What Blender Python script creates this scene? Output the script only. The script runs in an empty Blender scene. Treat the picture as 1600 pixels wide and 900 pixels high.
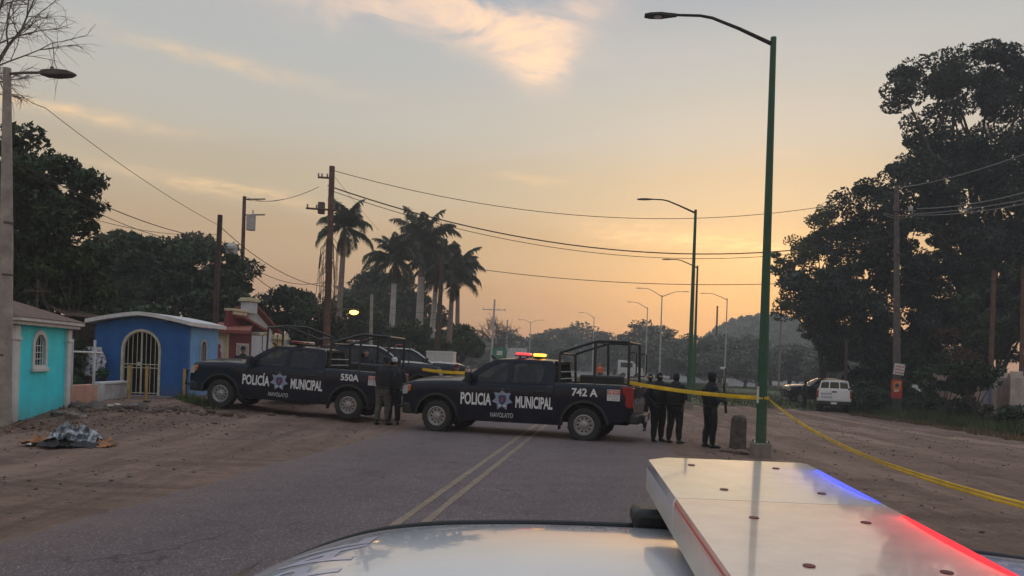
import bpy, bmesh, math, random
import numpy as np
from mathutils import Vector, Matrix, Euler
from mathutils.geometry import tessellate_polygon

SC = bpy.context.scene
COL = SC.collection
rnd = random.Random(7)
R = math.radians

# ------------------------------------------------------------------ camera
F_PX, CX, HY, ROLL, CAM_H = 1200.0, 800.0, 566.0, 0.033, 1.8
cd = bpy.data.cameras.new('camera'); cam = bpy.data.objects.new('camera', cd); COL.objects.link(cam)
cd.sensor_width = 36; cd.lens = 36*F_PX/1600; cd.shift_y = (HY-450)/1600
cd.clip_start = 0.05; cd.clip_end = 5000
cam.matrix_world = Matrix.Translation((0, 0, CAM_H)) @ Matrix.Rotation(R(90), 4, 'X') @ Matrix.Rotation(ROLL, 4, 'Z')
SC.camera = cam

# ------------------------------------------------------------------ sky, sun, exposure
SC.view_settings.view_transform = 'Standard'; SC.view_settings.look = 'None'
SC.view_settings.exposure = 0.25; SC.view_settings.gamma = 1.0
SUN_EL, SUN_AZ = R(3.0), R(17)           # azimuth to the right of the +Y axis
world = bpy.data.worlds.new('World'); SC.world = world; world.use_nodes = True
nt = world.node_tree; nt.nodes.clear()
class E:
    """small expression builder over Math nodes"""
    def __init__(s, sock): s.s = sock
    @staticmethod
    def op(o, *a):
        n = nt.nodes.new('ShaderNodeMath'); n.operation = o
        for i, x in enumerate(a):
            if isinstance(x, E): nt.links.new(x.s, n.inputs[i])
            else: n.inputs[i].default_value = x
        return E(n.outputs[0])
    def __add__(s, o): return E.op('ADD', s, o)
    __radd__ = __add__
    def __sub__(s, o): return E.op('SUBTRACT', s, o)
    def __rsub__(s, o): return E.op('SUBTRACT', o, s)
    def __mul__(s, o): return E.op('MULTIPLY', s, o)
    __rmul__ = __mul__
    def __truediv__(s, o): return E.op('DIVIDE', s, o)
def exp_(x): return E.op('EXPONENT', x)
def clamp01(x): return E.op('MINIMUM', E.op('MAXIMUM', x, 0.0), 1.0)
tc = nt.nodes.new('ShaderNodeTexCoord')
sep = nt.nodes.new('ShaderNodeSeparateXYZ'); nt.links.new(tc.outputs['Generated'], sep.inputs[0])
dx, dy, dz = E(sep.outputs[0]), E(sep.outputs[1]), E(sep.outputs[2])
el = E.op('ARCSINE', E.op('MAXIMUM', E.op('MINIMUM', dz, 1.0), -1.0)) * (180/math.pi)
az = E.op('ARCTAN2', dx, dy) * (180/math.pi)
def ramp(fac, stops):
    n = nt.nodes.new('ShaderNodeValToRGB'); cr = n.color_ramp
    cr.interpolation = 'B_SPLINE' if False else 'EASE'
    while len(cr.elements) < len(stops): cr.elements.new(0.5)
    for e_, (p, c) in zip(cr.elements, stops): e_.position = p; e_.color = (*c, 1)
    nt.links.new(fac.s, n.inputs[0]); return n.outputs[0]
def mixc(fac, a, b, mode='MIX'):
    n = nt.nodes.new('ShaderNodeMix'); n.data_type = 'RGBA'; n.blend_type = mode
    if isinstance(fac, E): nt.links.new(fac.s, n.inputs[0])
    else: n.inputs[0].default_value = fac
    for k, x in ((6, a), (7, b)):
        if isinstance(x, tuple): n.inputs[k].default_value = (*x, 1)
        else: nt.links.new(x, n.inputs[k])
    return n.outputs[2]
# elevation gradient of a dawn sky (0 to 90 degrees)
elf = clamp01(el / 90.0)
sky_col = ramp(elf, [(0.0, (.365, .190, .110)), (.045, (.398, .226, .126)), (.09, (.430, .290, .168)), (.14, (.440, .360, .252)), (.19, (.430, .408, .360)),
                     (.24, (.390, .398, .390)), (.285, (.315, .344, .380)), (.45, (.50, .54, .60)), (1.0, (.615, .675, .76))])
# warm glow round the hidden sun, cooler and dimmer opposite
cosang = dx*(math.sin(SUN_AZ)*math.cos(SUN_EL)) + dy*(math.cos(SUN_AZ)*math.cos(SUN_EL)) + dz*math.sin(SUN_EL)
g1 = exp_((cosang - 1.0) * 14.0)
sky_col = mixc(g1 * 0.5, sky_col, (1.22, 1.21, 1.17), 'MULTIPLY')
back = clamp01((0.0 - dy) * 0.8 + 0.1)
sky_col = mixc(back, sky_col, (.95, .97, 1.0), 'MULTIPLY')
# clouds: noise on a high layer, gathered into a few banks
nz = nt.nodes.new('ShaderNodeCombineXYZ')
den = E.op('MAXIMUM', dz, 0.03) + 0.06
nt.links.new((dx/den).s, nz.inputs[0]); nt.links.new((dy/den).s, nz.inputs[1])
def noise(scale, detail=6, rough=.55, vec=None, dist=0.0, sock='Fac'):
    n = nt.nodes.new('ShaderNodeTexNoise'); n.inputs['Scale'].default_value = scale
    n.inputs['Detail'].default_value = detail; n.inputs['Roughness'].default_value = rough; n.inputs['Distortion'].default_value = dist
    nt.links.new(vec or nz.outputs[0], n.inputs['Vector']); return E(n.outputs[0])
nA = noise(3.2, 8, .62, dist=.6); nB = noise(1.3, 5, .55, dist=.3); nC = noise(9.0, 6, .6)
def bank(a0, e0, sa, se, tilt=0.0):
    da = (az - a0) / sa
    de = (el - e0 - (az - a0) * tilt + (nB - .5) * 3.0) / se
    return exp_((da*da + de*de) * -1.0)
def azel(px, py):
    u, v = (px-CX)/F_PX, (HY-py)/F_PX
    x = u*math.cos(ROLL) - v*math.sin(ROLL); z = u*math.sin(ROLL) + v*math.cos(ROLL)
    return math.degrees(math.atan2(x, 1)), math.degrees(math.atan2(z, math.hypot(x, 1)))
big = bank(*azel(640, 8), 10.0, 2.0, -.06)*.7 + bank(*azel(842, 72), 1.9, 2.0, .0)*1.2 + bank(*azel(770, 36), 4.6, 1.7, -.40)*1.3 + bank(*azel(880, 40), 3.2, 1.4, .3)*.6
tex = clamp01((nA - .36) * 4.6)
cl_big = clamp01(big * tex * 1.25)
wis = bank(*azel(330, 88), 7.0, .55, -.10) * .55 + bank(*azel(330, 292), 7.5, .5, -.09) * .7 + bank(*azel(95, 168), 6.0, .5, .0) * .8 \
    + bank(*azel(1060, 372), 7.0, .75, -.10) * .9 + bank(*azel(830, 282), 2.4, .25, -.02) * .5 + bank(*azel(1220, 238), 1.2, .25, 0) * .3 + bank(*azel(1190, 395), 5.0, 1.3, 0) * .5
wis = clamp01(wis * clamp01((nC - .25) * 2.6))
veil = clamp01((nB - .45) * 2.0) * .10
sky_col = mixc(veil, sky_col, (.62, .50, .42))
sky_col = mixc(wis * .8, sky_col, (.92, .60, .30))
core = clamp01(bank(*azel(842, 68), 1.7, 2.0, .0) + bank(*azel(760, 30), 4.0, 1.3, -.45))
cloud_c = mixc(clamp01((nA - .45) * 3.2), (.60, .48, .43), (.96, .66, .42))
cloud_c = mixc(core * clamp01((nA - .38) * 4.0), cloud_c, (1.10, .72, .42))
sky_col = mixc(cl_big * .95, sky_col, cloud_c)
# below the horizon: dull earth colour
sky_col = mixc(clamp01(el * -0.5), sky_col, (.10, .085, .075))
skt = nt.nodes.new('ShaderNodeTexSky'); skt.sky_type = 'NISHITA'; skt.sun_disc = False
skt.sun_elevation = SUN_EL; skt.sun_rotation = SUN_AZ; skt.dust_density = 3.0
bg1 = nt.nodes.new('ShaderNodeBackground'); nt.links.new(skt.outputs[0], bg1.inputs[0]); bg1.inputs[1].default_value = 0.02
bg2 = nt.nodes.new('ShaderNodeBackground'); nt.links.new(sky_col, bg2.inputs[0]); bg2.inputs[1].default_value = 1.0
addn = nt.nodes.new('ShaderNodeAddShader'); nt.links.new(bg1.outputs[0], addn.inputs[0]); nt.links.new(bg2.outputs[0], addn.inputs[1])
wo = nt.nodes.new('ShaderNodeOutputWorld'); nt.links.new(addn.outputs[0], wo.inputs[0])
world.cycles.sampling_method = 'MANUAL'; world.cycles.sample_map_resolution = 512

sl = bpy.data.lights.new('sun', 'SUN'); sl.energy = 0.5; sl.angle = R(10); sl.color = (1, .66, .38)
so = bpy.data.objects.new('sun', sl); COL.objects.link(so)
sdir = Vector((math.sin(SUN_AZ)*math.cos(SUN_EL), math.cos(SUN_AZ)*math.cos(SUN_EL), math.sin(SUN_EL)))
so.rotation_euler = sdir.to_track_quat('Z', 'Y').to_euler(); so.location = (30, 80, 30)

# ------------------------------------------------------------------ helpers
def at(px, py, D):
    u, v = (px-CX)/F_PX, (HY-py)/F_PX
    return Vector(((u*math.cos(ROLL)-v*math.sin(ROLL))*D, D, CAM_H+(u*math.sin(ROLL)+v*math.cos(ROLL))*D))
def smooth(a, b, t):
    t = np.clip((np.asarray(t, float)-a)/(b-a), 0, 1); return t*t*(3-2*t)
def road_c(y): return -2.2 + .14*y
HALF = 3.6
def th(x, y):
    """height of the ground"""
    x = np.asarray(x, float); y = np.asarray(y, float)
    d = x - road_c(y)
    z = -.6*smooth(4, 17, d)*smooth(9, 36, y) + .22*smooth(4.6, 10, -d)*smooth(14, 20, y)
    z = z + .32*smooth(-.5, 3.2, -d)*(1-smooth(7, 10, -d))*smooth(22.8, 27, y)*(1-smooth(40, 60, y))
    z = z + .03*smooth(3.7, 6, np.abs(d))*(np.sin(x*1.3+y*.7)*np.sin(y*.9-x*.4)) * (np.abs(x) < 40)
    return z
def tz(x, y): return float(th(x, y))
def gnd(px, py):
    u, v = (px-CX)/F_PX, (HY-py)/F_PX
    Z = u*math.sin(ROLL)+v*math.cos(ROLL); D = CAM_H/max(-Z, 1e-4)
    for _ in range(25):
        p = at(px, py, D); D = .5*D + .5*(CAM_H-tz(p.x, p.y))/max(-Z, 1e-4)
    p = at(px, py, D); p.z = tz(p.x, p.y); return p
def onground(px, D):
    p = at(px, HY, D); p.z = tz(p.x, p.y); return p

class MB:
    def __init__(s): s.v = []; s.f = []; s.mi = []; s.m = 0
    def add(s, vs, fs):
        b = len(s.v); s.v.extend([tuple(p) for p in vs])
        for f in fs: s.f.append([i+b for i in f]); s.mi.append(s.m)
    def box(s, c, d, rot=None):
        hx, hy, hz = d[0]/2, d[1]/2, d[2]/2
        vs = [Vector((a, b, e)) for a in (-hx, hx) for b in (-hy, hy) for e in (-hz, hz)]
        if rot is not None: vs = [rot @ p for p in vs]
        s.add([p+Vector(c) for p in vs], [(0, 1, 3, 2), (4, 6, 7, 5), (0, 4, 5, 1), (2, 3, 7, 6), (0, 2, 6, 4), (1, 5, 7, 3)])
        return s
    def span(s, a, b):
        s.box([(a[i]+b[i])/2 for i in range(3)], [abs(b[i]-a[i]) for i in range(3)]); return s
    def tube(s, pts, rad, n=8, caps=True, ref=None, flat=None):
        pts = [Vector(p) for p in pts]
        if not isinstance(rad, (list, tuple)): rad = [rad]*len(pts)
        rings = []; prevn = Vector(ref) if ref else None
        for i, p in enumerate(pts):
            t = (pts[min(i+1, len(pts)-1)]-pts[max(i-1, 0)])
            t = t.normalized() if t.length > 1e-9 else Vector((0, 0, 1))
            if prevn is None: prevn = Vector((0, 0, 1)) if abs(t.z) < .9 else Vector((1, 0, 0))
            nn = prevn - t*prevn.dot(t)
            if nn.length < 1e-6: nn = t.orthogonal()
            nn.normalize(); bb = t.cross(nn); prevn = nn
            ra, rb = rad[i] if isinstance(rad[i], (tuple, list)) else (rad[i], rad[i])
            rings.append([p+nn*(ra*math.cos(2*math.pi*k/n))+bb*(rb*math.sin(2*math.pi*k/n)) for k in range(n)])
        vs = [q for r in rings for q in r]; fs = []
        for i in range(len(rings)-1):
            for k in range(n):
                fs.append((i*n+k, i*n+(k+1) % n, (i+1)*n+(k+1) % n, (i+1)*n+k))
        if caps: fs += [tuple(range(n))[::-1], tuple(range((len(rings)-1)*n, len(rings)*n))]
        s.add(vs, fs); return s
    def lathe(s, prof, n=20, M=None, caps=True):
        """profile (r, z) turned round z, then placed by M"""
        vs = []; fs = []
        for r, z in prof:
            for k in range(n): vs.append(Vector((r*math.cos(2*math.pi*k/n), r*math.sin(2*math.pi*k/n), z)))
        for i in range(len(prof)-1):
            for k in range(n): fs.append((i*n+k, i*n+(k+1) % n, (i+1)*n+(k+1) % n, (i+1)*n+k))
        if caps: fs += [tuple(range(n))[::-1], tuple(range((len(prof)-1)*n, len(prof)*n))]
        if M is not None: vs = [M @ p for p in vs]
        s.add(vs, fs); return s
    def plate(s, outer, holes, fn, th_):
        """2D outline with holes, given thickness; fn(u, v, w) -> point"""
        loops = [outer]+list(holes)
        flat = [p for l in loops for p in l]; n = len(flat)
        tris = tessellate_polygon([[Vector((p[0], p[1], 0)) for p in l] for l in loops])
        vs = [fn(p[0], p[1], 0) for p in flat]+[fn(p[0], p[1], th_) for p in flat]
        fs = [tuple(t) for t in tris]+[tuple(i+n for i in t[::-1]) for t in tris]
        b = 0
        for l in loops:
            for i in range(len(l)):
                j = (i+1) % len(l); fs.append((b+i, b+j, b+j+n, b+i+n))
            b += len(l)
        s.add(vs, fs); return s
    def loft(s, secs, closed=False, caps=False):
        n = len(secs[0]); vs = [p for c in secs for p in c]; fs = []
        for i in range(len(secs)-1):
            for k in range(n if closed else n-1):
                k2 = (k+1) % n; fs.append((i*n+k, i*n+k2, (i+1)*n+k2, (i+1)*n+k))
        if caps: fs += [tuple(range(n))[::-1], tuple(range((len(secs)-1)*n, len(secs)*n))]
        s.add(vs, fs); return s
    def ball(s, c, r, n=10, m=7):
        rx, ry, rz = r if isinstance(r, (tuple, list)) else (r, r, r); c = Vector(c)
        prof = [(math.sin(math.pi*i/m), -math.cos(math.pi*i/m)) for i in range(m+1)]
        prof[0] = (.02, -1); prof[-1] = (.02, 1)
        vs = []; fs = []
        for pr, pz in prof:
            for k in range(n): vs.append(c+Vector((rx*pr*math.cos(2*math.pi*k/n), ry*pr*math.sin(2*math.pi*k/n), rz*pz)))
        for i in range(m):
            for k in range(n): fs.append((i*n+k, i*n+(k+1) % n, (i+1)*n+(k+1) % n, (i+1)*n+k))
        fs += [tuple(range(n))[::-1], tuple(range(m*n, (m+1)*n))]
        s.add(vs, fs); return s
    def mesh(s, name, mats, sm=True, ang=35):
        me = bpy.data.meshes.new(name); me.from_pydata(s.v, [], s.f)
        for m_ in (mats if isinstance(mats, (list, tuple)) else [mats]): me.materials.append(m_)
        me.polygons.foreach_set('material_index', s.mi)
        bm = bmesh.new(); bm.from_mesh(me); bmesh.ops.recalc_face_normals(bm, faces=bm.faces); bm.to_mesh(me); bm.free()
        if sm:
            me.polygons.foreach_set('use_smooth', [True]*len(me.polygons)); me.set_sharp_from_angle(angle=R(ang))
        me.update(); return me
    def build(s, name, mats, parent=None, sm=True, ang=35, bevel=0, seg=2):
        o = bpy.data.objects.new(name, s.mesh(name, mats, sm, ang)); COL.objects.link(o)
        if parent is not None: o.parent = parent
        if bevel:
            b = o.modifiers.new('bevel', 'BEVEL'); b.width = bevel; b.segments = seg; b.limit_method = 'ANGLE'; b.angle_limit = R(38)
        return o

def tag(o, label=None, cat=None, group=None, kind=None):
    if label: o['label'] = label
    if cat: o['category'] = cat
    if group: o['group'] = group
    if kind: o['kind'] = kind
    return o
def thing(name, label, cat, loc=(0, 0, 0), rz=0.0, group=None):
    o = bpy.data.objects.new(name, None); COL.objects.link(o); o.empty_display_size = .2
    o.location = loc; o.rotation_euler = (0, 0, rz); return tag(o, label, cat, group)
def sub_empty(name, parent):
    o = bpy.data.objects.new(name, None); COL.objects.link(o); o.parent = parent; return o
def link_copy(me, name, parent=None, loc=None, rot=None):
    o = bpy.data.objects.new(name, me); COL.objects.link(o)
    if parent is not None: o.parent = parent
    if loc is not None: o.location = loc
    if rot is not None: o.rotation_euler = rot
    return o
def copy_tree(o, parent=None):
    c = o.copy(); COL.objects.link(c)
    if parent is not None: c.parent = parent
    for ch in list(o.children): copy_tree(ch, c)
    return c
def np_mesh(name, V, Q, mat, smooth_=False):
    me = bpy.data.meshes.new(name); V = np.asarray(V, np.float32); Q = np.asarray(Q, np.int32)
    me.vertices.add(len(V)); me.vertices.foreach_set('co', V.ravel())
    k = Q.shape[1]; me.loops.add(Q.size); me.loops.foreach_set('vertex_index', Q.ravel())
    me.polygons.add(len(Q)); me.polygons.foreach_set('loop_start', np.arange(0, Q.size, k, dtype=np.int32))
    me.polygons.foreach_set('loop_total', np.full(len(Q), k, np.int32))
    if smooth_: me.polygons.foreach_set('use_smooth', np.ones(len(Q), bool))
    me.materials.append(mat); me.update(calc_edges=True); return me

# ------------------------------------------------------------------ materials
def mat(name, col, rough=.6, metal=0.0, spec=.5, coat=0.0, var=.18, scale=6.0, bump=0.0, bscale=40.0, col2=None, emit=None, estr=0.0,
        alpha=None, coord='Object', island=0.0, transl=0.0, dist=.01, stretch=None, pos=(.33, .68)):
    m = bpy.data.materials.new(name); m.use_nodes = True; t = m.node_tree; b = t.nodes['Principled BSDF']
    L = t.links.new
    tcn = t.nodes.new('ShaderNodeTexCoord')
    n = t.nodes.new('ShaderNodeTexNoise'); n.inputs['Scale'].default_value = scale; n.inputs['Detail'].default_value = 6; n.inputs['Roughness'].default_value = .62
    if stretch:
        mp = t.nodes.new('ShaderNodeMapping'); mp.inputs['Scale'].default_value = stretch; mp.inputs['Rotation'].default_value = (0, 0, .6); L(tcn.outputs[coord], mp.inputs[0]); L(mp.outputs[0], n.inputs['Vector'])
    else: L(tcn.outputs[coord], n.inputs['Vector'])
    rp = t.nodes.new('ShaderNodeValToRGB'); c2 = col2 or tuple(min(1, c*(1+var)) for c in col); c1 = tuple(c*(1-var) for c in col) if col2 is None else col
    rp.color_ramp.elements[0].position = pos[0]; rp.color_ramp.elements[1].position = pos[1]
    rp.color_ramp.elements[0].color = (*c1, 1); rp.color_ramp.elements[1].color = (*c2, 1)
    L(n.outputs[0], rp.inputs[0]); out = rp.outputs[0]
    if island:
        g = t.nodes.new('ShaderNodeNewGeometry'); hs = t.nodes.new('ShaderNodeHueSaturation')
        mr = t.nodes.new('ShaderNodeMapRange'); mr.inputs[3].default_value = 1-island; mr.inputs[4].default_value = 1+island
        L(g.outputs['Random Per Island'], mr.inputs[0]); L(mr.outputs[0], hs.inputs['Value']); L(out, hs.inputs['Color']); out = hs.outputs[0]
    L(out, b.inputs['Base Color'])
    b.inputs['Roughness'].default_value = rough; b.inputs['Metallic'].default_value = metal
    b.inputs['Specular IOR Level'].default_value = spec; b.inputs['Coat Weight'].default_value = coat; b.inputs['Coat Roughness'].default_value = .04
    if bump:
        n2 = t.nodes.new('ShaderNodeTexNoise'); n2.inputs['Scale'].default_value = bscale; n2.inputs['Detail'].default_value = 5
        L(tcn.outputs[coord], n2.inputs['Vector'])
        bp = t.nodes.new('ShaderNodeBump'); bp.inputs['Strength'].default_value = bump; bp.inputs['Distance'].default_value = dist
        L(n2.outputs[0], bp.inputs['Height']); L(bp.outputs[0], b.inputs['Normal'])
    if emit: b.inputs['Emission Color'].default_value = (*emit, 1); b.inputs['Emission Strength'].default_value = estr
    if alpha is not None: b.inputs['Alpha'].default_value = alpha
    if transl:
        tr = t.nodes.new('ShaderNodeBsdfTranslucent'); L(out, tr.inputs[0]); mx = t.nodes.new('ShaderNodeMixShader'); mx.inputs[0].default_value = transl
        L(b.outputs[0], mx.inputs[1]); L(tr.outputs[0], mx.inputs[2]); L(mx.outputs[0], t.nodes['Material Output'].inputs[0])
    return m

M = dict(
    navy=mat('navy_paint', (.0045, .0065, .018), .30, coat=.38, spec=.12, var=.25, scale=2.0),
    white_paint=mat('white_paint', (.74, .74, .73), .35, coat=.8, var=.04, scale=2.0),
    roof_white=mat('cruiser_white', (.62, .64, .69), .16, coat=.8, var=.05, scale=3.0),
    black=mat('black_plastic', (.014, .014, .016), .5, var=.3),
    steel_black=mat('black_steel', (.013, .013, .015), .42, var=.3, spec=.5),
    rubber=mat('tyre_rubber', (.022, .021, .020), .85, var=.3, scale=14, bump=.3),
    rim=mat('rim_steel', (.34, .34, .35), .35, metal=.55, var=.12),
    dark_hole=mat('rim_hole', (.01, .01, .01), .9),
    chrome=mat('chrome', (.7, .7, .7), .15, metal=1.0, var=.05),
    glass=mat('tinted_glass', (.012, .016, .018), .03, spec=.6, alpha=.5, var=.1),
    glass_dark=mat('dark_glass', (.010, .012, .015), .05, spec=.6, var=.2),
    seat=mat('seat_cloth', (.03, .03, .033), .9),
    letter=mat('white_lettering', (.72, .72, .74), .5, var=.06),
    letter_grey=mat('grey_lettering', (.42, .42, .44), .5, var=.1),
    star_blue=mat('badge_blue', (.22, .27, .40), .5, var=.2),
    star_dark=mat('badge_navy', (.03, .045, .12), .5, var=.2),
    star_red=mat('badge_red', (.32, .06, .07), .5, var=.2),
    red_lens=mat('red_lens', (.20, .008, .010), .18, coat=.6, emit=(.5, .01, .01), estr=.03),
    red_lit=mat('red_lit_lens', (.7, .03, .04), .2, emit=(1, .06, .07), estr=1.3),
    amber_lit=mat('amber_lit_lens', (.9, .45, .05), .2, emit=(1, .42, .04), estr=3.2),
    amber=mat('amber_lens', (.50, .14, .03), .2, coat=.5),
    lamp_lens=mat('headlamp_lens', (.35, .35, .36), .1, coat=.8),
    clear_lens=mat('clear_lens', (.55, .55, .56), .2, coat=.6),
    plate=mat('number_plate', (.65, .65, .66), .5),
    tape=mat('yellow_tape', (.72, .47, .02), .42, var=.25, scale=3.0, transl=.25),
    green_pole=mat('green_pole_paint', (.009, .068, .034), .5, col2=(.018, .092, .050), scale=7, bump=.25),
    grey_pole=mat('galvanised_pole', (.42, .42, .41), .55, metal=.2, var=.15),
    conc=mat('concrete', (.20, .175, .155), .9, var=.25, scale=5, bump=.4, bscale=30),
    conc_pole=mat('concrete_pole', (.30, .265, .235), .88, var=.28, scale=3.5, bump=.4, bscale=25),
    pole_dark=mat('weathered_concrete_pole', (.105, .088, .078), .92, var=.3, scale=3.5, bump=.4, bscale=25),
    wood_pole=mat('wooden_pole', (.060, .040, .030), .9, var=.4, scale=4, bump=.5, bscale=18),
    red_wood=mat('reddish_pole', (.12, .060, .042), .9, var=.35, scale=4, bump=.5, bscale=18),
    stump=mat('weathered_wood', (.085, .070, .058), .95, var=.45, scale=7, bump=.8, bscale=25),
    wire_pale=mat('greyed_wire', (.22, .21, .21), .7),
    wire=mat('wire_sheath', (.018, .017, .017), .7),
    porcelain=mat('insulator', (.20, .17, .15), .3, coat=.4),
    turq=mat('turquoise_plaster', (.035, .70, .82), .8, var=.12, scale=1.6, bump=.25, bscale=30),
    trim=mat('white_plaster', (.60, .60, .61), .8, var=.12, scale=4, bump=.2),
    blue=mat('deep_blue_plaster', (.011, .098, .32), .8, var=.18, scale=1.8, bump=.25, bscale=30),
    ltblue=mat('light_blue_plaster', (.12, .31, .60), .8, var=.15, scale=2, bump=.25, bscale=30),
    cream=mat('cream_plaster', (.55, .50, .34), .8, var=.15, scale=3, bump=.2),
    maroon=mat('maroon_plaster', (.17, .022, .035), .8, var=.2, scale=3, bump=.2),
    palewall=mat('pale_plaster', (.55, .56, .60), .8, var=.12, scale=2, bump=.2),
    yellow=mat('yellow_plaster', (.58, .46, .20), .8, var=.15, scale=3),
    pink=mat('pink_plaster', (.56, .30, .23), .85, var=.2, scale=3, bump=.3),
    greywall=mat('grey_plaster', (.42, .40, .39), .9, var=.25, scale=4, bump=.4),
    shingle=mat('brown_roof', (.150, .098, .080), .9, var=.3, scale=7, bump=.4),
    tile=mat('roof_tile', (.26, .075, .055), .85, var=.3, scale=9, bump=.3),
    brickwall=mat('brown_brick', (.095, .055, .046), .92, var=.35, scale=5, bump=.6, bscale=14),
    mortar=mat('brick_mortar', (.10, .075, .065), .95, var=.3, scale=8),
    gatebar=mat('cream_ironwork', (.50, .46, .36), .6, var=.2),
    goldbar=mat('ochre_post', (.42, .26, .08), .7, var=.25),
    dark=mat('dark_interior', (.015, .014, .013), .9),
    iron=mat('rusty_iron', (.10, .075, .06), .8, var=.4),
    skin=mat('skin', (.30, .165, .11), .55, var=.12, scale=9),
    hair=mat('hair', (.012, .010, .009), .7),
    uniform=mat('navy_uniform', (.011, .013, .023), .92, var=.35, scale=9, bump=.6, bscale=24, dist=.02),
    uniform2=mat('black_trousers', (.0075, .008, .011), .92, var=.35, scale=9, bump=.6, bscale=20, dist=.02),
    vest=mat('tactical_vest', (.009, .0095, .012), .85, var=.3, scale=30, bump=.6, bscale=60),
    greytrousers=mat('grey_camouflage', (.085, .078, .068), .9, var=.5, scale=22, bump=.5, bscale=20, dist=.02),
    boot=mat('boot_leather', (.010, .010, .010), .45),
    gun=mat('gunmetal', (.012, .012, .013), .4, metal=.3),
    orange_cloth=mat('orange_vest', (.75, .13, .03), .8, var=.2),
    redcap=mat('dull_red_cloth', (.10, .022, .024), .9, var=.3),
    silver=mat('silver_sheet', (.014, .018, .028), .28, metal=.25, col2=(.50, .53, .57), scale=9, stretch=(1, .30, 1), pos=(.46, .66), bump=.3, bscale=14, dist=.03),  # fold shade and highlights painted in as dark and bright streaks
    blacksheet=mat('black_sheet', (.006, .006, .007), .6, var=.4, scale=6),
    orangesheet=mat('orange_sheet', (.34, .15, .055), .8, var=.6, scale=7, bump=.3),
    paper=mat('pale_paper', (.50, .47, .40), .8),
    rock=mat('grey_rock', (.15, .125, .11), .95, var=.4, scale=8, island=.5, bump=.6, bscale=20),
    clod=mat('earth_clod', (.125, .086, .068), .98, var=.45, scale=10, island=.45, bump=.6),
    leafbrown=mat('dry_leaf', (.14, .075, .038), .9, var=.5, scale=3, island=.45),
    bark=mat('bark', (.055, .045, .037), .95, var=.4, scale=5, bump=.6, bscale=15),
    palebark=mat('pale_bark', (.20, .155, .135), .95, var=.3, scale=4, bump=.4, bscale=15),
    whitewash=mat('whitewashed_trunk', (.46, .44, .42), .9, var=.2, scale=2, bump=.3),
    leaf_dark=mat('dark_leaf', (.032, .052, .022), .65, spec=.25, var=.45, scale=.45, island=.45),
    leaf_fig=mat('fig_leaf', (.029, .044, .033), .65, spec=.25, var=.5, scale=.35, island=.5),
    leaf_mid=mat('mid_leaf', (.045, .070, .022), .65, spec=.25, var=.5, scale=.5, island=.5, transl=.15),
    leaf_light=mat('light_leaf', (.060, .075, .030), .65, spec=.25, var=.5, scale=.5, island=.5, transl=.2),
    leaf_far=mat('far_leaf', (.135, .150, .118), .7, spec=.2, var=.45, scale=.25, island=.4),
    leaf_rust=mat('rust_leaf', (.07, .028, .018), .7, spec=.2, var=.4, scale=.5, island=.4),
    frond=mat('palm_frond', (.058, .078, .042), .5, spec=.35, var=.4, scale=.8, island=.3),
    deadfrond=mat('dry_frond', (.085, .060, .038), .8, var=.3, scale=2),
    grass=mat('grass_blade', (.062, .085, .026), .8, spec=.2, var=.45, scale=.25, island=.4),
    drygrass=mat('dry_grass', (.13, .085, .045), .9, spec=.2, var=.4, scale=.5, island=.4),
    grassbase=mat('grass_soil', (.075, .080, .040), .95, var=.35, scale=.5, bump=.4, bscale=6, dist=.05),
    pinkwall=mat('old_pink_wall', (.40, .285, .25), .92, var=.28, scale=1.6, bump=.5, bscale=12),
    palepier=mat('pale_pier', (.48, .42, .38), .92, var=.25, scale=2, bump=.5, bscale=14),
    sign_red=mat('red_sign', (.50, .05, .035), .5, var=.25), sign_org=mat('orange_sign', (.65, .24, .04), .5, var=.3),
    sign_white=mat('white_sign', (.60, .60, .60), .5), sign_green=mat('green_sign', (.02, .17, .10), .5), sign_blue=mat('blue_print', (.06, .09, .22), .5),
    trailer=mat('pale_trailer', (.50, .50, .50), .6), flower_white=mat('white_petal', (.62, .62, .68), .8, island=.2), flower_blue=mat('blue_petal', (.05, .07, .25), .8, island=.3),
    flower_red=mat('red_petal', (.4, .03, .04), .8, island=.3), potleaf=mat('pot_leaf', (.03, .08, .03), .7, island=.3),
    sodium=mat('sodium_lamp', (.9, .5, .1), .4, emit=(1, .52, .10), estr=5.0),
    led_blue=mat('blue_led', (.05, .06, .9), .3, emit=(.05, .07, 1.0), estr=9.0), led_red=mat('red_led', (.9, .03, .03), .3, emit=(1.0, .015, .02), estr=9.0),
    led_side=mat('blue_side_led', (.05, .06, .9), .3, emit=(.10, .14, 1.0), estr=45.0),
    glow_blue=mat('blue_lit_edge', (.03, .04, .5), .3, emit=(.06, .09, 1.0), estr=1.0), glow_red=mat('red_lit_edge', (.5, .01, .02), .3, emit=(1.0, .02, .035), estr=1.0),
    lens_clear=mat('clear_lens_cover', (.86, .81, .68), .12, coat=1.0, var=.09, scale=18, transl=.2),
    lens_pink=mat('pink_lens_cover', (.86, .73, .64), .12, coat=1.0, var=.09, scale=18, transl=.2),
    lens_side=mat('lens_side', (.62, .59, .54), .3, var=.1, transl=.2), screw=mat('red_screw_slot', (.13, .025, .022), .6), seam=mat('lens_seam', (.30, .29, .31), .4),
)

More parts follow.
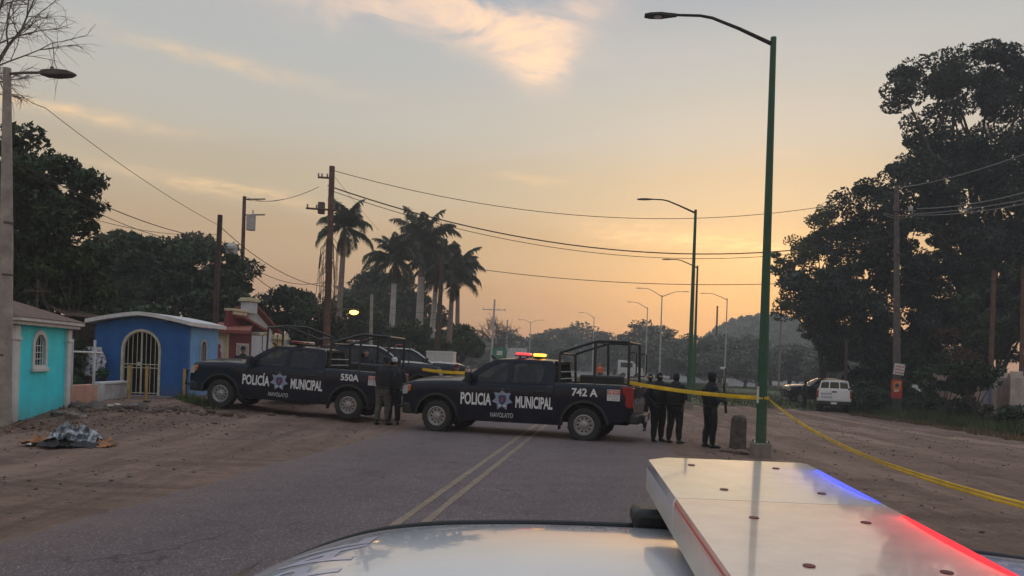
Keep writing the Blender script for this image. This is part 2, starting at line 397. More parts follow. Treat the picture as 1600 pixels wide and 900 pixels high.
def add_dust(m, z0, z1, col, amt):
    """road dust that gathers on the lower flanks"""
    t = m.node_tree; L = t.links.new; b = t.nodes['Principled BSDF']; src = b.inputs['Base Color'].links[0].from_socket
    g = t.nodes.new('ShaderNodeTexCoord'); sp = t.nodes.new('ShaderNodeSeparateXYZ'); L(g.outputs['Object'], sp.inputs[0])
    mr = t.nodes.new('ShaderNodeMapRange'); mr.inputs[1].default_value = z1; mr.inputs[2].default_value = z0; L(sp.outputs[2], mr.inputs[0])
    n = t.nodes.new('ShaderNodeTexNoise'); n.inputs['Scale'].default_value = 4; n.inputs['Detail'].default_value = 8; L(g.outputs['Object'], n.inputs['Vector'])
    mu = t.nodes.new('ShaderNodeMath'); mu.operation = 'MULTIPLY'; L(mr.outputs[0], mu.inputs[0]); L(n.outputs[0], mu.inputs[1])
    m2 = t.nodes.new('ShaderNodeMath'); m2.operation = 'MULTIPLY'; m2.inputs[1].default_value = amt; L(mu.outputs[0], m2.inputs[0])
    mx = t.nodes.new('ShaderNodeMix'); mx.data_type = 'RGBA'; L(m2.outputs[0], mx.inputs[0]); L(src, mx.inputs[6]); mx.inputs[7].default_value = (*col, 1); L(mx.outputs[2], b.inputs['Base Color'])
add_dust(M['navy'], .30, .85, (.06, .05, .043), .32)
for k_ in ('turq', 'blue', 'ltblue', 'maroon', 'cream', 'palewall', 'pink', 'trim'): add_dust(M[k_], -.1, .55, (.16, .12, .095), .9)
add_dust(M['green_pole'], .2, 1.3, (.13, .10, .08), .6)
# ------------------------------------------------------------------ ground and road
def ground_mat(name, a, b, c, speck, speck_amt, rough, bump, streak=0.0, dust=None):
    m = bpy.data.materials.new(name); m.use_nodes = True; t = m.node_tree; L = t.links.new; bs = t.nodes['Principled BSDF']
    g = t.nodes.new('ShaderNodeTexCoord')
    def nz_(s, d=6, r=.6, scl=None, rot=None):
        n = t.nodes.new('ShaderNodeTexNoise'); n.inputs['Scale'].default_value = s; n.inputs['Detail'].default_value = d; n.inputs['Roughness'].default_value = r
        if scl:
            mp = t.nodes.new('ShaderNodeMapping'); mp.inputs['Scale'].default_value = scl; mp.inputs['Rotation'].default_value = (0, 0, rot or 0)
            L(g.outputs['Object'], mp.inputs[0]); L(mp.outputs[0], n.inputs['Vector'])
        else: L(g.outputs['Object'], n.inputs['Vector'])
        return n.outputs[0]
    def rmp(s, p0, p1):
        n = t.nodes.new('ShaderNodeMapRange'); n.inputs[1].default_value = p0; n.inputs[2].default_value = p1; L(s, n.inputs[0]); return n.outputs[0]
    def mx(f, x, y, mode='MIX'):
        n = t.nodes.new('ShaderNodeMix'); n.data_type = 'RGBA'; n.blend_type = mode
        if isinstance(f, float): n.inputs[0].default_value = f
        else: L(f, n.inputs[0])
        for k, q in ((6, x), (7, y)):
            if isinstance(q, tuple): n.inputs[k].default_value = (*q, 1)
            else: L(q, n.inputs[k])
        return n.outputs[2]
    col = mx(rmp(nz_(.22, 5), .38, .64), a, b)
    col = mx(rmp(nz_(1.7, 7, .65), .45, .72), col, c)
    if streak:
        col = mx(rmp(nz_(1.0, 5, .6, (2.6, .10, 1), R(-8)), .46, .66), col, tuple(x*streak for x in a))
        col = mx(rmp(nz_(1.0, 6, .65, (.16, 1.9, 1), R(24)), .50, .68), col, tuple(x*.66 for x in a))
        col = mx(rmp(nz_(5.0, 8, .7), .54, .70), col, tuple(x*.55 for x in a))
        col = mx(rmp(nz_(14.0, 6, .7, (.35, 1.6, 1), R(10)), .56, .70), col, tuple(x*.60 for x in a))
        col = mx(rmp(nz_(11.0, 6, .7, (.4, 1.5, 1), R(-12)), .58, .72), col, tuple(x*1.30 for x in b))
        col = mx(rmp(nz_(1.0, 4, .6, (.5, .05, 1), R(-6)), .50, .66), col, tuple(x*1.16 for x in b))
    v = t.nodes.new('ShaderNodeTexVoronoi'); v.inputs['Scale'].default_value = 75 if speck_amt > .5 else 26; L(g.outputs['Object'], v.inputs['Vector'])
    sp = rmp(v.outputs['Color'], .72, .95); n = t.nodes.new('ShaderNodeMath'); n.operation = 'MULTIPLY'; n.inputs[1].default_value = speck_amt; L(sp, n.inputs[0])
    col = mx(n.outputs[0], col, speck)
    fine = nz_(70, 4, .7)
    col = mx(.5, col, mx(rmp(fine, .32, .68), (.35, .35, .35), (1.62, 1.62, 1.62)), 'MULTIPLY')
    if dust:
        # cracks, lane wear and dirt drifting in from the ragged edge
        sx = t.nodes.new('ShaderNodeSeparateXYZ'); L(g.outputs['Object'], sx.inputs[0])
        def mth(o, a_, b_):
            n_ = t.nodes.new('ShaderNodeMath'); n_.operation = o
            for i_, q in enumerate((a_, b_)):
                if isinstance(q, (int, float)): n_.inputs[i_].default_value = q
                else: L(q, n_.inputs[i_])
            return n_.outputs[0]
        u = mth('ABSOLUTE', mth('ADD', mth('SUBTRACT', sx.outputs[0], mth('MULTIPLY', sx.outputs[1], .14)), 2.2), 0)
        ed = mth('MULTIPLY', rmp(u, 2.3, 3.75), rmp(nz_(2.2, 7, .7), .30, .62))
        tr = mth('MULTIPLY', mth('SUBTRACT', 1.0, rmp(mth('ABSOLUTE', mth('SUBTRACT', u, 1.7), 0), .2, .9)), rmp(nz_(.8, 5, .6), .35, .7))
        col = mx(mth('MULTIPLY', tr, .30), col, tuple(x*.62 for x in a))
        vc = t.nodes.new('ShaderNodeTexVoronoi'); vc.feature = 'DISTANCE_TO_EDGE'; vc.inputs['Scale'].default_value = .55
        nv = t.nodes.new('ShaderNodeVectorMath'); nv.operation = 'ADD'; nn_ = t.nodes.new('ShaderNodeTexNoise'); nn_.inputs['Scale'].default_value = 1.6; nn_.inputs['Detail'].default_value = 6; L(g.outputs['Object'], nn_.inputs['Vector'])
        sc_ = t.nodes.new('ShaderNodeVectorMath'); sc_.operation = 'SCALE'; sc_.inputs[3].default_value = .9; L(nn_.outputs[1], sc_.inputs[0]); L(g.outputs['Object'], nv.inputs[0]); L(sc_.outputs[0], nv.inputs[1]); L(nv.outputs[0], vc.inputs['Vector'])
        ck = mth('MULTIPLY', mth('SUBTRACT', 1.0, rmp(vc.outputs[0], .0, .012)), rmp(nz_(.35, 3, .5), .48, .60))
        col = mx(mth('MULTIPLY', ck, .75), col, tuple(x*.35 for x in a))
        st = mth('MULTIPLY', rmp(nz_(.7, 4, .6), .60, .72), .45); col = mx(st, col, tuple(x*.6 for x in a))
        col = mx(mth('MULTIPLY', ed, .75), col, dust)
    L(col, bs.inputs['Base Color']); bs.inputs['Roughness'].default_value = rough; bs.inputs['Specular IOR Level'].default_value = .2
    hsum = t.nodes.new('ShaderNodeMath'); hsum.operation = 'ADD'; L(nz_(9, 6, .65), hsum.inputs[0])
    h2 = t.nodes.new('ShaderNodeMath'); h2.operation = 'MULTIPLY'; h2.inputs[1].default_value = .35; L(fine, h2.inputs[0]); L(h2.outputs[0], hsum.inputs[1])
    bp = t.nodes.new('ShaderNodeBump'); bp.inputs['Strength'].default_value = bump; bp.inputs['Distance'].default_value = .05
    L(hsum.outputs[0], bp.inputs['Height']); L(bp.outputs[0], bs.inputs['Normal'])
    return m
M['dirt'] = ground_mat('packed_dirt', (.205, .133, .102), (.275, .183, .143), (.165, .106, .084), (.32, .25, .21), .30, .95, .9, .70)
M['asphalt'] = ground_mat('worn_asphalt', (.134, .103, .106), (.160, .124, .126), (.114, .088, .092), (.38, .34, .33), .85, .85, .5, dust=(.205, .138, .108))
M['roadpaint'] = mat('worn_yellow_paint', (.165, .125, .095), .85, col2=(.285, .215, .145), scale=7, bump=.2)
M['farroad'] = mat('pale_road', (.20, .185, .175), .9, var=.12, scale=.3)

def lump(x, y):
    d = np.abs(x-road_c(y))
    w = smooth(3.7, 5.2, d)
    return w*(.030*np.sin(x*2.1+np.sin(y*1.1))*np.sin(y*1.7+1.3*np.sin(x*.8)) + 0.020*np.sin(x*5.3+y*1.9)*np.sin(y*4.1-x*2.2))
def grid(xs, ys, zf):
    X, Y = np.meshgrid(xs, ys); Z = zf(X, Y); V = np.stack([X, Y, Z], -1).reshape(-1, 3)
    nx, ny = len(xs), len(ys); i = np.arange(nx*ny).reshape(ny, nx)
    Q = np.stack([i[:-1, :-1], i[:-1, 1:], i[1:, 1:], i[1:, :-1]], -1).reshape(-1, 4); return V, Q
xs = np.concatenate([-np.geomspace(700, 41, 24), np.arange(-40, 40.01, .3), np.geomspace(41, 700, 24)])
ys = np.concatenate([[-300, -60, -20, -8], np.arange(-4, 60, .3), np.geomspace(60, 760, 46)])
def zg(X, Y):
    z = th(X, Y) + lump(X, Y)*(np.abs(X) < 40)*(Y < 60)
    d = np.abs(X-road_c(Y)); return z - .05*(1-smooth(HALF-.75, HALF-.2, d))*(Y < 75)
V, Q = grid(xs, ys, zg)
g = bpy.data.objects.new('ground', np_mesh('ground', V, Q, M['dirt'], True)); COL.objects.link(g); tag(g, kind='structure')
# the asphalt: ragged edges lying a little above the dirt
yy = np.concatenate([np.arange(-30, 0, 1.0), np.arange(0, 30, .2), np.arange(30, 84, 1.0)])
rr = np.random.default_rng(3)
def rag(n): 
    a = rr.normal(0, 1, n); k = np.ones(5)/5; return np.convolve(a, k, 'same')*.14 + np.convolve(rr.normal(0, 1, n), np.ones(21)/21, 'same')*.35
le, re_ = -HALF+rag(len(yy)), HALF+rag(len(yy))
tt = np.linspace(0, 1, 15)
P = []
for j, y in enumerate(yy):
    for k, s_ in enumerate(tt):
        d = le[j]+(re_[j]-le[j])*s_; x = road_c(y)+d
        z = tz(x, y)+.018*(1-(d/HALF)**2)+.006
        if k in (0, 14): z -= .022
        P.append((x, y, z))
i = np.arange(len(P)).reshape(len(yy), 15)
Q = np.stack([i[:-1, :-1], i[:-1, 1:], i[1:, 1:], i[1:, :-1]], -1).reshape(-1, 4)
o = bpy.data.objects.new('road', np_mesh('road', P, Q, M['asphalt'], True)); COL.objects.link(o); tag(o, kind='structure')
for s_ in (-.14, .14):
    P = []
    ys_ = np.arange(1, 80, .5)
    for y in ys_:
        for k in (-.05, .05):
            d = s_+k+rr.normal(0, .004); P.append((road_c(y)+d, y, tz(road_c(y)+d, y)+.018*(1-(d/HALF)**2)+.0105))
    i = np.arange(len(P)).reshape(-1, 2); Q = np.stack([i[:-1, 0], i[:-1, 1], i[1:, 1], i[1:, 0]], -1)
    o = bpy.data.objects.new('road_marking', np_mesh('road_marking', P, Q, M['roadpaint'])); COL.objects.link(o); tag(o, kind='structure')
# the pale cross road in the distance
near = [gnd(840, 586), gnd(940, 591), gnd(1040, 597), gnd(1140, 601), gnd(1240, 606), gnd(1330, 609), gnd(1440, 613)]
far = [gnd(830, 577), gnd(930, 580), gnd(1040, 585), gnd(1140, 589), gnd(1240, 593), gnd(1330, 596), gnd(1450, 600)]
mb = MB(); mb.loft([[p+Vector((0, 0, .05)) for p in near], [p+Vector((0, 0, .09)) for p in far]])
tag(mb.build('cross_road', M['farroad']), kind='structure')
# grass between the lot and the cross road, verge under the trees
def zone(poly, n, h, w, name, material, seed, thin=1.0):
    """grass tufts scattered in an image-independent ground polygon"""
    r = np.random.default_rng(seed); poly = np.array([(p.x, p.y) for p in poly]); mn, mx_ = poly.min(0), poly.max(0)
    pts = []
    while sum(len(p) for p in pts) < n:
        c = mn+(mx_-mn)*r.random((n*2, 2)); ins = np.zeros(len(c), bool); j = len(poly)-1
        for a in range(len(poly)):
            xi, yi = poly[a]; xj, yj = poly[j]
            cond = ((yi > c[:, 1]) != (yj > c[:, 1])) & (c[:, 0] < (xj-xi)*(c[:, 1]-yi)/(yj-yi+1e-12)+xi); ins ^= cond; j = a
        pts.append(c[ins])
    c = np.concatenate(pts)[:n]; z = th(c[:, 0], c[:, 1])-.01
    clump = .55+.9*(.5+.5*np.sin(c[:, 0]*.9+2*np.sin(c[:, 1]*.35))*np.sin(c[:, 1]*.6+c[:, 0]*.2))
    hh = h*clump*(.5+r.random(n)); an = r.random(n)*6.283; lean = r.normal(0, .35, (n, 2))*hh[:, None]
    dxy = np.stack([np.cos(an), np.sin(an)], -1)*(w*(.6+.8*r.random(n)))[:, None]
    V = np.zeros((n, 3, 3)); V[:, 0, :2] = c-dxy; V[:, 1, :2] = c+dxy; V[:, 2, :2] = c+lean; V[:, 0, 2] = z; V[:, 1, 2] = z; V[:, 2, 2] = z+hh
    o = bpy.data.objects.new(name, np_mesh(name, V.reshape(-1, 3), np.arange(n*3).reshape(n, 3), material)); COL.objects.link(o); return tag(o, kind='stuff')
def sheet(poly, name, material, dz=.006):
    c = [Vector((p.x, p.y, 0)) for p in poly]
    me = bpy.data.meshes.new(name); bm = bmesh.new(); vs = [bm.verts.new(p) for p in c]; f = bm.faces.new(vs)
    bmesh.ops.triangulate(bm, faces=[f])
    for _ in range(5): bmesh.ops.subdivide_edges(bm, edges=[e for e in bm.edges if e.calc_length() > 1.2], cuts=1)
    bmesh.ops.triangulate(bm, faces=bm.faces)
    for v_ in bm.verts: v_.co.z = tz(v_.co.x, v_.co.y)+float(lump(v_.co.x, v_.co.y))*(v_.co.y < 60)+dz
    bm.to_mesh(me); bm.free(); me.materials.append(material); o = bpy.data.objects.new(name, me); COL.objects.link(o); return tag(o, kind='structure')
lawn = [gnd(1010, 622), gnd(1090, 633), gnd(1200, 638), gnd(1262, 642), gnd(1340, 640), gnd(1440, 617), gnd(1330, 610), gnd(1240, 607), gnd(1040, 598), gnd(900, 592), gnd(900, 606)]
sheet(lawn, 'lawn_ground', M['grassbase'], .03)
tag(zone(lawn, 26000, .22, .035, 'grass', M['grass'], 1), 'short green grass between the dirt lot and the pale cross road', 'grass')
verge = [gnd(1328, 646), gnd(1400, 655), gnd(1500, 670), gnd(1640, 690), Vector((32, 30, 0)), Vector((34, 52, 0)), Vector((23, 54, 0))]
sheet(verge, 'verge_ground', M['grassbase'], .03)
tag(zone(verge, 24000, .38, .03, 'grass', M['grass'], 2), 'rough green undergrowth along the foot of the old wall', 'undergrowth')
vedge = [gnd(1328, 649), gnd(1400, 659), gnd(1500, 674), gnd(1620, 693), gnd(1620, 681), gnd(1500, 664), gnd(1400, 650), gnd(1330, 643)]
tag(zone(vedge, 5000, .12, .04, 'dry_grass', M['drygrass'], 4), 'dry brown leaf strip at the edge of the dirt lot', 'dry grass')
edge2 = [gnd(270, 622), gnd(320, 640), gnd(350, 640), gnd(300, 618)]
tag(zone(edge2, 700, .22, .015, 'grass', M['grass'], 5), 'small tuft of weeds below the bumper of the left pickup', 'weeds')

# loose stones and clods on the dirt
def stones(n, seed, area, smin, smax, name, material, label):
    r = np.random.default_rng(seed); ico = []
    bm = bmesh.new(); bmesh.ops.create_icosphere(bm, subdivisions=1, radius=1); bv = np.array([v_.co for v_ in bm.verts]); bf = np.array([[v_.index for v_ in f.verts] for f in bm.faces]); bm.free()
    Vs, Fs = [], []
    for k in range(n):
        x, y = area(r); s_ = smin*(smax/smin)**(r.random()**2.8)
        p = bv*(1+r.normal(0, .18, (len(bv), 1)))*np.array([s_*(.8+.6*r.random()), s_*(.8+.6*r.random()), s_*.6])
        Vs.append(p+np.array([x, y, tz(x, y)+float(lump(x, y))+s_*.2])); Fs.append(bf+k*len(bv))
    o = bpy.data.objects.new(name, np_mesh(name, np.concatenate(Vs), np.concatenate(Fs), material)); COL.objects.link(o); return tag(o, label, kind='stuff')
def area_left(r):
    y = 5+22*r.random(); return road_c(y)-3.9-14*r.random(), y
def area_right(r):
    y = 4+34*r.random()**.8; return road_c(y)+4.0+17*r.random(), y
stones(7000, 1, area_left, .004, .035, 'pebbles', M['rock'], 'small loose pebbles on the dirt shoulder beside the tombs')
stones(7000, 2, area_right, .005, .032, 'pebbles', M['clod'], 'small loose pebbles and clods on the dirt lot beyond the lamp post')
c0 = gnd(195, 640)
def area_rub(r): return c0.x+r.normal(0, 1.5), c0.y+r.normal(0, .7)
stones(420, 3, area_rub, .03, .17, 'rubble', M['clod'], 'low heap of dug earth and rubble in front of the small tombs')
def leaf_cards(n, seed, area, s_, name, material, label):
    r = np.random.default_rng(seed); V = np.zeros((n, 4, 3))
    for k in range(n):
        x, y = area(r); a = r.random()*6.28; l = s_*(.6+.8*r.random()); z = tz(x, y)+float(lump(x, y))+.012+.03*r.random()
        u = np.array([math.cos(a), math.sin(a), r.normal(0, .25)])*l; w = np.array([-math.sin(a), math.cos(a), r.normal(0, .25)])*l*.5
        c = np.array([x, y, z]); V[k] = [c-u, c+w, c+u, c-w]
    o = bpy.data.objects.new(name, np_mesh(name, V.reshape(-1, 3), np.arange(n*4).reshape(n, 4), material)); COL.objects.link(o); return tag(o, label, kind='stuff')
c1 = gnd(185, 655)
leaf_cards(900, 6, lambda r: (c1.x+r.normal(0, 1.8), c1.y+r.normal(0, .9)), .035, 'dry_leaves', M['leafbrown'], 'scatter of dry brown leaves over the rubble heap')
c2 = gnd(30, 668)
leaf_cards(500, 7, lambda r: (c2.x+r.normal(0, .9), c2.y+r.normal(0, .5)), .05, 'dry_leaves', M['leafbrown'], 'dry leaves around the foot of the concrete lamp post')
for k, (px, py, s_, lab) in enumerate([(118, 655, .20, 'grey rock lying beside the foot of the concrete lamp post'), (96, 650, .15, 'small dark rock behind the grey rock near the lamp post'), (215, 640, .20, 'largest dark stone on the heap of rubble'), (120, 637, .17, 'dark stone under the low pink wall'), (150, 638, .19, 'flat dark stone between the pink wall and the white kerb wall')]):
    mb = MB(); bm = bmesh.new(); bmesh.ops.create_icosphere(bm, subdivisions=2, radius=1)
    r_ = random.Random(k)
    ph = [r_.uniform(0, 6) for _ in range(6)]
    vs = [(v_.co.x*s_*1.3*(1+.18*math.sin(4*v_.co.y+ph[0])), v_.co.y*s_*(1+.2*math.sin(5*v_.co.z+ph[1])), v_.co.z*s_*.75*(1+.22*math.sin(4*v_.co.x+ph[2]))) for v_ in bm.verts]
    mb.add(vs, [[v_.index for v_ in f.verts] for f in bm.faces]); bm.free()
    o = mb.build('rock', M['rock'], ang=25); p = gnd(px, py); o.location = p+Vector((0, 0, s_*.25)); tag(o, lab, 'rock', 'rocks near the tombs')
for px, py, lab in [(1222, 648, 'small pale and dark bit of litter on the dirt right of the green lamp post'), (178, 636, 'white scrap of litter on the rubble heap')]:
    mb = MB(); mb.box((0, 0, .03), (.34, .16, .05), Euler((.1, .05, .4)).to_matrix()); mb.box((.1, .02, .07), (.15, .12, .04), Euler((.3, .15, .9)).to_matrix())
    o = mb.build('litter', M['paper'], bevel=.01); o.location = gnd(px, py); tag(o, lab, 'litter')
# ------------------------------------------------------------------ lettering
_txt = {}
def text_mesh(s, h, w, mat_, bold=.012, key=None):
    """the string as a flat mesh, w wide and h tall, centred, in the XY plane"""
    k = (s, h, w, mat_.name)
    if k in _txt: return _txt[k]
    cu = bpy.data.curves.new('t', 'FONT'); cu.body = s; cu.size = 1; cu.offset = bold; cu.extrude = 0.0; cu.resolution_u = 3; cu.dimensions = '2D'; cu.fill_mode = 'FRONT'
    o = bpy.data.objects.new('t', cu); COL.objects.link(o)
    dg = bpy.context.evaluated_depsgraph_get(); me = bpy.data.meshes.new_from_object(o.evaluated_get(dg))
    bpy.data.objects.remove(o); bpy.data.curves.remove(cu)
    n = len(me.vertices); co = np.empty(n*3, np.float32); me.vertices.foreach_get('co', co); co = co.reshape(-1, 3)
    mn, mx_ = co.min(0), co.max(0)
    co = (co-(mn+mx_)/2)*np.array([w/(mx_[0]-mn[0]), h/(mx_[1]-mn[1]), 0]); co[:, 2] = 0
    me.vertices.foreach_set('co', co.astype(np.float32).ravel()); me.materials.clear(); me.materials.append(mat_); me.update(); me.name = 'lettering'
    _txt[k] = me; return me
def side_rot(sgn):
    """text plane -> left (+y) or right (-y) flank of a vehicle heading +x"""
    return Matrix(((-sgn, 0, 0), (0, 0, sgn), (0, 1, 0))).to_euler()

# ------------------------------------------------------------------ pickup truck (front axle at x = 0, heading +x, left = +y)
WB = 3.75
def fw(x):
    w = .985
    if x > .35: w -= .075*((x-.35)/.6)**2
    if x < -4.4: w -= .02*((-4.4-x)/.5)
    for c in (0, -WB): w += .020*math.exp(-((abs(x-c)-.30)/.28)**2)
    return w
def ztop(x):
    if x > -.72:
        return float(np.interp(x, [-.72, -.3, .3, .7, .88, .97], [1.31, 1.31, 1.28, 1.25, 1.21, 1.08]))
    return 1.30 if x > -2.985 else 1.37
def zlow(x):
    s = float(np.interp(x, [-4.9, -4.5, -4.2, -3.2, -.6, .5, .97], [.56, .50, .44, .36, .34, .44, .50]))
    for c in (0, -WB):
        if abs(x-c) < .53: s = max(s, .40+math.sqrt(.53**2-(x-c)**2))
    return s
def side_y(x, z):
    w = fw(x); zt = ztop(x)
    y = w - .05*max(0, (.55-z)/.2)**2*.6
    if z > 1.08: y -= .055*((z-1.08)/max(.05, zt-1.08))**2 if zt > 1.1 else 0
    return y
def yg(z): return .915-(z-1.30)*.30
_arch = [math.cos(math.pi*k/14)*.53 for k in range(15)]
_xs = sorted(set([.97, .94, .88, .78, .66]+[a for a in _arch]+[-WB+a for a in _arch]+[-.62, -.715, -.725, -1.1, -1.5, -1.9, -2.3, -2.7, -2.98, -2.99, -3.1, -4.4, -4.6, -4.78]), reverse=True)
def body_mesh(paint):
    secs = []
    for x in _xs:
        zl, zt, w = zlow(x), ztop(x), fw(x)
        half = [(w-.22, max(zl, .5)), (side_y(x, zl)-.035, zl)]
        for k in range(8): z = zl+(zt-.07-zl)*k/7; half.append((side_y(x, z), z))
        e = side_y(x, zt-.03)
        half += [(e-.008, zt-.03), (e-.035, zt-.006), (e-.08, zt+.004)]
        if x > -.72:
            cr = .085*(1-smooth(.5, .97, x))+.02
            half += [(w*.62, zt+.004+cr*.62), (w*.55, zt+.004+cr*.55), (w*.3, zt+cr*.93), (0.0001, zt+cr)]
        elif x > -2.985: half += [(w*.62, zt), (w*.55, zt), (w*.3, zt), (0.0001, zt)]
        else: half += [(e-.13, zt+.002), (e-.14, .86), (w*.3, .85), (0.0001, .85)]
        secs.append([(x, y, z) for y, z in half]+[(x, -y, z) for y, z in half[::-1]])
    mb = MB(); mb.loft(secs)
    n = len(secs[0]); vs = [p for p in secs[0]]; mb.add(vs, [tuple(range(n))])
    # tailgate block closes the rear
    mb.span((-4.86, -.93, .56), (-4.775, .93, 1.355))
    return mb.mesh('body', paint, ang=28)
def frame_mesh(paint, s):
    mb = MB()
    if True:
        fn = lambda u, v, w: (u, s*(yg(v)+.004-w), v)
        outer = [(-.60, 1.295), (-.92, 1.555), (-1.20, 1.745), (-1.46, 1.865), (-1.9, 1.885), (-2.5, 1.885), (-2.88, 1.865), (-2.95, 1.80), (-2.985, 1.295)]
        h1 = [(-.86, 1.325), (-1.12, 1.53), (-1.40, 1.72), (-1.55, 1.785), (-1.80, 1.80), (-1.80, 1.325)]
        h2 = [(-1.93, 1.325), (-1.93, 1.80), (-2.5, 1.80), (-2.66, 1.78), (-2.71, 1.72), (-2.66, 1.40), (-2.58, 1.325)]
        mb.plate(outer, [h1, h2], fn, .05)
    return mb.mesh('cab_frame', paint, ang=30)
def glass_side(s, k):
    h = [[(-.80, 1.305), (-1.10, 1.55), (-1.40, 1.74), (-1.55, 1.80), (-1.82, 1.815), (-1.82, 1.305)], [(-1.91, 1.305), (-1.91, 1.815), (-2.5, 1.815), (-2.70, 1.79), (-2.74, 1.72), (-2.68, 1.38), (-2.58, 1.305)]][k]
    mb = MB(); mb.plate(h, [], lambda u, v, w: (u, s*(yg(v)-.016-w), v), .006); return mb
def roof_mesh(paint):
    mb = MB(); secs = []
    for x in (-1.33, -1.46, -1.6, -1.9, -2.4, -2.75, -2.9, -2.97):
        zc = float(np.interp(x, [-2.97, -2.9, -2.6, -1.9, -1.5, -1.33], [1.83, 1.885, 1.93, 1.935, 1.91, 1.865])); ze = zc-.06 if x < -1.4 else zc-.02
        yw = yg(1.86)+.004
        secs.append([(x, yw*t, zc-(zc-ze)*abs(t)**2.2) for t in np.linspace(-1, 1, 13)])
    mb.loft(secs); mb.loft([[(a, b, c-.05) for a, b, c in s_] for s_ in secs]); return mb.mesh('roof', paint, ang=40)
def windshield_mb():
    mb = MB(); secs = []
    for t in np.linspace(0, 1, 6):
        x0 = -.62*(1-t)-1.42*t; z = 1.29*(1-t)+1.872*t; yw = yg(z)-.012
        secs.append([(x0+.17*(1-(q*q))*(1-.4*t), yw*q, z) for q in np.linspace(-1, 1, 11)])
    mb.loft(secs); return mb
def wheel_parts(parent, x, s):
    w = sub_empty('wheel', parent); w.location = (x, s*.84, .40)
    w.rotation_euler = (R(-90) if s > 0 else R(90), 0, 0)
    link_copy(wheel_parts.tyre, 'tyre', w); link_copy(wheel_parts.rim, 'rim', w); return w
def _tyre():
    mb = MB(); mb.lathe([(.235, -.13), (.30, -.145), (.365, -.14), (.395, -.11), (.402, -.05), (.402, .05), (.395, .11), (.365, .14), (.30, .145), (.235, .13)], 32, caps=False)
    for k in range(32):
        a = k*math.pi/16; mb.box((.400*math.cos(a), .400*math.sin(a), .07 if k % 2 else -.07), (.02, .035, .09), Euler((0, 0, a)).to_matrix())
    return mb.mesh('tyre', M['rubber'])
def _rim():
    mb = MB(); mb.lathe([(.238, .05), (.245, .132), (.225, .136), (.205, .10), (.19, .085), (.11, .085), (.095, .115), (.05, .125), (.045, .13)], 32)
    mb.m = 1
    for k in range(10):
        a = k*math.pi/5; mb.lathe([(.024, .0), (.024, .092), (.02, .0925)], 10, Matrix.Translation((.155*math.cos(a), .155*math.sin(a), .0)))
    mb.m = 0
    for k in range(6):
        a = k*math.pi/3; mb.lathe([(.011, .1), (.011, .13), (.008, .134)], 6, Matrix.Translation((.07*math.cos(a), .07*math.sin(a), 0)))
    return mb.mesh('rim', [M['rim'], M['dark_hole']])
wheel_parts.tyre = _tyre(); wheel_parts.rim = _rim()
def star_poly(n, r1, r2, rot=0):
    return [((r1 if k % 2 == 0 else r2)*math.sin(math.pi*k/n+rot), (r1 if k % 2 == 0 else r2)*math.cos(math.pi*k/n+rot)) for k in range(2*n)]
def flat_badge(parent, x, z, s, size):
    """seven-pointed badge lying on the door"""
    b = sub_empty('badge', parent)
    y = .985+.0065
    for k, (nm, poly, m_) in enumerate([('badge_star', star_poly(7, size, size*.62), M['star_blue']), ('badge_field', star_poly(7, size*.80, size*.50), M['letter_grey']), ('badge_inner', star_poly(7, size*.72, size*.46), M['star_blue']),
            ('badge_shield', [(-.09, .10), (.09, .10), (.09, -.03), (.05, -.10), (0, -.13), (-.05, -.10), (-.09, -.03)], M['star_dark']),
            ('badge_crest', [(-.035, .05), (.035, .05), (.03, -.04), (0, -.07), (-.03, -.04)], M['star_red'])]):
        mb = MB(); mb.plate(poly, [], lambda u, v, w: (x-s*u, s*(y+.0015*k+w), z+v), .001); mb.build(nm, m_, b, sm=False)
    for dx_ in (-.06, .06):
        mb = MB(); mb.plate([(p[0]+dx_, p[1]-.15) for p in star_poly(5, .035, .015)], [], lambda u, v, w: (x-s*u, s*(y+.008+w), z+v), .001); mb.build('badge_star', M['letter'], b, sm=False)
_shared = {}
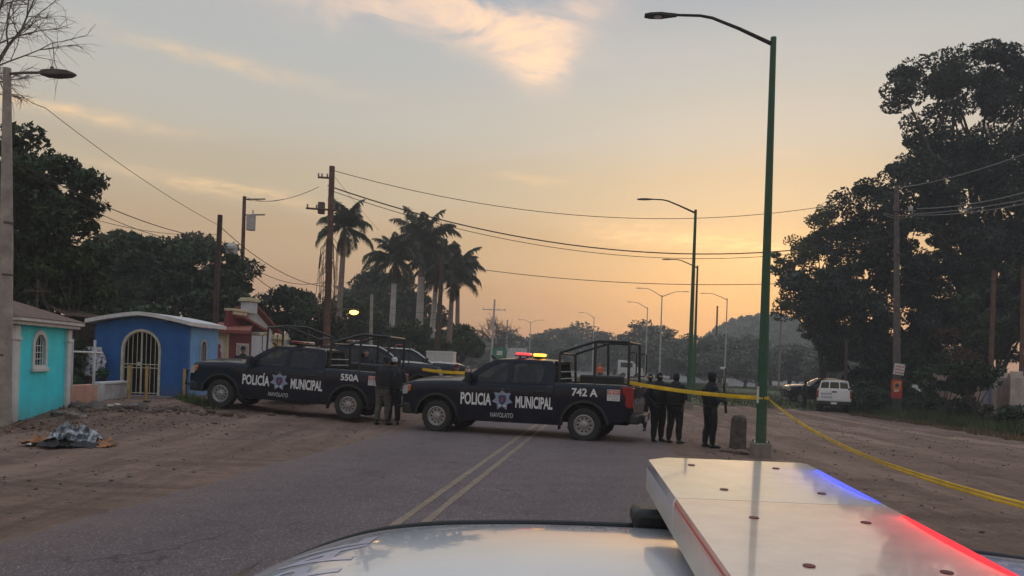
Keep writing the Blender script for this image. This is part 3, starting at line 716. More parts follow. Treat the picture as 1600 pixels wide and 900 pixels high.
def pickup(label, loc, rz, pitch=0.0, paint='navy', number=None, cage=True, police='POLICIA', lights='off', lettered=(1,), gate_text=None, group=None, bullbar=True, lower='black', windows3=False, lightbar=True, sheen_top=False):
    root = thing('pickup_truck', label, 'pickup truck', loc, rz, group)
    root.rotation_euler = (0, -pitch, rz)
    P = M[paint]
    if paint not in _shared: _shared[paint] = (body_mesh(P), [frame_mesh(P, 1), frame_mesh(P, -1)], roof_mesh(P))
    bm_, fm_, rm_ = _shared[paint]
    link_copy(bm_, 'body', root); [link_copy(q, 'cab_frame', root) for q in fm_]; link_copy(rm_, 'roof', root)
    mb = MB(); mb.span((-4.7, -.62, .42), (.80, .62, .80)); mb.span((-4.4, -.80, .50), (-.55, .80, .62)); mb.span((-.5, -.80, .7), (.6, .80, .95)); mb.span((-4.3, -.8, .7), (-3.2, .8, .84))
    for x in (0, -WB): mb.tube([(x, -.75, .40), (x, .75, .40)], .06, 8)
    mb.build('chassis', M['dark'], root, sm=False)
    mb = MB()
    for x in (-1.75, -2.6):
        for y in (-.4, .4): mb.box((x, y, 1.0), (.55, .55, .25)); mb.box((x-.28, y, 1.28), (.14, .5, .62)); mb.box((x-.28, y, 1.64), (.1, .28, .16))
    mb.span((-1.0, -.85, 1.0), (-.6, .85, 1.27)); mb.tube([(-1.05, .42+.17*math.cos(a), 1.25+.17*math.sin(a)) for a in np.linspace(0, 6.28, 13)], .015, 6)
    mb.span((-2.95, -.88, .85), (-.65, .88, .9))
    mb.build('seats', M['seat'], root, bevel=.04)
    for s in (1, -1):
        for k in (0, 1): glass_side(s, k).build('side_window', M['glass'], root, sm=False)
    windshield_mb().build('windscreen', M['glass'], root)
    mb = MB(); mb.span((-2.985, -.88, 1.28), (-2.945, .88, 1.40)); mb.span((-2.975, -.74, 1.80), (-2.93, .74, 1.87)); mb.build('rear_panel', P, root)
    if windows3:
        for a, b in ((-.80, -.33), (-.27, .27), (.33, .80)):
            mb = MB(); mb.add([(-2.985, a, 1.40), (-2.985, b, 1.40), (-2.945, b*.9, 1.80), (-2.945, a*.9, 1.80)], [(0, 1, 2, 3)]); mb.build('rear_window', M['glass_dark'], root, sm=False)
        for y in (-.30, .30, -.83, .83):
            mb = MB(); mb.tube([(-2.99, y, 1.39), (-2.95, y*.9, 1.82)], .035, 6); mb.build('window_bar', P, root)
    else:
        mb = MB(); mb.add([(-2.975, -.85, 1.39), (-2.975, .85, 1.39), (-2.94, .74, 1.81), (-2.94, -.74, 1.81)], [(0, 1, 2, 3)]); mb.build('rear_window', M['glass'], root, sm=False)
    # doors: shallow skins standing a little proud with open seams between them
    for s in (1, -1):
        for a, b in ((-.735, -1.845), (-1.875, -2.80)):
            mb = MB(); n = 6; zs_ = np.linspace(.44, 1.285, 10)
            secs = [[(a+(b-a)*k/n, s*(side_y(a+(b-a)*k/n, z)+.004), z) for z in zs_] for k in range(n+1)]
            mb.loft(secs); mb.loft([[(x, y-s*.02, z) for x, y, z in c] for c in (secs[0], secs[-1])])
            for q, c in ((0, secs[0]), (1, secs[-1])): mb.loft([c, [(x, y-s*.02, z) for x, y, z in c]])
            d = mb.build('door', P, root)
            h = MB(); h.box((b+.14, s*1.0, 1.13), (.20, .045, .035)); h.build('handle', M['black'], d, bevel=.012)
        mb = MB(); mb.span((-2.999, s*.95, .45), (-2.984, s*.99, 1.30)); mb.build('body_seam', M['dark'], root, sm=False)
        mb = MB(); mb.box((-.86, s*1.10, 1.42), (.13, .20, .24)); mb.box((-.82, s*.98, 1.34), (.06, .16, .05)); mb.build('side_mirror', M['black'], root, bevel=.035)
        # wheel-arch lips
        for c in (0, -WB):
            mb = MB(); secs = []
            for k in range(15):
                a = math.pi*k/14; x, z = c+.53*math.cos(a), .40+.53*math.sin(a)
                if z < .42: z = .42
                xo, zo = c+.585*math.cos(a), .40+.585*math.sin(a)
                secs.append([(x, s*(side_y(x, z)-.10), z), (x, s*(side_y(x, z)+.014), z), (xo, s*(side_y(xo, max(zo, .45))+.010), max(zo, .42)), (xo, s*(side_y(xo, max(zo, .45))-.02), max(zo, .42))])
            mb.loft(secs); mb.build('wheel_arch', M[lower] if paint != 'white_paint' else M['black'], root)
            wheel_parts(root, c, s)
        mb = MB(); mb.box((-.62, s*.86, .45), (.03, .24, .34)); mb.build('mud_flap', M['black'], root); mb = MB(); mb.box((-3.13, s*.86, .40), (.02, .22, .28)); mb.build('mud_flap', M['black'], root)
        mb = MB(); mb.plate([(.72, 1.16), (.93, 1.12), (.965, .98), (.945, .90), (.80, .92)], [], lambda u, v, w: (u+.03, s*(fw(u)+.012-w-.05*max(0, u-.85)*4), v), .30); mb.build('headlight', M['lamp_lens'], root, bevel=.01)
        mb = MB(); mb.plate([(.68, 1.14), (.78, 1.145), (.79, .97), (.72, .99)], [], lambda u, v, w: (u+.03, s*(fw(u)+.018-w), v), .05); mb.build('marker_lamp', M['amber'], root, bevel=.006)
        mb = MB(); mb.plate([(-4.62, 1.34), (-4.80, 1.34), (-4.885, 1.32), (-4.885, .86), (-4.79, .84), (-4.70, .90), (-4.70, 1.12), (-4.62, 1.20)], [], lambda u, v, w: (u, s*(fw(u)+.008-w), v), .12); mb.build('tail_light', M['red_lens'], root, bevel=.012)
    mb = MB(); mb.plate([(-.72, .72), (.72, .72), (.80, 1.12), (-.80, 1.12)], [], lambda u, v, w: (.955+w-.04*u*u, u, v), .05); mb.build('grille', M['black'], root, bevel=.01)
    for z in (.80, .92, 1.05):
        mb = MB(); mb.tube([(1.012-.04*u*u, u, z) for u in np.linspace(-.68, .68, 9)], .016, 6); mb.build('grille_bar', M['chrome'] if z > .95 else M['black'], root)
    mb = MB(); mb.loft([[(x, y, z) for y, z in ((-.96*k, .42), (-.96*k, .70), (.96*k, .70), (.96*k, .42))] for x, k in ((.62, 1.0), (.92, .99), (1.02, .86))], closed=True, caps=True); mb.build('front_bumper', M['black'] if paint == 'navy' else M[lower], root, bevel=.04)
    mb = MB(); mb.span((-5.02, -.95, .48), (-4.80, .95, .68)); mb.span((-5.06, -.35, .46), (-4.98, .35, .66)); mb.build('rear_bumper', M['black'], root, bevel=.03)
    mb = MB(); mb.span((-4.875, -.86, .72), (-4.862, .86, 1.32)); tg = mb.build('tailgate', P, root, bevel=.006)
    mb = MB(); mb.span((-4.885, -.14, 1.19), (-4.874, .14, 1.27)); mb.build('tailgate_handle', M['black'], tg, bevel=.004)
    mb = MB(); mb.span((-5.075, -.16, .50), (-5.062, .16, .62)); mb.build('number_plate', M['plate'], root)
    trot = Matrix(((0, 0, -1), (-1, 0, 0), (0, 1, 0))).to_euler()
    if gate_text:
        for t_, y, w_, h_, m_, z in gate_text: link_copy(text_mesh(t_, h_, w_, M[m_]), 'lettering', root, (-4.879, y, z), trot)
    if sheen_top:      # sky reflection painted in as a white bonnet skin and pillar strips
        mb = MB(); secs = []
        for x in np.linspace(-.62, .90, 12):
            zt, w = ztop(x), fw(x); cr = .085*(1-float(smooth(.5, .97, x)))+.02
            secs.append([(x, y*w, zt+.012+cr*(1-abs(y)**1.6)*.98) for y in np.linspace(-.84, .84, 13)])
        mb.loft(secs); mb.build('bonnet', M['white_paint'], root)  # white skin carrying the painted sky sheen over the navy bonnet
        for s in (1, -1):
            mb = MB(); mb.tube([(-.60, s*.925, 1.31), (-1.20, s*.80, 1.745), (-1.46, s*.755, 1.872), (-2.3, s*.745, 1.892)], .022, 6); mb.build('pillar_sheen', M['white_paint'], root)
    if bullbar:
        mb = MB()
        for s in (1, -1):
            mb.tube([(1.03, s*.42, .42), (1.10, s*.42, .75), (1.11, s*.42, 1.02), (1.04, s*.40, 1.16)], .035, 8)
            mb.tube([(1.06, s*.42, .55), (1.10, s*.88, .60), (1.06, s*.90, .98), (1.10, s*.42, 1.02)], .03, 8)
        for z, x in ((.55, 1.06), (.80, 1.11), (1.02, 1.11)): mb.tube([(x, -.42, z), (x, .42, z)], .03, 8)
        mb.build('bull_bar', M['steel_black'], root)
    # lettering on the flanks
    for s in lettered:
        rot = side_rot(s); y = s*(.985+.0075)
        x1, x2 = (-.98, -2.30) if s > 0 else (-2.30, -.98)
        w1, w2 = .80, .92
        link_copy(text_mesh(police, .30 if police == 'POLICIA' else .355, w1, M['letter'], .028), 'lettering', root, (x1-.06 if s > 0 else -2.47, y, .885 if police == 'POLICIA' else .905), rot)
        link_copy(text_mesh('MUNICIPAL', .29, w2, M['letter'], .028), 'lettering', root, (-2.52 if s > 0 else x2-.02, y, .86), rot)
        link_copy(text_mesh('NAVOLATO', .115, .58, M['letter_grey'], .02), 'lettering', root, (-1.72, y, .52), rot)
        flat_badge(root, -1.72, .90, s, .275)
        if number:
            link_copy(text_mesh(number, .19, .62 if ' ' in number else .52, M['letter'], .03), 'lettering', root, (-3.75, s*1.014, 1.165), rot)
            st = sub_empty('sticker', root)
            mb = MB(); mb.plate([(-4.28, 1.00), (-4.58, 1.00), (-4.58, 1.26), (-4.28, 1.26)], [], lambda u, v, w: (u, s*(1.004+w), v), .004); mb.build('sticker_sheet', M['sign_white'], st, sm=False)
            mb = MB(); mb.plate([(-4.29, 1.15), (-4.57, 1.15), (-4.57, 1.245), (-4.29, 1.245)], [], lambda u, v, w: (u, s*(1.009+w), v), .002); mb.build('sticker_band', M['sign_red'], st, sm=False)
            mb = MB()
            for k in range(4): u0 = -4.315-.062*k; mb.plate([(u0, 1.17), (u0-.04, 1.17), (u0-.04, 1.225), (u0, 1.225)], [[(u0-.012, 1.185), (u0-.028, 1.185), (u0-.028, 1.21), (u0-.012, 1.21)]], lambda u, v, w: (u, s*(1.012+w), v), .001)
            mb.build('sticker_print', M['sign_white'], st, sm=False); mb = MB()
            for k in range(3): u0 = -4.30-.1*k; mb.plate([(u0, 1.03), (u0-.05, 1.03), (u0-.05, 1.055), (u0, 1.055)], [], lambda u, v, w: (u, s*(1.009+w), v), .001)
            mb.plate([(-4.30, 1.09), (-4.56, 1.09), (-4.56, 1.125), (-4.30, 1.125)], [], lambda u, v, w: (u, s*(1.009+w), v), .001); mb.build('sticker_print', M['letter_grey'], st, sm=False)
    if cage:
        cg = sub_empty('cage', root)
        for s in (1, -1):
            y = s*.80
            for x, zt_ in ((-3.07, 2.06), (-3.92, 2.34), (-4.72, 2.36)):
                mb = MB(); mb.tube([(x-.02, y+s*.04, 1.36), (x, y, zt_)], .034, 8); mb.build('post', M['steel_black'], cg)
            mb = MB(); mb.tube([(-3.05, y, 2.03), (-3.10, y, 2.09), (-3.86, y, 2.35), (-3.98, y, 2.38), (-4.66, y, 2.38), (-4.74, y, 2.34)], .034, 8); mb.build('rail', M['steel_black'], cg)
            mb = MB(); mb.tube([(-4.75, y, 2.12), (-4.83, y, 2.15), (-4.90, y, 2.10), (-4.90, y, 1.62), (-4.86, y, 1.57), (-4.75, y, 1.57)], .016, 6); mb.build('grab_handle', M['steel_black'], cg)
        for x, z in ((-3.07, 2.06), (-3.92, 2.37), (-4.72, 2.37)):
            mb = MB(); mb.tube([(x, -.80, z), (x, .80, z)], .032, 8); mb.build('cross_bar', M['steel_black'], cg)
        for z in (1.45, 1.62):
            mb = MB(); mb.tube([(-3.07, -.80, z), (-3.07, .80, z)], .014, 6); mb.build('cross_bar', M['grey_pole'], cg)
        mb = MB(); mb.box((-3.95, 0, 1.36), (1.10, .14, .42)); mb.box((-3.95, 0, 1.12), (1.15, .75, .10)); mb.build('bench', M['black'], root, bevel=.05, seg=3)
    if lightbar:
        lb = MB(); lb.span((-2.05, -.62 if lights != 'lit' else -.36, 1.965), (-1.80, .62 if lights != 'lit' else .36, 1.995))
        for y in (-.3, .3): lb.tube([(-1.92, y, 1.89), (-1.92, y, 1.97)], .03, 6)
        b = lb.build('light_bar', M['black'], root, bevel=.01)
        for a, c, m_ in {'off': ((-.62, -.08, 'red_lens'), (-.07, .07, 'clear_lens'), (.08, .62, 'red_lens')), 'lit': ((-.34, .34, 'red_lit'),), 'pale': ((-.62, -.2, 'clear_lens'), (-.19, .62, 'red_lens'))}.get(lights, ()):
            mb = MB(); mb.span((-2.04, a, 1.997), (-1.81, c, 2.055)); mb.build('lens', M[m_], b, bevel=.02)
        if lights == 'lit':
            mb = MB(); mb.span((-2.46, -.22, 1.975), (-2.26, .32, 2.045)); mb.build('amber_beacon', M['amber_lit'], root, bevel=.025)
            mb = MB(); mb.span((-2.44, -.34, 1.93), (-2.28, .36, 1.973)); mb.build('beacon_base', M['black'], root)
    mb = MB(); mb.tube([(-1.35, .55, 1.87), (-1.30, .56, 1.93), (-1.25, .57, 1.95)], [.03, .035, .02], 6); mb.tube([(-1.42, .1, 1.90), (-1.62, .1, 2.28)], .006, 5); mb.build('antenna', M['black'], root)
    return root
def heading(a): return Vector((math.cos(a), math.sin(a), 0))
def place(px, py, D, rz, local):
    """origin for a vehicle turned rz whose local point lies at pixel column px, depth D"""
    p = onground(px, D); q = Matrix.Rotation(rz, 3, 'Z') @ Vector(local)
    o = p-q; o.z = tz(p.x, p.y); return o

a1 = R(180-18)
pickup('dark blue police pickup marked 742 A with an amber beacon lit on its roof', place(685, 672, 19.15, a1, (0, .95, 0)), a1, 0.004, number='742 A', lights='lit', lettered=(1, -1), group='police pickups blocking the road',
       gate_text=[('POLICIA', .35, .62, .14, 'letter_grey', .98), ('MUNICIPAL', -.40, .72, .14, 'letter_grey', .98)])
a2 = R(180-7)
o2 = place(345, 639, 21.7, a2, (0, .95, 0))
pickup('dark blue police pickup marked 550A parked on the dirt shoulder nose to the tombs', o2+Vector((0, 0, .02)), a2, .048, number='550A', police='POLICÍA', lights='pale', lettered=(1, -1), group='police pickups blocking the road')
a3 = R(34)
pickup('dark police pickup behind the 550A truck with its bonnet toward the road', place(684, 600, 27.6, a3, (.98, -.5, 0)), a3, 0, lettered=(), lights='off', group='police pickups parked behind', sheen_top=True)
a4 = R(12)
pickup('dark blue police pickup farthest back with its pale windscreen edge showing', place(736, 600, 31.5, a4, (.98, -.9, 0)), a4, 0, lettered=(), lights='off', group='police pickups parked behind', cage=False, sheen_top=True)
a5 = R(67)
pickup('white pickup with dark lettering parked tail toward us at the edge of the trees', place(1305, 645, 45.5, a5, (-4.9, 0, 0)), a5, 0, paint='white_paint', cage=False, lettered=(), lightbar=False, bullbar=False, windows3=True,
       gate_text=[('POLICIA', .40, .60, .15, 'sign_blue', .90), ('MUNICIPAL', .40, .60, .12, 'sign_blue', 1.10)])
a6 = R(175)
pickup('dark pickup with pale bonnet standing left of the white pickup', place(1227, 640, 58.0, a6, (.98, 0, 0)), a6, 0, lettered=(), cage=False, lights='off', lightbar=False)

# ------------------------------------------------------------------ the white cruiser in front of the camera: heading -X, seen across its roof
cr = thing('police_car', 'white police car in front of the camera with a long glossy roof', 'police car', (.43, 1.11, -.024), R(180-3.4))
car_tilt = R(-2.3)
cr.rotation_euler = (car_tilt, 0, R(180-3.4))          # leans with the road so the far side stands a little higher
_rx = np.linspace(-2, 1.3, 331); _rzv = np.interp(_rx, [-1.9, -1.4, -1.0, -.6, -.2, .2, .5, .69, .82, .98, 1.10, 1.3], [1.10, 1.26, 1.37, 1.425, 1.445, 1.451, 1.445, 1.433, 1.405, 1.33, 1.25, 1.09])
_rzv = np.convolve(np.pad(_rzv, 12, 'edge'), np.ones(25)/25, 'valid')
def rz_(x): return float(np.interp(x, _rx, _rzv))
def ryw(x): return float(np.interp(x, [-1.9, -1.4, -.6, .4, .8, 1.1], [.50, .57, .615, .625, .605, .58]))
mb = MB(); secs = []
xr = list(np.concatenate([np.linspace(-1.35, .4, 24), np.linspace(.43, 1.02, 30)]))
ts = np.concatenate([np.linspace(-1, -.86, 6), np.linspace(-.8, .8, 17), np.linspace(.86, 1, 6)])
for x in xr:
    w = ryw(x); z = rz_(x); c = []
    for t in ts: c.append((x, w*t, z+.050*(1-abs(t)**2.6)-.012*max(0, (abs(t)-.9)/.1)**2))
    secs.append(c)
mb.loft(secs); rf = mb.build('roof', M['roof_white'], cr, ang=60)
for s in (1, -1):
    mb = MB(); mb.tube([(x, s*(ryw(x)+.010), rz_(x)-.002) for x in np.linspace(-1.4, 1.12, 60)], .0065, 8); mb.build('drip_rail', M['black'], cr)
    mb = MB(); mb.tube([(x, s*(ryw(x)+.022), rz_(x)-.004) for x in np.linspace(-1.35, 1.10, 60)], .005, 6); mb.build('roof_trim', M['chrome'], cr)
me = text_mesh('MUNICIPAL', .15, .86, M['letter_grey'], .02)
# the roof lettering follows the curve of the roof
lm = me.copy(); co = np.empty(len(lm.vertices)*3, np.float32); lm.vertices.foreach_get('co', co); co = co.reshape(-1, 3)
bm = bmesh.new(); bm.from_mesh(lm)
bmesh.ops.triangulate(bm, faces=bm.faces)
for _ in range(3): bmesh.ops.subdivide_edges(bm, edges=[e for e in bm.edges if e.calc_length() > .04], cuts=1)
bmesh.ops.triangulate(bm, faces=bm.faces)
for v_ in bm.verts:
    x = .775+v_.co.y; y = .02-v_.co.x
    t = max(-1, min(1, y/ryw(x))); v_.co = (x, y, rz_(x)+.050*(1-abs(t)**2.6)+.0011)
bmesh.ops.recalc_face_normals(bm, faces=bm.faces)
for f_ in bm.faces:
    if f_.normal.z < 0: f_.normal_flip()
bm.to_mesh(lm); bm.free(); lm.materials.clear(); lm.materials.append(mat('roof_print', (.53, .51, .62), .35, coat=.5)); link_copy(lm, 'lettering', rf)
# body below the roof
def cw(x): return float(np.interp(x, [-2.6, -2.2, -1.2, 1.2, 1.9, 2.35], [.74, .88, .93, .93, .86, .70]))
def ctop(x): return float(np.interp(x, [-2.6, -2.5, -1.75, -1.7, .95, 1.0, 1.8, 2.25, 2.35], [.80, .98, 1.02, 1.0, .98, 1.0, .93, .82, .62]))
def clow(x):
    z = .26
    for c in (1.45, -1.45):
        if abs(x-c) < .38: z = max(z, .33+math.sqrt(.38**2-(x-c)**2))
    return z
cx = sorted(set(list(np.linspace(-2.6, 2.35, 26))+[c+.38*math.cos(math.pi*k/10) for c in (1.45, -1.45) for k in range(11)]), reverse=True)
secs = []
for x in cx:
    w, zt, zl = cw(x), ctop(x), clow(x)
    half = [(w-.2, max(zl, .35)), (w-.03, zl)]+[(w+.0-.06*max(0, (k/6-.72)/.28)**2, zl+(zt-.04-zl)*k/6) for k in range(7)]+[(w-.10, zt-.004), (w*.6, zt+.012), (0.0001, zt+.02)]
    secs.append([(x, y, z) for y, z in half]+[(x, -y, z) for y, z in half[::-1]])
mb = MB(); mb.loft(secs, caps=True); mb.build('body', M['white_paint'], cr, ang=35)
for s in (1, -1):
    for a, b, r_ in (((1.42, .88, .99), (1.0, .575, 1.27), .028), ((-.1, .90, .99), (-.1, .615, 1.41), .035), ((-1.75, .88, 1.0), (-1.30, .575, 1.26), .05)):
        mb = MB(); mb.tube([(a[0], s*a[1], a[2]), (b[0], s*b[1], b[2])], r_, 8); mb.build('pillar', M['black'], cr)
    for poly in ([(1.36, .985), (.98, 1.31), (.6, 1.42), (-.07, 1.43), (-.07, .985)], [(-.13, .985), (-.13, 1.43), (-.6, 1.41), (-1.25, 1.28), (-1.66, .985)]):
        mb = MB(); mb.plate(poly, [], lambda u, v, w: (u, s*(.895-(v-.98)/.45*.285-w), v), .006); mb.build('side_window', M['glass_dark'], cr, sm=False)
    for x in (1.45, -1.45):
        w = sub_empty('wheel', cr); w.location = (x, s*.80, .33); w.rotation_euler = (R(-90) if s > 0 else R(90), 0, 0); w.scale = (.82, .82, .78)
        link_copy(wheel_parts.tyre, 'tyre', w); link_copy(wheel_parts.rim, 'rim', w)
    mb = MB(); mb.box((2.20, s*.60, .68), (.18, .26, .12)); mb.build('headlight', M['lamp_lens'], cr, bevel=.03)
    mb = MB(); mb.box((-2.53, s*.60, .82), (.14, .30, .14)); mb.build('tail_light', M['red_lens'], cr, bevel=.03)
    mb = MB(); mb.box((1.12, s*1.0, 1.02), (.12, .18, .13)); mb.build('side_mirror', M['white_paint'], cr, bevel=.04)
for x0, z0, x1, z1, nm in ((1.42, .99, 1.0, 1.345, 'windscreen'), (-1.78, 1.0, -1.34, 1.30, 'rear_window')):
    mb = MB(); mb.loft([[(x0*(1-t)+x1*t+(.06 if x0 > 0 else -.06)*(1-q*q), q*(.86*(1-t)+.60*t), z0*(1-t)+z1*t) for q in np.linspace(-1, 1, 9)] for t in (0, .5, 1)]); mb.build(nm, M['glass_dark'], cr)
mb = MB(); mb.span((-1.7, -.85, .30), (1.4, .85, .96)); mb.span((-1.2, -.55, .9), (.9, .55, 1.15)); mb.build('seats', M['dark'], cr, sm=False)
# light bar across the roof: local x in [bar half width], y along the bar
bx, bw, zt_ = -.015, .355, 1.598
blen = .66
mb = MB(); mb.span((bx-bw/2+.02, -blen+.04, 1.528), (bx+bw/2-.02, blen-.04, 1.552)); lbar = mb.build('light_bar', M['black'], cr, bevel=.008)
for s in (1, -1):
    mb = MB(); mb.loft([[(bx+x, s*y, z) for x, y, z in c] for c in ([(-.11, .50, 1.53), (.11, .50, 1.53), (.11, .56, 1.53), (-.11, .56, 1.53)], [(-.10, .555, 1.47), (.10, .555, 1.47), (.10, .635, 1.455), (-.10, .635, 1.455)])], closed=True, caps=True)
    mb.build('mount_bracket', M['black'], lbar, bevel=.012)
    mb = MB(); mb.box((bx+.015, s*.615, 1.474), (.385, .09, .046)); mb.build('mount_foot', M['black'], lbar, bevel=.016)
def lens(y0, y1, top, nm, end=False):
    """a hollow cover: top skin and side skirts, thin walls, open below"""
    h = bw/2; cut = .045 if end else .0
    out = [(h, y1), (h, y0+cut*.9), (h-cut, y0), (-h+.012, y0), (-h, y0+.012), (-h, y1)] if end else [(h, y1), (h, y0), (-h, y0), (-h, y1)]
    def ring(k, z): return [(bx+x*(1-k), (y-(y0+y1)/2)*(1-(k if (end and y == y0) else 0)*0)+(y0+y1)/2, z) for x, y in out]
    mb = MB(); a, b, c = ring(0, 1.535), ring(0, 1.583), ring(.022, zt_)
    n = len(out)
    mb.m = 1; mb.loft([a, b], closed=True); mb.m = 0; mb.loft([b, c], closed=True)
    mb.add(c, [tuple(range(n))])
    return mb.build(nm, [M[top], M['lens_side']], lbar, ang=50, bevel=.004)
lens(-blen, -.233, 'lens_clear', 'lens_cover', True)
lens(-.230, .20, 'lens_pink', 'lens_cover'); lens(.203, .40, 'lens_pink', 'lens_cover')
e = lens(-blen, -.403, 'lens_clear', 'lens_cover', True); e.rotation_euler = (0, 0, R(180)); e.location = (2*bx, 0, 0)
# screws, seams, red edge strip, LED strips
for y, dx_ in ((-.57, .09), (-.57, -.085), (-.32, .075), (-.32, -.095), (-.11, .075), (-.11, -.09), (.13, .07), (.13, -.09), (.33, .08), (.33, -.08)):
    mb = MB(); mb.lathe([(.0075, 0), (.0075, .0012), (.004, .0012)], 12, Matrix.Translation((bx+dx_, y, zt_+.0002))); mb.build('screw', M['screw'], lbar)
mb = MB(); mb.tube([(bx+bw/2*.985, -.226, zt_-.008), (bx+bw/2*.985, .39, zt_-.008)], .0022, 6); mb.build('edge_strip', M['sign_red'], lbar)
for y0, y1, m_ in ((-.56, -.29, 'led_blue'), (-.16, .17, 'led_red'), (.24, .38, 'led_red')):
    mb = MB(); mb.span((bx-bw/2+.004, y0, zt_-.022), (bx-bw/2+.016, y1, zt_-.006)); mb.build('led_strip', M[m_], lbar, sm=False)
    mb = MB(); mb.span((bx-bw/2-.0035, y0, zt_-.030), (bx-bw/2-.0005, y1, zt_-.012)); mb.build('led_strip', M['led_side' if m_ == 'led_blue' else m_], lbar, sm=False)
for y0, y1, m_ in ((-.575, -.26, 'glow_blue'), (-.17, .19, 'glow_red'), (.21, .38, 'glow_red')):
    mb = MB(); n_ = 9; mb.loft([[(bx-bw/2+.0015, y0+(y1-y0)*k/n_, zt_-.0135), (bx-bw/2+.005, y0+(y1-y0)*k/n_, zt_+.0008), (bx-bw/2+.005+.017*math.sin(math.pi*(k+.4)/(n_+.8))**.6, y0+(y1-y0)*k/n_, zt_+.0010)] for k in range(n_+1)]); mb.build('lit_lens_edge', M[m_], lbar)
mb = MB(); mb.span((bx-bw/2+.03, -blen+.06, 1.554), (bx+bw/2-.03, blen-.06, 1.565)); mb.build('reflector', M['clear_lens'], lbar)
# ------------------------------------------------------------------ small chapels and walls of the cemetery
def local_root(name, label, cat, A, B, group=None):
    """thing whose local x runs along the ground from A to B; +y lies inward (left of A->B)"""
    e = B-A; t = thing(name, label, cat, (A.x, A.y, min(A.z, B.z)), math.atan2(e.y, e.x), group); return t, math.hypot(e.x, e.y)
def arch(x0, x1, z0, zs, n=10):
    r = (x1-x0)/2; c = (x0+x1)/2; h = r
    return [(x0, z0), (x1, z0)]+[(c+r*math.cos(math.pi*k/n), zs+h*math.sin(math.pi*k/n)) for k in range(n+1)]
fr = lambda u, v, w: (u, w, v)          # plate in the front plane, thickness inward
def wall_part(name, material, parent, outer, holes, fn=fr, t=.14): 
    mb = MB(); mb.plate(outer, holes, fn, t); return mb.build(name, material, parent, sm=False)
def box_part(name, material, parent, a, b, bevel=.0):
    mb = MB(); mb.span(a, b); return mb.build(name, material, parent, sm=bool(bevel), bevel=bevel)
def ironwork(parent, x0, x1, z0, zs, material, nbars, y=.05, rails=(), rad=.011, name='bar', mid=False):
    c, r = (x0+x1)/2, (x1-x0)/2
    mb = MB(); mb.tube([(x0+.02, y, z0)]+[(c-(r-.02)*math.cos(math.pi*k/10), y, zs+(r-.02)*math.sin(math.pi*k/10)) for k in range(11)]+[(x1-.02, y, z0)], rad*1.7, 6); f = mb.build('frame', material, parent)
    for k in range(1, nbars):
        x = x0+(x1-x0)*k/nbars; zt = zs+math.sqrt(max(0, (r-.02)**2-(x-c)**2)); m_ = mid and k == nbars//2
        mb = MB(); mb.tube([(x, y, z0), (x, y, zt)], rad*(2.6 if m_ else 1), 6); mb.build(name, material, f)
    for z in rails:
        mb = MB(); mb.tube([(x0, y, z), (x1, y, z)], rad*1.3, 6); mb.build('rail', material, f)
    return f

# turquoise chapel: its road-facing flank with the arched window
A, B = gnd(17, 659), gnd(103, 637)
t, L = local_root('tomb_chapel', 'turquoise tomb chapel with white arched window beside the concrete lamp post', 'chapel', A, B)
Hh = 2.18; wx = L*.44
hole = arch(wx-.27, wx+.27, 1.26, 1.72)
wall_part('wall', M['turq'], t, [(0, 0), (L, 0), (L, Hh), (0, Hh)], [hole])
box_part('wall', M['turq'], t, (0, .14, 0), (.12, 2.6, Hh)); box_part('wall', M['turq'], t, (L-.12, .14, 0), (L, 2.6, Hh)); box_part('wall', M['turq'], t, (.12, 2.5, 0), (L-.12, 2.6, Hh))
box_part('shade_panel', M['dark'], t, (.13, .9, .1), (L-.13, .95, Hh))  # near-black panel, the gloom behind the window put into its colour
wf = wall_part('window_surround', M['trim'], t, arch(wx-.38, wx+.38, 1.16, 1.72), [arch(wx-.27, wx+.27, 1.26, 1.72)], lambda u, v, w: (u, -.035+w, v), .05)
box_part('sill', M['trim'], wf, (wx-.42, -.07, 1.10), (wx+.42, .0, 1.19), .01)
ironwork(t, wx-.28, wx+.28, 1.25, 1.72, M['trim'], 4, .04, (1.40, 1.56, 1.72), .009)
box_part('pane', M['glass_dark'], t, (wx-.28, .09, 1.26), (wx+.28, .10, 2.01))
for x in (-.06, L-.16): box_part('pilaster', M['trim'], t, (x, -.07, -.05), (x+.24, .10, Hh-.02), .012); box_part('capital', M['trim'], t, (x-.03, -.10, Hh-.35), (x+.27, .11, Hh-.28), .01)
for k, (y0, z0, z1) in enumerate(((-.22, Hh, Hh+.08), (-.30, Hh+.08, Hh+.17))):
    mb = MB(); mb.span((y0-.05, y0, z0), (L-y0*.9, 2.7, z1)); mb.build('cornice', M['trim'], t, bevel=.015)
mb = MB(); x0, x1, y0, y1, ze = -.38, L+.32, -.33, 2.9, Hh+.172; xm, ym = L*.42, 1.35
mb.add([(x0, y0, ze), (x1, y0, ze), (x1, y1, ze), (x0, y1, ze), (xm-.5, ym, ze+.62), (xm+.3, ym, ze+.62)], [(0, 1, 5, 4), (1, 2, 5), (2, 3, 4, 5), (3, 0, 4), (3, 2, 1, 0)])
mb.build('roof', M['shingle'], t, sm=False)
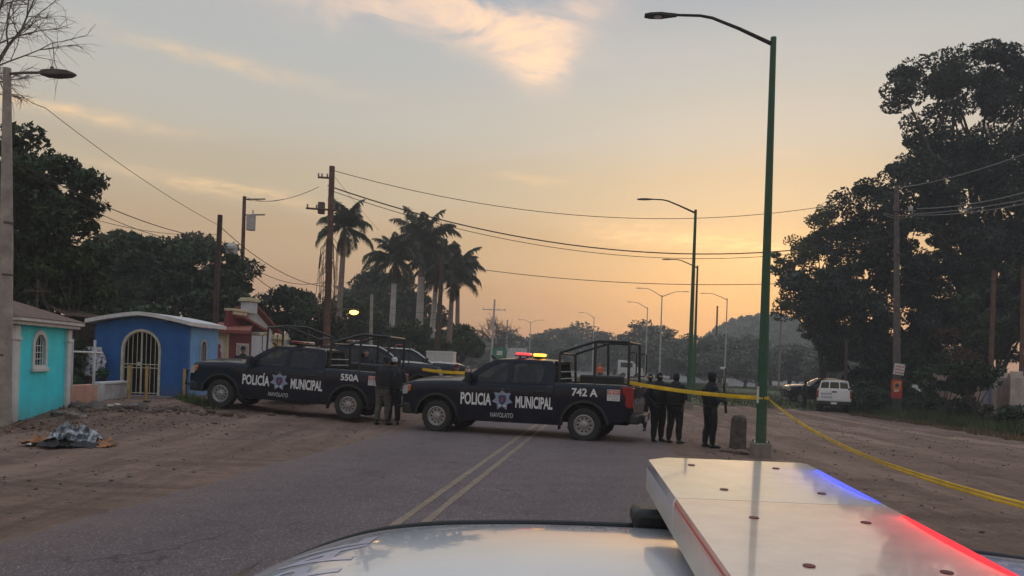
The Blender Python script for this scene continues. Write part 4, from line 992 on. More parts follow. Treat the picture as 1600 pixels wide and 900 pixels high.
# cross behind it
p = at(57, 505, 24); c = thing('grave_cross', 'slim dark iron cross behind the turquoise chapel roof', 'cross', (p.x, p.y, tz(p.x, p.y)))
ztop_ = at(57, 437, 24).z-c.location.z
mb = MB(); mb.tube([(0, 0, 0), (0, 0, ztop_)], .022, 6); mb.build('upright', M['iron'], c); mb = MB(); mb.tube([(-.36, 0, ztop_-.36), (.36, 0, ztop_-.36)], .02, 6); mb.build('cross_arm', M['iron'], c)
for a in range(4):
    ang = a*math.pi/2; mb = MB(); mb.tube([(.17*math.cos(ang+.2), 0, ztop_-.36+.17*math.sin(ang+.2)), (.15*math.cos(ang+.78), 0, ztop_-.36+.15*math.sin(ang+.78)), (.17*math.cos(ang+1.37), 0, ztop_-.36+.17*math.sin(ang+1.37))], .009, 5); mb.build('scroll', M['iron'], c)
for s in (-1, 1):
    mb = MB(); mb.tube([(s*.36, 0, ztop_-.46), (s*.42, 0, ztop_-.36), (s*.36, 0, ztop_-.26)], .012, 5); mb.build('scroll', M['iron'], c)

# brown brick wall between the chapels: courses of bricks as parts
A, B = onground(100, 26.5), onground(172, 28.5)
t, L = local_root('brick_wall', 'dark brown brick wall between the turquoise and blue chapels', 'wall', A, B)
box_part('mortar', M['mortar'], t, (0, .03, 0), (L, .22, 2.70))
bw_, bh = .30, .135
brick = MB(); brick.span((0, 0, 0), (bw_-.016, .06, bh-.016)); bme = brick.mesh('brick', M['brickwall'], sm=False)
rows = int(2.68/bh)
for r_ in range(rows):
    k = 0; x = -(bw_/2 if r_ % 2 else 0)
    while x < L-.02:
        o = link_copy(bme, 'brick', t, (max(x, 0), rnd.uniform(-.006, .012), r_*bh+.01)); 
        w_ = min(x+bw_, L)-max(x, 0); o.scale = (w_/bw_, 1, 1); x += bw_
mb = MB(); mb.add([(-.3, -.35, 2.66), (L+.1, -.35, 2.66), (L+.1, .6, 3.02), (-.3, .6, 3.02), (-.3, -.35, 2.74), (L+.1, -.35, 2.74), (L+.1, .6, 3.10), (-.3, .6, 3.10)], [(0, 1, 2, 3), (4, 5, 6, 7), (0, 1, 5, 4), (1, 2, 6, 5), (2, 3, 7, 6), (3, 0, 4, 7)])
mb.build('coping', M['clod'], t, sm=False)

# blue chapel
C = gnd(292, 622); Lb = 3.22
A = Vector((C.x-Lb, C.y+.05, C.z)); t, L = local_root('tomb_chapel', 'deep blue tomb chapel with cream arched iron gate and white roof edge', 'chapel', A, C)
he, hp = 2.45, 2.70
gx0, gx1 = L*.305, L*.305+1.24
g_arch = arch(gx0, gx1, .06, 1.62)
outer = [(0, -.1), (L, -.1), (L, he)]+[(L/2+(L/2)*q, he+(hp-he)*(1-abs(q)**1.35)-.01) for q in np.linspace(.97, -.97, 13)]+[(0, he)]
wall_part('front_wall', M['blue'], t, outer, [g_arch])
side = lambda u, v, w: (L-w, u, v)
wn = arch(1.0, 1.42, 1.0, 1.75)
wall_part('side_wall', M['ltblue'], t, [(.145, -.1), (2.5, -.1), (2.5, he), (.145, he)], [wn], side, .12)
ws = wall_part('window_surround', M['palepier'], t, arch(.93, 1.49, .93, 1.75), [wn], lambda u, v, w: (L+.03-w, u, v), .06)
for k in range(3):
    mb = MB(); mb.tube([(L-.03, 1.05+.15*k, 1.0), (L-.03, 1.05+.15*k, 1.9)], .012, 5); mb.build('bar', M['palepier'], ws)
box_part('side_wall', M['blue'], t, (0, .14, -.1), (.12, 2.5, he)); box_part('back_wall', M['blue'], t, (.12, 2.4, -.1), (L-.12, 2.5, he)); box_part('shade_panel', M['dark'], t, (.13, 1.2, 0), (L-.13, 1.25, he))  # last panel is near black: shade behind the gate painted in
mb = MB(); secs = []
for y, zz in ((-.28, 0), (2.7, 0)):
    top = [(L/2+(L/2+.22)*q, y, he+.0+(hp-he+.06)*(1-abs(q)**1.35)) for q in np.linspace(-1, 1, 15)]
    secs.append(top+[(x, y_, z+.13) for x, y_, z in top[::-1]])
mb.loft(secs, closed=True, caps=True); mb.build('roof', M['trim'], t, ang=30)
gt = ironwork(t, gx0, gx1, 0.08, 1.62, M['gatebar'], 8, .03, (.98, 1.10, .12), .012, mid=True)
box_part('lock_plate', M['gatebar'], gt, (gx0+.50, -.01, 1.05), (gx0+.66, .015, 1.17), .004)
wall_part('gate_surround', M['gatebar'], t, arch(gx0-.06, gx1+.06, -.02, 1.62), [arch(gx0+.02, gx1-.02, -.01, 1.62)], lambda u, v, w: (u, -.03+w, v), .04)
box_part('threshold', M['conc'], t, (gx0-.2, -.5, -.1), (gx1+.6, 0, .05), .01)
for px, lab, h in ((201, 'ochre painted post at the left of the blue chapel gate', 1.05), (228, 'ochre painted post in front of the blue chapel gate middle', 1.05), (287, 'rusty ochre post at the right corner of the blue chapel', 1.0)):
    p = gnd(px, 622); q = MB(); q.tube([(0, 0, -.1), (0, 0, h)], .05, 8); q.tube([(0, 0, h-.35), (0, 0, h-.2)], .054, 8); o = q.build('bollard', M['goldbar']); o.location = p; tag(o, lab, 'post', 'posts before the blue chapel')

# pink kerb wall, fence, wreath and white kerb wall
A, B = gnd(100, 634), gnd(152, 631)
t, L = local_root('low_wall', 'low pink plaster wall right of the turquoise chapel', 'wall', A, B)
box_part('wall', M['pink'], t, (0, 0, -.1), (L, .25, .56), .015); box_part('earth_fill', M['clod'], t, (.02, .25, -.1), (L-.02, 1.5, .52))
t, L = local_root('grave_fence', 'white pipe fence above the low pink wall in front of the wreath', 'fence', A+Vector((0, .1, .5)), B+Vector((0, .1, .5)))
for x in (.18, L*.80): 
    mb = MB(); mb.tube([(x, 0, -.05), (x, 0, 1.32)], .035, 8); mb.build('post', M['trim'], t)
mb = MB(); mb.tube([(-.1, 0, .98), (L+.05, 0, .96)], .026, 8); mb.build('rail', M['trim'], t)
p = at(144, 565, 26.0); w = thing('wreath', 'round wreath of white and blue paper flowers behind the white fence', 'wreath', p)
r_ = np.random.default_rng(5)
for nm, m_, n, r0, r1, sz in (('white_flowers', 'flower_white', 420, .0, .47, .06), ('blue_flowers', 'flower_blue', 110, .05, .45, .05)):
    V = []
    for k in range(n):
        a, rr_ = r_.random()*6.283, r0+(r1-r0)*math.sqrt(r_.random()); c = np.array([rr_*math.cos(a), -.02-.06*r_.random()-(.02 if 'blue' in nm else 0), rr_*math.sin(a)])
        u = np.array([math.cos(a), r_.normal(0, .5), math.sin(a)]); u /= np.linalg.norm(u); v = np.cross(u, [0, 1, 0]); v = v/np.linalg.norm(v)
        V += [c-u*sz, c+v*sz*.7, c+u*sz, c-v*sz*.7]
    link_copy(np_mesh(nm, V, np.arange(len(V)).reshape(-1, 4), M[m_]), nm, w)['kind'] = 'stuff'
mb = MB(); mb.span((-.46, .0, -.10), (.30, .03, .50)); mb.build('backing_card', M['sign_white'], w)
mb = MB(); mb.tube([(-.2, .1, -1.5), (0, .02, .1)], .015, 5); mb.tube([(.2, .1, -1.5), (0, .02, .1)], .015, 5); mb.build('stand', M['iron'], w)
def bush_cards(c, rad, n, sz, seed):
    r_ = np.random.default_rng(seed); d = r_.normal(0, 1, (n, 3)); d /= np.linalg.norm(d, axis=1)[:, None]; c = np.array(c)+d*np.array(rad)*(r_.random((n, 1))**.4)
    u = r_.normal(0, 1, (n, 3)); u /= np.linalg.norm(u, axis=1)[:, None]; v = np.cross(u, r_.normal(0, 1, (n, 3))); v /= np.linalg.norm(v, axis=1)[:, None]
    s_ = sz*(.6+.8*r_.random((n, 1))); V = np.stack([c-u*s_, c+v*s_*.45, c+u*s_, c-v*s_*.45], 1).reshape(-1, 3); return V, np.arange(n*4).reshape(n, 4)
p = onground(122, 25.8)
t = thing('cypress_shrub', 'dark narrow shrub between the fence post and the wreath', 'shrub', (p.x, p.y, p.z+.5))
link_copy(np_mesh('foliage', *bush_cards((0, 0, .75), (.28, .28, .75), 700, .07, 8), M['leaf_dark']), 'foliage', t); mb = MB(); mb.tube([(0, 0, -.1), (0, 0, .9)], [.04, .02], 6); mb.build('trunk', M['bark'], t)
for px, py, D, c_, lab in ((160, 588, 25.6, 'pot', 'green potted plant in a dark pot at the corner of the white kerb wall'), (118, 600, 25.4, 'pot', 'small teal flowers in a pot behind the pink wall')):
    p = at(px, py, D); t = thing('potted_plant', lab, 'plant', p); q = MB(); q.lathe([(.09, -.28), (.13, -.05), (.12, -.05), (.11, -.08)], 12); q.build('pot', M['flower_red' if D < 25.5 else 'black'], t)
    link_copy(np_mesh('leaves', *bush_cards((0, 0, .1), (.2, .2, .2), 160, .07, int(px)), M['potleaf']), 'leaves', t)
A, B = gnd(156, 626), gnd(198, 621)
t, L = local_root('low_wall', 'low whitish kerb wall left of the blue chapel gate', 'wall', A, B)
box_part('wall', M['greywall'], t, (0, 0, -.1), (L, .2, .48), .012); box_part('coping', M['trim'], t, (-.03, -.03, .482), (L+.03, .24, .56), .012); box_part('pier', M['trim'], t, (-.02, -.05, -.1), (.18, .22, .53), .01)

# cream, maroon and pale chapels
A, B = onground(311, 32.5), onground(354, 32.8)
t, L = local_root('tomb_chapel', 'cream chapel with a red painted panel between the blue and maroon chapels', 'chapel', A, B)
box_part('wall', M['cream'], t, (0, 0, -.1), (L, 2.4, 2.42))
pn = box_part('painted_panel', M['trim'], t, (L*.52, -.04, 1.0), (L*.86, -.002, 2.15), .008)
mb = MB(); mb.ball((L*.69, -.045, 1.82), (.11, .01, .13), 10, 6); mb.plate([(L*.56, 1.05), (L*.82, 1.05), (L*.79, 1.6), (L*.73, 1.7), (L*.65, 1.7), (L*.59, 1.6)], [], lambda u, v, w: (u, -.052+w, v), .01); mb.build('panel_print', M['star_red'], pn, sm=False)
mb = MB(); mb.add([(-.1, -.35, 2.42), (L+.9, -.35, 2.42), (L+.9, 2.6, 2.82), (-.1, 2.6, 2.82), (-.1, -.35, 2.56), (L+.9, -.35, 2.56), (L+.9, 2.6, 2.96), (-.1, 2.6, 2.96)], [(0, 1, 2, 3), (4, 5, 6, 7), (0, 1, 5, 4), (1, 2, 6, 5), (2, 3, 7, 6), (3, 0, 4, 7)]); mb.build('roof', M['tile'], t, sm=False)
A, B = onground(352, 33.5), onground(392, 35.5)
t, L = local_root('tomb_chapel', 'maroon chapel with white iron door and sloped cream cornice', 'chapel', A, B)
wall_part('wall', M['maroon'], t, [(0, -.1), (L, -.1), (L, 2.9), (L*.62, 3.15), (L*.62, 3.45), (.1, 3.45), (0, 2.6)], [[(L*.40, .1), (L*.92, .1), (L*.92, 2.05), (L*.40, 2.05)]])
box_part('wall', M['maroon'], t, (-.02, .145, -.1), (.10, 2.2, 2.6)); box_part('shade_panel', M['dark'], t, (.12, .5, 0), (L, .55, 2.8))  # black panel stands in for the shade inside the doorway
dr = wall_part('door', M['trim'], t, [(L*.40, .1), (L*.92, .1), (L*.92, 2.05), (L*.40, 2.05)], [[(L*(.44+.165*k), .2+.98*j), (L*(.44+.165*k)+L*.12, .2+.98*j), (L*(.44+.165*k)+L*.12, 1.06+.9*j), (L*(.44+.165*k), 1.06+.9*j)] for k in range(3) for j in range(2)], lambda u, v, w: (u, .02+w, v), .04)
for k in range(3): box_part('door_pane', M['greywall'], dr, (L*(.44+.165*k), .05, .2), (L*(.44+.165*k)+L*.12, .056, 1.98))
mb = MB(); mb.span((L*.12, -.12, 3.45), (L*.78, .3, 3.56)); mb.span((L*.18, -.08, 3.30), (L*.72, .2, 3.44)); mb.build('cornice', M['cream'], t, bevel=.012)
mb = MB(); mb.add([(L*.30, -.45, 3.18), (L*1.35, -.45, 2.62), (L*1.35, .4, 2.62), (L*.30, .4, 3.18), (L*.30, -.45, 3.28), (L*1.35, -.45, 2.72), (L*1.35, .4, 2.72), (L*.30, .4, 3.28)], [(0, 1, 2, 3), (4, 5, 6, 7), (0, 1, 5, 4), (1, 2, 6, 5), (2, 3, 7, 6), (3, 0, 4, 7)]); mb.build('porch_roof', M['tile'], t, sm=False)
mb = MB(); mb.span((L*.95, -.5, 2.45), (L*1.42, .4, 2.58)); mb.build('porch_cornice', M['cream'], t, bevel=.012)
A, B = onground(388, 37.0), onground(424, 38.5)
t, L = local_root('tomb_chapel', 'pale chapel with a red tiled gable slope and cream end piers', 'chapel', A, B)
wall_part('wall', M['palewall'], t, [(0, -.1), (L, -.1), (L, 2.75), (.15, 3.85), (0, 3.85)], []); box_part('wall', M['palewall'], t, (0, .145, -.1), (L, 2.4, 2.6))
mb = MB(); mb.span((-.30, -.2, 3.55), (.28, .3, 4.10)); mb.build('gable_pier', M['palewall'], t); mb = MB(); mb.span((-.40, -.3, 4.10), (.38, .4, 4.2)); mb.span((-.34, -.25, 4.2), (.34, .35, 4.28)); mb.build('pier_cap', M['cream'], t, bevel=.012)
nt_ = 7
for k in range(nt_):
    a, b = k/nt_, (k+1)/nt_; x0, x1 = .3+(L+.35-.3)*a, .3+(L+.35-.3)*b+.05; z0, z1 = 3.86-1.16*a, 3.86-1.16*b
    mb = MB(); mb.add([(x0, -.25, z0+.07), (x1, -.25, z1+.05), (x1, 1.2, z1+.05), (x0, 1.2, z0+.07), (x0, -.25, z0-.03), (x1, -.25, z1-.03), (x1, 1.2, z1-.03), (x0, 1.2, z0-.03)], [(0, 1, 2, 3), (4, 5, 6, 7), (0, 1, 5, 4), (1, 2, 6, 5), (2, 3, 7, 6), (3, 0, 4, 7)]); mb.build('roof_tile', M['tile'], t, sm=False)
box_part('end_wall', M['yellow'], t, (L+.0, .05, -.1), (L+.9, .2, 2.35)); box_part('end_window', M['maroon'], t, (L+.12, .03, 1.1), (L+.42, .049, 2.0)); mb = MB(); mb.span((L-.05, -.15, 2.36), (L+1.2, .4, 2.5)); mb.span((L, -.10, 2.5), (L+1.1, .35, 2.6)); mb.build('cornice', M['cream'], t, bevel=.012)
A, B = onground(436, 41), onground(447, 41)
t, L = local_root('gate_pier', 'grey plaster pier at the right end of the chapels', 'pier', A, B); box_part('pier', M['greywall'], t, (0, 0, -.1), (L, .4, 2.7), .02)

# old pink wall under the trees at the right
pts = [onground(1660, 33), onground(1585, 36.0), onground(1562, 39), onground(1500, 44), onground(1440, 50)]
for k in range(4):
    A, B = pts[k+1], pts[k]
    if k == 1 or k == 0:
        pass
    t, L = local_root('boundary_wall', ['pale end panel of the old boundary wall at the right edge', 'pinkish panel of the old boundary wall left of the pale end', 'shaded panel of the old boundary wall behind the leaning trunk', 'farthest shaded panel of the old boundary wall behind the pole with signs'][k], 'wall', A, B, 'panels of the old wall')
    n_ = max(2, int(L/1.6))
    for j in range(n_):
        box_part('panel', M['palepier' if k == 0 else 'pinkwall'], t, (L*j/n_+.02, .03*(j % 2), -.3), (L*(j+1)/n_-.02, .2+.03*(j % 2), 2.45+.05*((j*7) % 3)), .01)
    box_part('pier', M['palepier'], t, (L-.16, -.14, -.3), (L+.16, .34, 2.75), .015)
p = onground(1547, 40); t = thing('painted_post', 'post painted blue above and white below beside the old wall', 'post', (p.x, p.y, p.z-.1))
mb = MB(); mb.tube([(0, 0, 0), (0, 0, 1.2)], .16, 8); mb.build('lower_half', M['palepier'], t); mb = MB(); mb.tube([(0, 0, 1.2), (0, 0, 2.6)], .155, 8); mb.build('upper_half', M['star_blue'], t)

# ------------------------------------------------------------------ street lamps
def street_lamp(label, base, H, arms, polem='green_pole', r0=.10, r1=.05, base_block=True, group='street lamps with curved arms', head=.75, armm='wire', lean=(0, 0), lit=False):
    t = thing('street_lamp', label, 'street lamp', base, 0, group)
    z0 = .30 if base_block else 0
    mb = MB(); mb.tube([(0, 0, z0), (lean[0]*.5, lean[1]*.5, H*.5), (lean[0], lean[1], H)], [r0, (r0+r1)/2, r1], 10); mb.build('pole', M[polem], t)
    if base_block:
        mb = MB(); mb.box((0, 0, .10), (.36, .36, .44)); mb.build('footing', M['conc'], t, bevel=.025)
        mb = MB(); mb.box((0, 0, .325), (.30, .30, .025)); 
        for a in (-.12, .12):
            for b in (-.12, .12): mb.tube([(a, b, .33), (a, b, .37)], .018, 6)
        mb.build('flange', M[polem], t)
        mb = MB(); mb.box((-.012, -r0*.97, .85), (.09, .02, .26)); mb.build('access_hatch', M[polem], t, bevel=.006)
    for ax, ay, rise in arms:
        P = [Vector((lean[0], lean[1], H-.15)), Vector((ax*.35, ay*.35, H-.15+rise*.55)), Vector((ax*.62, ay*.62, H-.15+rise*.92)), Vector((ax*.74, ay*.74, H-.15+rise)), Vector((ax, ay, H-.15+rise+.02))]
        mb = MB(); mb.tube(P, [.045, .036, .032, .03, .028], 8); mb.build('arm', M[armm], t)
        d = Vector((ax, ay, 0)).normalized(); q = Vector((-d.y, d.x, 0)); e = Vector((ax, ay, H-.15+rise+.02))
        mb = MB(); secs = []
        for s_, w, h0, h1 in ((-.05, .04, -.03, .025), (.12, .07, -.035, .035), (.28, .12, -.035, .035), (head*.8, .12, -.028, .022), (head, .08, -.02, .010)):
            c = e+d*s_; secs.append([c+q*w+Vector((0, 0, h0)), c+q*w+Vector((0, 0, h1*.5)), c+q*w*.6+Vector((0, 0, h1)), c-q*w*.6+Vector((0, 0, h1)), c-q*w+Vector((0, 0, h1*.5)), c-q*w+Vector((0, 0, h0))])
        mb.loft(secs, closed=True, caps=True); hd = mb.build('lamp_head', M['steel_black' if armm == 'wire' else armm], t)
        mb = MB(); c = e+d*head*.55; mb.tube([c+Vector((0, 0, -.046)), c+Vector((0, 0, -.03))], .085, 10); mb.build('lens', M['sodium' if lit else 'clear_lens'], hd)
    return t
def lamp_px(label, px, pytop, D, arms, **k):
    b = onground(px, D); top = at(px, pytop, D); return street_lamp(label, (b.x, b.y, b.z-.02), top.z-b.z+.02, arms, **k)
b = gnd(1188, 714); top = at(1209, 57, b.y)
street_lamp('tall green street lamp on a concrete block with police tape tied round it', (b.x, b.y, b.z-.02), top.z-b.z, [(-2.05, .2, .62)], r0=.112, r1=.062, head=.62, lean=(top.x-b.x-.004, 0))
b = onground(1078, 34.5); top = at(1087, 327, 34.5)
street_lamp('second green street lamp standing behind the officers', (b.x, b.y, b.z-.02), top.z-b.z, [(-1.95, .2, .58)], r0=.12, r1=.06, head=.62, lean=(top.x-b.x, 0))
lamp_px('third green street lamp close behind the second one', 1085, 415, 53, [(-1.8, .3, .55)], r0=.12, r1=.06, head=.6)
lamp_px('thin street lamp right of the green ones before the hill', 1133, 466, 78, [(-2.1, .3, .6)], polem='grey_pole', armm='grey_pole', base_block=False, head=.6, group='pale street lamps')
lamp_px('pale twin-armed street lamp above the cage of the middle pickup', 1031, 461, 76, [(-2.0, 0, .75), (2.1, 0, .55)], polem='grey_pole', armm='grey_pole', base_block=False, head=.6, group='pale street lamps')
lamp_px('pale single-armed street lamp left of the twin-armed one', 1009, 480, 92, [(-1.9, 0, .7)], polem='grey_pole', armm='grey_pole', base_block=False, head=.6, group='pale street lamps')
lamp_px('pale street lamp seen through the cage of the middle pickup', 926, 495, 112, [(-1.7, 0, .7)], polem='grey_pole', armm='grey_pole', base_block=False, head=.6, group='pale street lamps')
lamp_px('small far twin-armed street lamp above the lit amber beacon', 827, 503, 128, [(-1.6, 0, .5), (1.7, 0, .5)], polem='grey_pole', armm='grey_pole', base_block=False, head=.6, group='pale street lamps')
# concrete lamp post at the left edge
b = gnd(3, 667); H = at(-4, 106, b.y).z-b.z
t = thing('lamp_post', 'thick concrete lamp post at the left edge with a flat grey lamp head', 'street lamp', (b.x, b.y, b.z))
mb = MB(); mb.tube([(.02, 0, -.1), (-.03, 0, H*.5), (-.14, 0, H)], [.16, .125, .075], 12); mb.build('pole', M['conc_pole'], t)
mb = MB(); mb.tube([(-.14, 0, H-.12), (.3, -.05, H-.10), (.66, -.08, H-.10)], .03, 8); mb.build('arm', M['iron'], t)
mb = MB(); secs = []
for x, w, z0, z1 in ((.62, .05, -.04, .03), (.72, .13, -.06, .05), (.95, .15, -.07, .07), (1.22, .13, -.05, .05), (1.36, .05, -.03, .0)):
    secs.append([(x, w, z0), (x, w, z1*.5), (x, w*.6, z1), (x, -w*.6, z1), (x, -w, z1*.5), (x, -w, z0)])
mb.loft([[(a, b_-.08, c+H-.10) for a, b_, c in s_] for s_ in secs], closed=True, caps=True); hd = mb.build('lamp_head', M['pole_dark'], t)
mb = MB(); mb.tube([(.86, -.08, H-.04), (.86, -.08, H+.03)], .035, 8); mb.build('photocell', M['black'], hd)
for z in (1.5, 3.2, 4.3):
    mb = MB(); mb.tube([(.0-.02*z*.3, 0, z), (.0-.02*z*.3, 0, z+.05)], .165-.011*z, 12); mb.build('steel_band', M['iron'], t)

# ------------------------------------------------------------------ utility poles
def upole(name, label, px0, px1, pytop, D, r0, r1, m_, arms=(), extra=None, group='utility poles'):
    b = onground(px0, D); top = at(px1, pytop, D); t = thing(name, label, 'utility pole', (b.x, b.y, b.z), 0, group); d = top-b
    mb = MB(); mb.tube([(0, 0, -.1), d*.5, d], [r0, (r0+r1)/2, r1], 10); mb.build('pole', M[m_], t)
    for zf, half, off, yaw in arms:
        c = d*zf; u = Vector((math.cos(yaw), math.sin(yaw), 0))
        mb = MB(); mb.tube([c+u*(off-half)+Vector((0, -.1, 0)), c+u*(off+half)+Vector((0, -.1, 0))], .055, 4); a = mb.build('cross_arm', M[m_], t)
        for s_ in (-.92, -.4, .4, .92):
            q = c+u*(off+half*s_)+Vector((0, -.1, .05)); mb = MB(); mb.lathe([(.03, 0), (.055, .05), (.03, .09), (.055, .14), (.02, .18)], 8, Matrix.Translation(q)); mb.build('insulator', M['porcelain'], a)
    if extra: extra(t, d)
    return t
upole('utility_pole', 'dark short wooden pole in front of the blue and cream chapels', 333, 344, 336, 31, .14, .10, 'wood_pole')
def trafo(t, d):
    c = d*.86+Vector((.45, -.1, 0)); mb = MB(); mb.tube([c+Vector((0, 0, -.45)), c+Vector((0, 0, .40))], .26, 12); mb.lathe([(.05, 0), (.03, .3)], 8, Matrix.Translation(c+Vector((.1, 0, .4)))); mb.build('transformer', M['greywall'], t, ang=40)
    for z in (.985, .90):
        mb = MB(); mb.tube([d*z, d*z+Vector((1.2, 0, .05))], .04, 6); mb.build('bracket', M['iron'], t)
upole('utility_pole', 'wooden pole with a hanging transformer above the dark tree at left', 374, 382, 307, 44, .14, .10, 'red_wood', extra=trafo)
p = at(362, 385, 43)
t = thing('water_tank', 'small pale tank on a stand beside the transformer pole', 'tank', (p.x, p.y, p.z-.8)); mb = MB(); mb.lathe([(.02, 0), (.32, .02), (.32, .8), (.2, .95), (.06, 1.0)], 14); mb.build('tank', M['greywall'], t); mb = MB()
for a in (0, 2.1, 4.2): mb.tube([(.25*math.cos(a), .25*math.sin(a), 0), (.3*math.cos(a), .3*math.sin(a), -p.z+.8+tz(p.x, p.y))], .03, 5)
mb.build('stand', M['iron'], t)
def bushy(t, d):
    mb = MB(); mb.box(d*.80+Vector((-.50, 0, .10)), (.34, .3, .62)); mb.build('equipment_box', M['iron'], t, bevel=.04)
    mb = MB(); mb.tube([d*.32+Vector((0, -.1, 0)), d*.33+Vector((.8, -.4, .25)), d*.33+Vector((1.3, -.5, .2))], .04, 6); a = mb.build('lamp_arm', M['iron'], t)
    mb = MB(); mb.box(d*.33+Vector((1.5, -.5, .20)), (.5, .22, .14)); mb.build('lamp_head', M['iron'], t, bevel=.04)
    mb = MB(); mb.ball(d*.33+Vector((1.52, -.5, .08)), (.24, .16, .14), 12, 8); mb.build('lit_lamp', M['sodium'], t)
    q = MB()
    for k in range(46):
        z = rnd.uniform(.42, .70); x, y = rnd.uniform(-.5, .4), rnd.uniform(-.4, .2); q.tube([d*z+Vector((x*.3, y*.5, 0)), d*z+Vector((x, y, -.4)), d*z+Vector((x*1.15, y, -rnd.uniform(.9, 2.2)))], .018, 3)
    q.build('hanging_vines', M['deadfrond'], t)['kind'] = 'stuff'
upole('utility_pole', 'tall brown wooden pole with cross arms and lit yellow lamp before the first palm', 509, 519, 260, 41, .20, .15, 'red_wood', [(.80, .9, -.35, .2), (.945, .35, -.35, .1)], bushy)
upole('utility_pole', 'dark slim pole standing among the palms', 681, 692, 395, 52, .20, .13, 'wood_pole')
upole('utility_pole', 'far pole with wide cross arm left of the distant bare tree', 767, 773, 468, 105, .17, .12, 'grey_pole', [(.86, 1.6, 0, 0)], group='far utility poles')
upole('utility_pole', 'second far pole with short cross arm above the green road sign', 790, 793, 500, 122, .16, .12, 'grey_pole', [(.86, .7, 0, 0)], group='far utility poles')
upole('utility_pole', 'far thin dark pole in front of the wooded hill', 1118, 1121, 478, 130, .2, .14, 'wood_pole', group='far utility poles')
upole('utility_pole', 'far pale pole at the right end of the wooded hill', 1218, 1221, 488, 95, .13, .09, 'palebark', group='far utility poles')
upole('utility_pole', 'short concrete pole between the first palm and the next palms', 579, 581, 460, 52, .14, .1, 'conc_pole')
def poleR(t, d):
    for z, w in ((.885, .75), (.70, .3)):
        mb = MB(); mb.tube([d*z+Vector((-w*.5, -.16, 0)), d*z+Vector((w*1.1, -.16, 0))], .05, 4); mb.build('cross_arm', M['wood_pole'], t)
    mb = MB(); mb.tube([d*.885+Vector((.75, -.16, .05)), d*.885+Vector((.75, -.16, .32))], .13, 8); mb.build('insulator', M['greywall'], t)
    mb = MB(); mb.tube([d*.83, d*.885+Vector((.55, -.14, 0))], .03, 5); mb.build('brace', M['wood_pole'], t)
b = onground(1404, 46)
upole('utility_pole', 'tall concrete pole carrying two signs in front of the big dark trees', 1404, 1401, 290, 46, .24, .13, 'pole_dark', extra=poleR)
for px, py, w, h, lab, m1, m2, tilt in ((1405, 577, .62, .66, 'tilted white and red placard on the concrete pole, above the orange one', 'sign_white', 'sign_red', .12), (1401, 608, .64, 1.1, 'red and orange placard on the concrete pole below the white one', 'sign_red', 'sign_org', 0)):
    p = at(px, py, 45.6); t = thing('placard', lab, 'sign', p); t.rotation_euler = (0, tilt, 0)
    mb = MB(); mb.span((-w/2, -.02, -h/2), (w/2, .02, h/2)); mb.build('board', M[m1], t, sm=False)
    if m1 == 'sign_white':
        for k in range(3): mb = MB(); mb.span((-w*.42, -.028, h*(.20-.28*k)), (w*.42, -.021, h*(.28-.28*k))); mb.build('print_band', M[m2], t, sm=False)
    else:
        mb = MB(); mb.plate([(-w*.36, -h*.1), (w*.30, -h*.02), (w*.38, h*.42), (-w*.30, h*.40)], [], lambda u, v, w_: (u, -.028+w_, v), .006); mb.build('print_patch', M[m2], t, sm=False)
        mb = MB(); mb.ball((0, -.03, h*.2), (w*.2, .012, h*.12), 12, 6); mb.build('print_patch', M['star_dark'], t); mb = MB(); mb.plate([(-w*.25, -h*.16), (w*.22, -h*.12), (w*.2, -h*.04), (-w*.22, -h*.06)], [], lambda u, v, w_: (u, -.029+w_, v), .003); mb.build('print_patch', M['sign_white'], t, sm=False)
upole('utility_pole', 'reddish pole stub above the old wall at the right', 1549, 1553, 422, 43, .13, .11, 'red_wood', group='poles by the old wall')
upole('utility_pole', 'reddish pole at the extreme right edge of the picture', 1597, 1599, 418, 43, .11, .10, 'red_wood', group='poles by the old wall')
upole('utility_pole', 'dark thin post right behind the white pickup', 1322, 1323, 530, 49, .11, .09, 'wood_pole', group='thin posts by the white pickup')
upole('utility_pole', 'very thin post behind the left side of the white pickup', 1290, 1291, 545, 60, .05, .05, 'wood_pole', group='thin posts by the white pickup')
p = onground(1134, 42); t = thing('small_post', 'thin post with a pale cap in the grass behind the officer with a cap', 'post', (p.x, p.y, p.z)); mb = MB(); mb.tube([(0, 0, 0), (0, 0, 2.0)], .05, 6); mb.build('post', M['iron'], t); mb = MB(); mb.box((-.16, 0, 1.98), (.22, .2, .12)); mb.build('cap', M['sign_white'], t, bevel=.02)

# ------------------------------------------------------------------ wires
def wire(label, pts, r, sag=0.0, n=14, m_='wire'):
    P = [at(*p) for p in pts]; C = []
    for a, b_ in zip(P[:-1], P[1:]):
        for k in range(n+1):
            if C and k == 0: continue
            s_ = k/n; q = a.lerp(b_, s_); q = q-Vector((0, 0, sag*4*s_*(1-s_))); C.append(q)
    mb = MB(); mb.tube(C, r, 5, caps=False); o = mb.build('overhead_wire', M[m_]); return tag(o, label, 'wire', 'overhead wires')
wire('topmost wire from the tall brown pole sweeping right to the big trees', [(523, 267, 41), (1405, 300, 46)], .018, 2.05, 30)
wire('thick cable bundle from the tall brown pole past the palms to the right trees', [(512, 290, 41), (1398, 368, 46)], .034, 2.2, 30)
wire('thin cable twisted with the thick bundle across the middle of the sky', [(512, 296, 41), (1398, 372, 46)], .018, 2.3, 30)
wire('lowest wire crossing the orange sky to the concrete pole with signs', [(690, 412, 52), (1404, 432, 46), (1640, 405, 36)], .022, .9, 24)
wire('single thin wire from the top left down to the short dark pole', [(-20, 95, 17.3), (70, 168, 20), (342, 352, 31)], .009, .18)
wire('upper line of the cable bundle running left of the short dark pole', [(8, 244, 17.2), (342, 374, 31)], .014, .35)
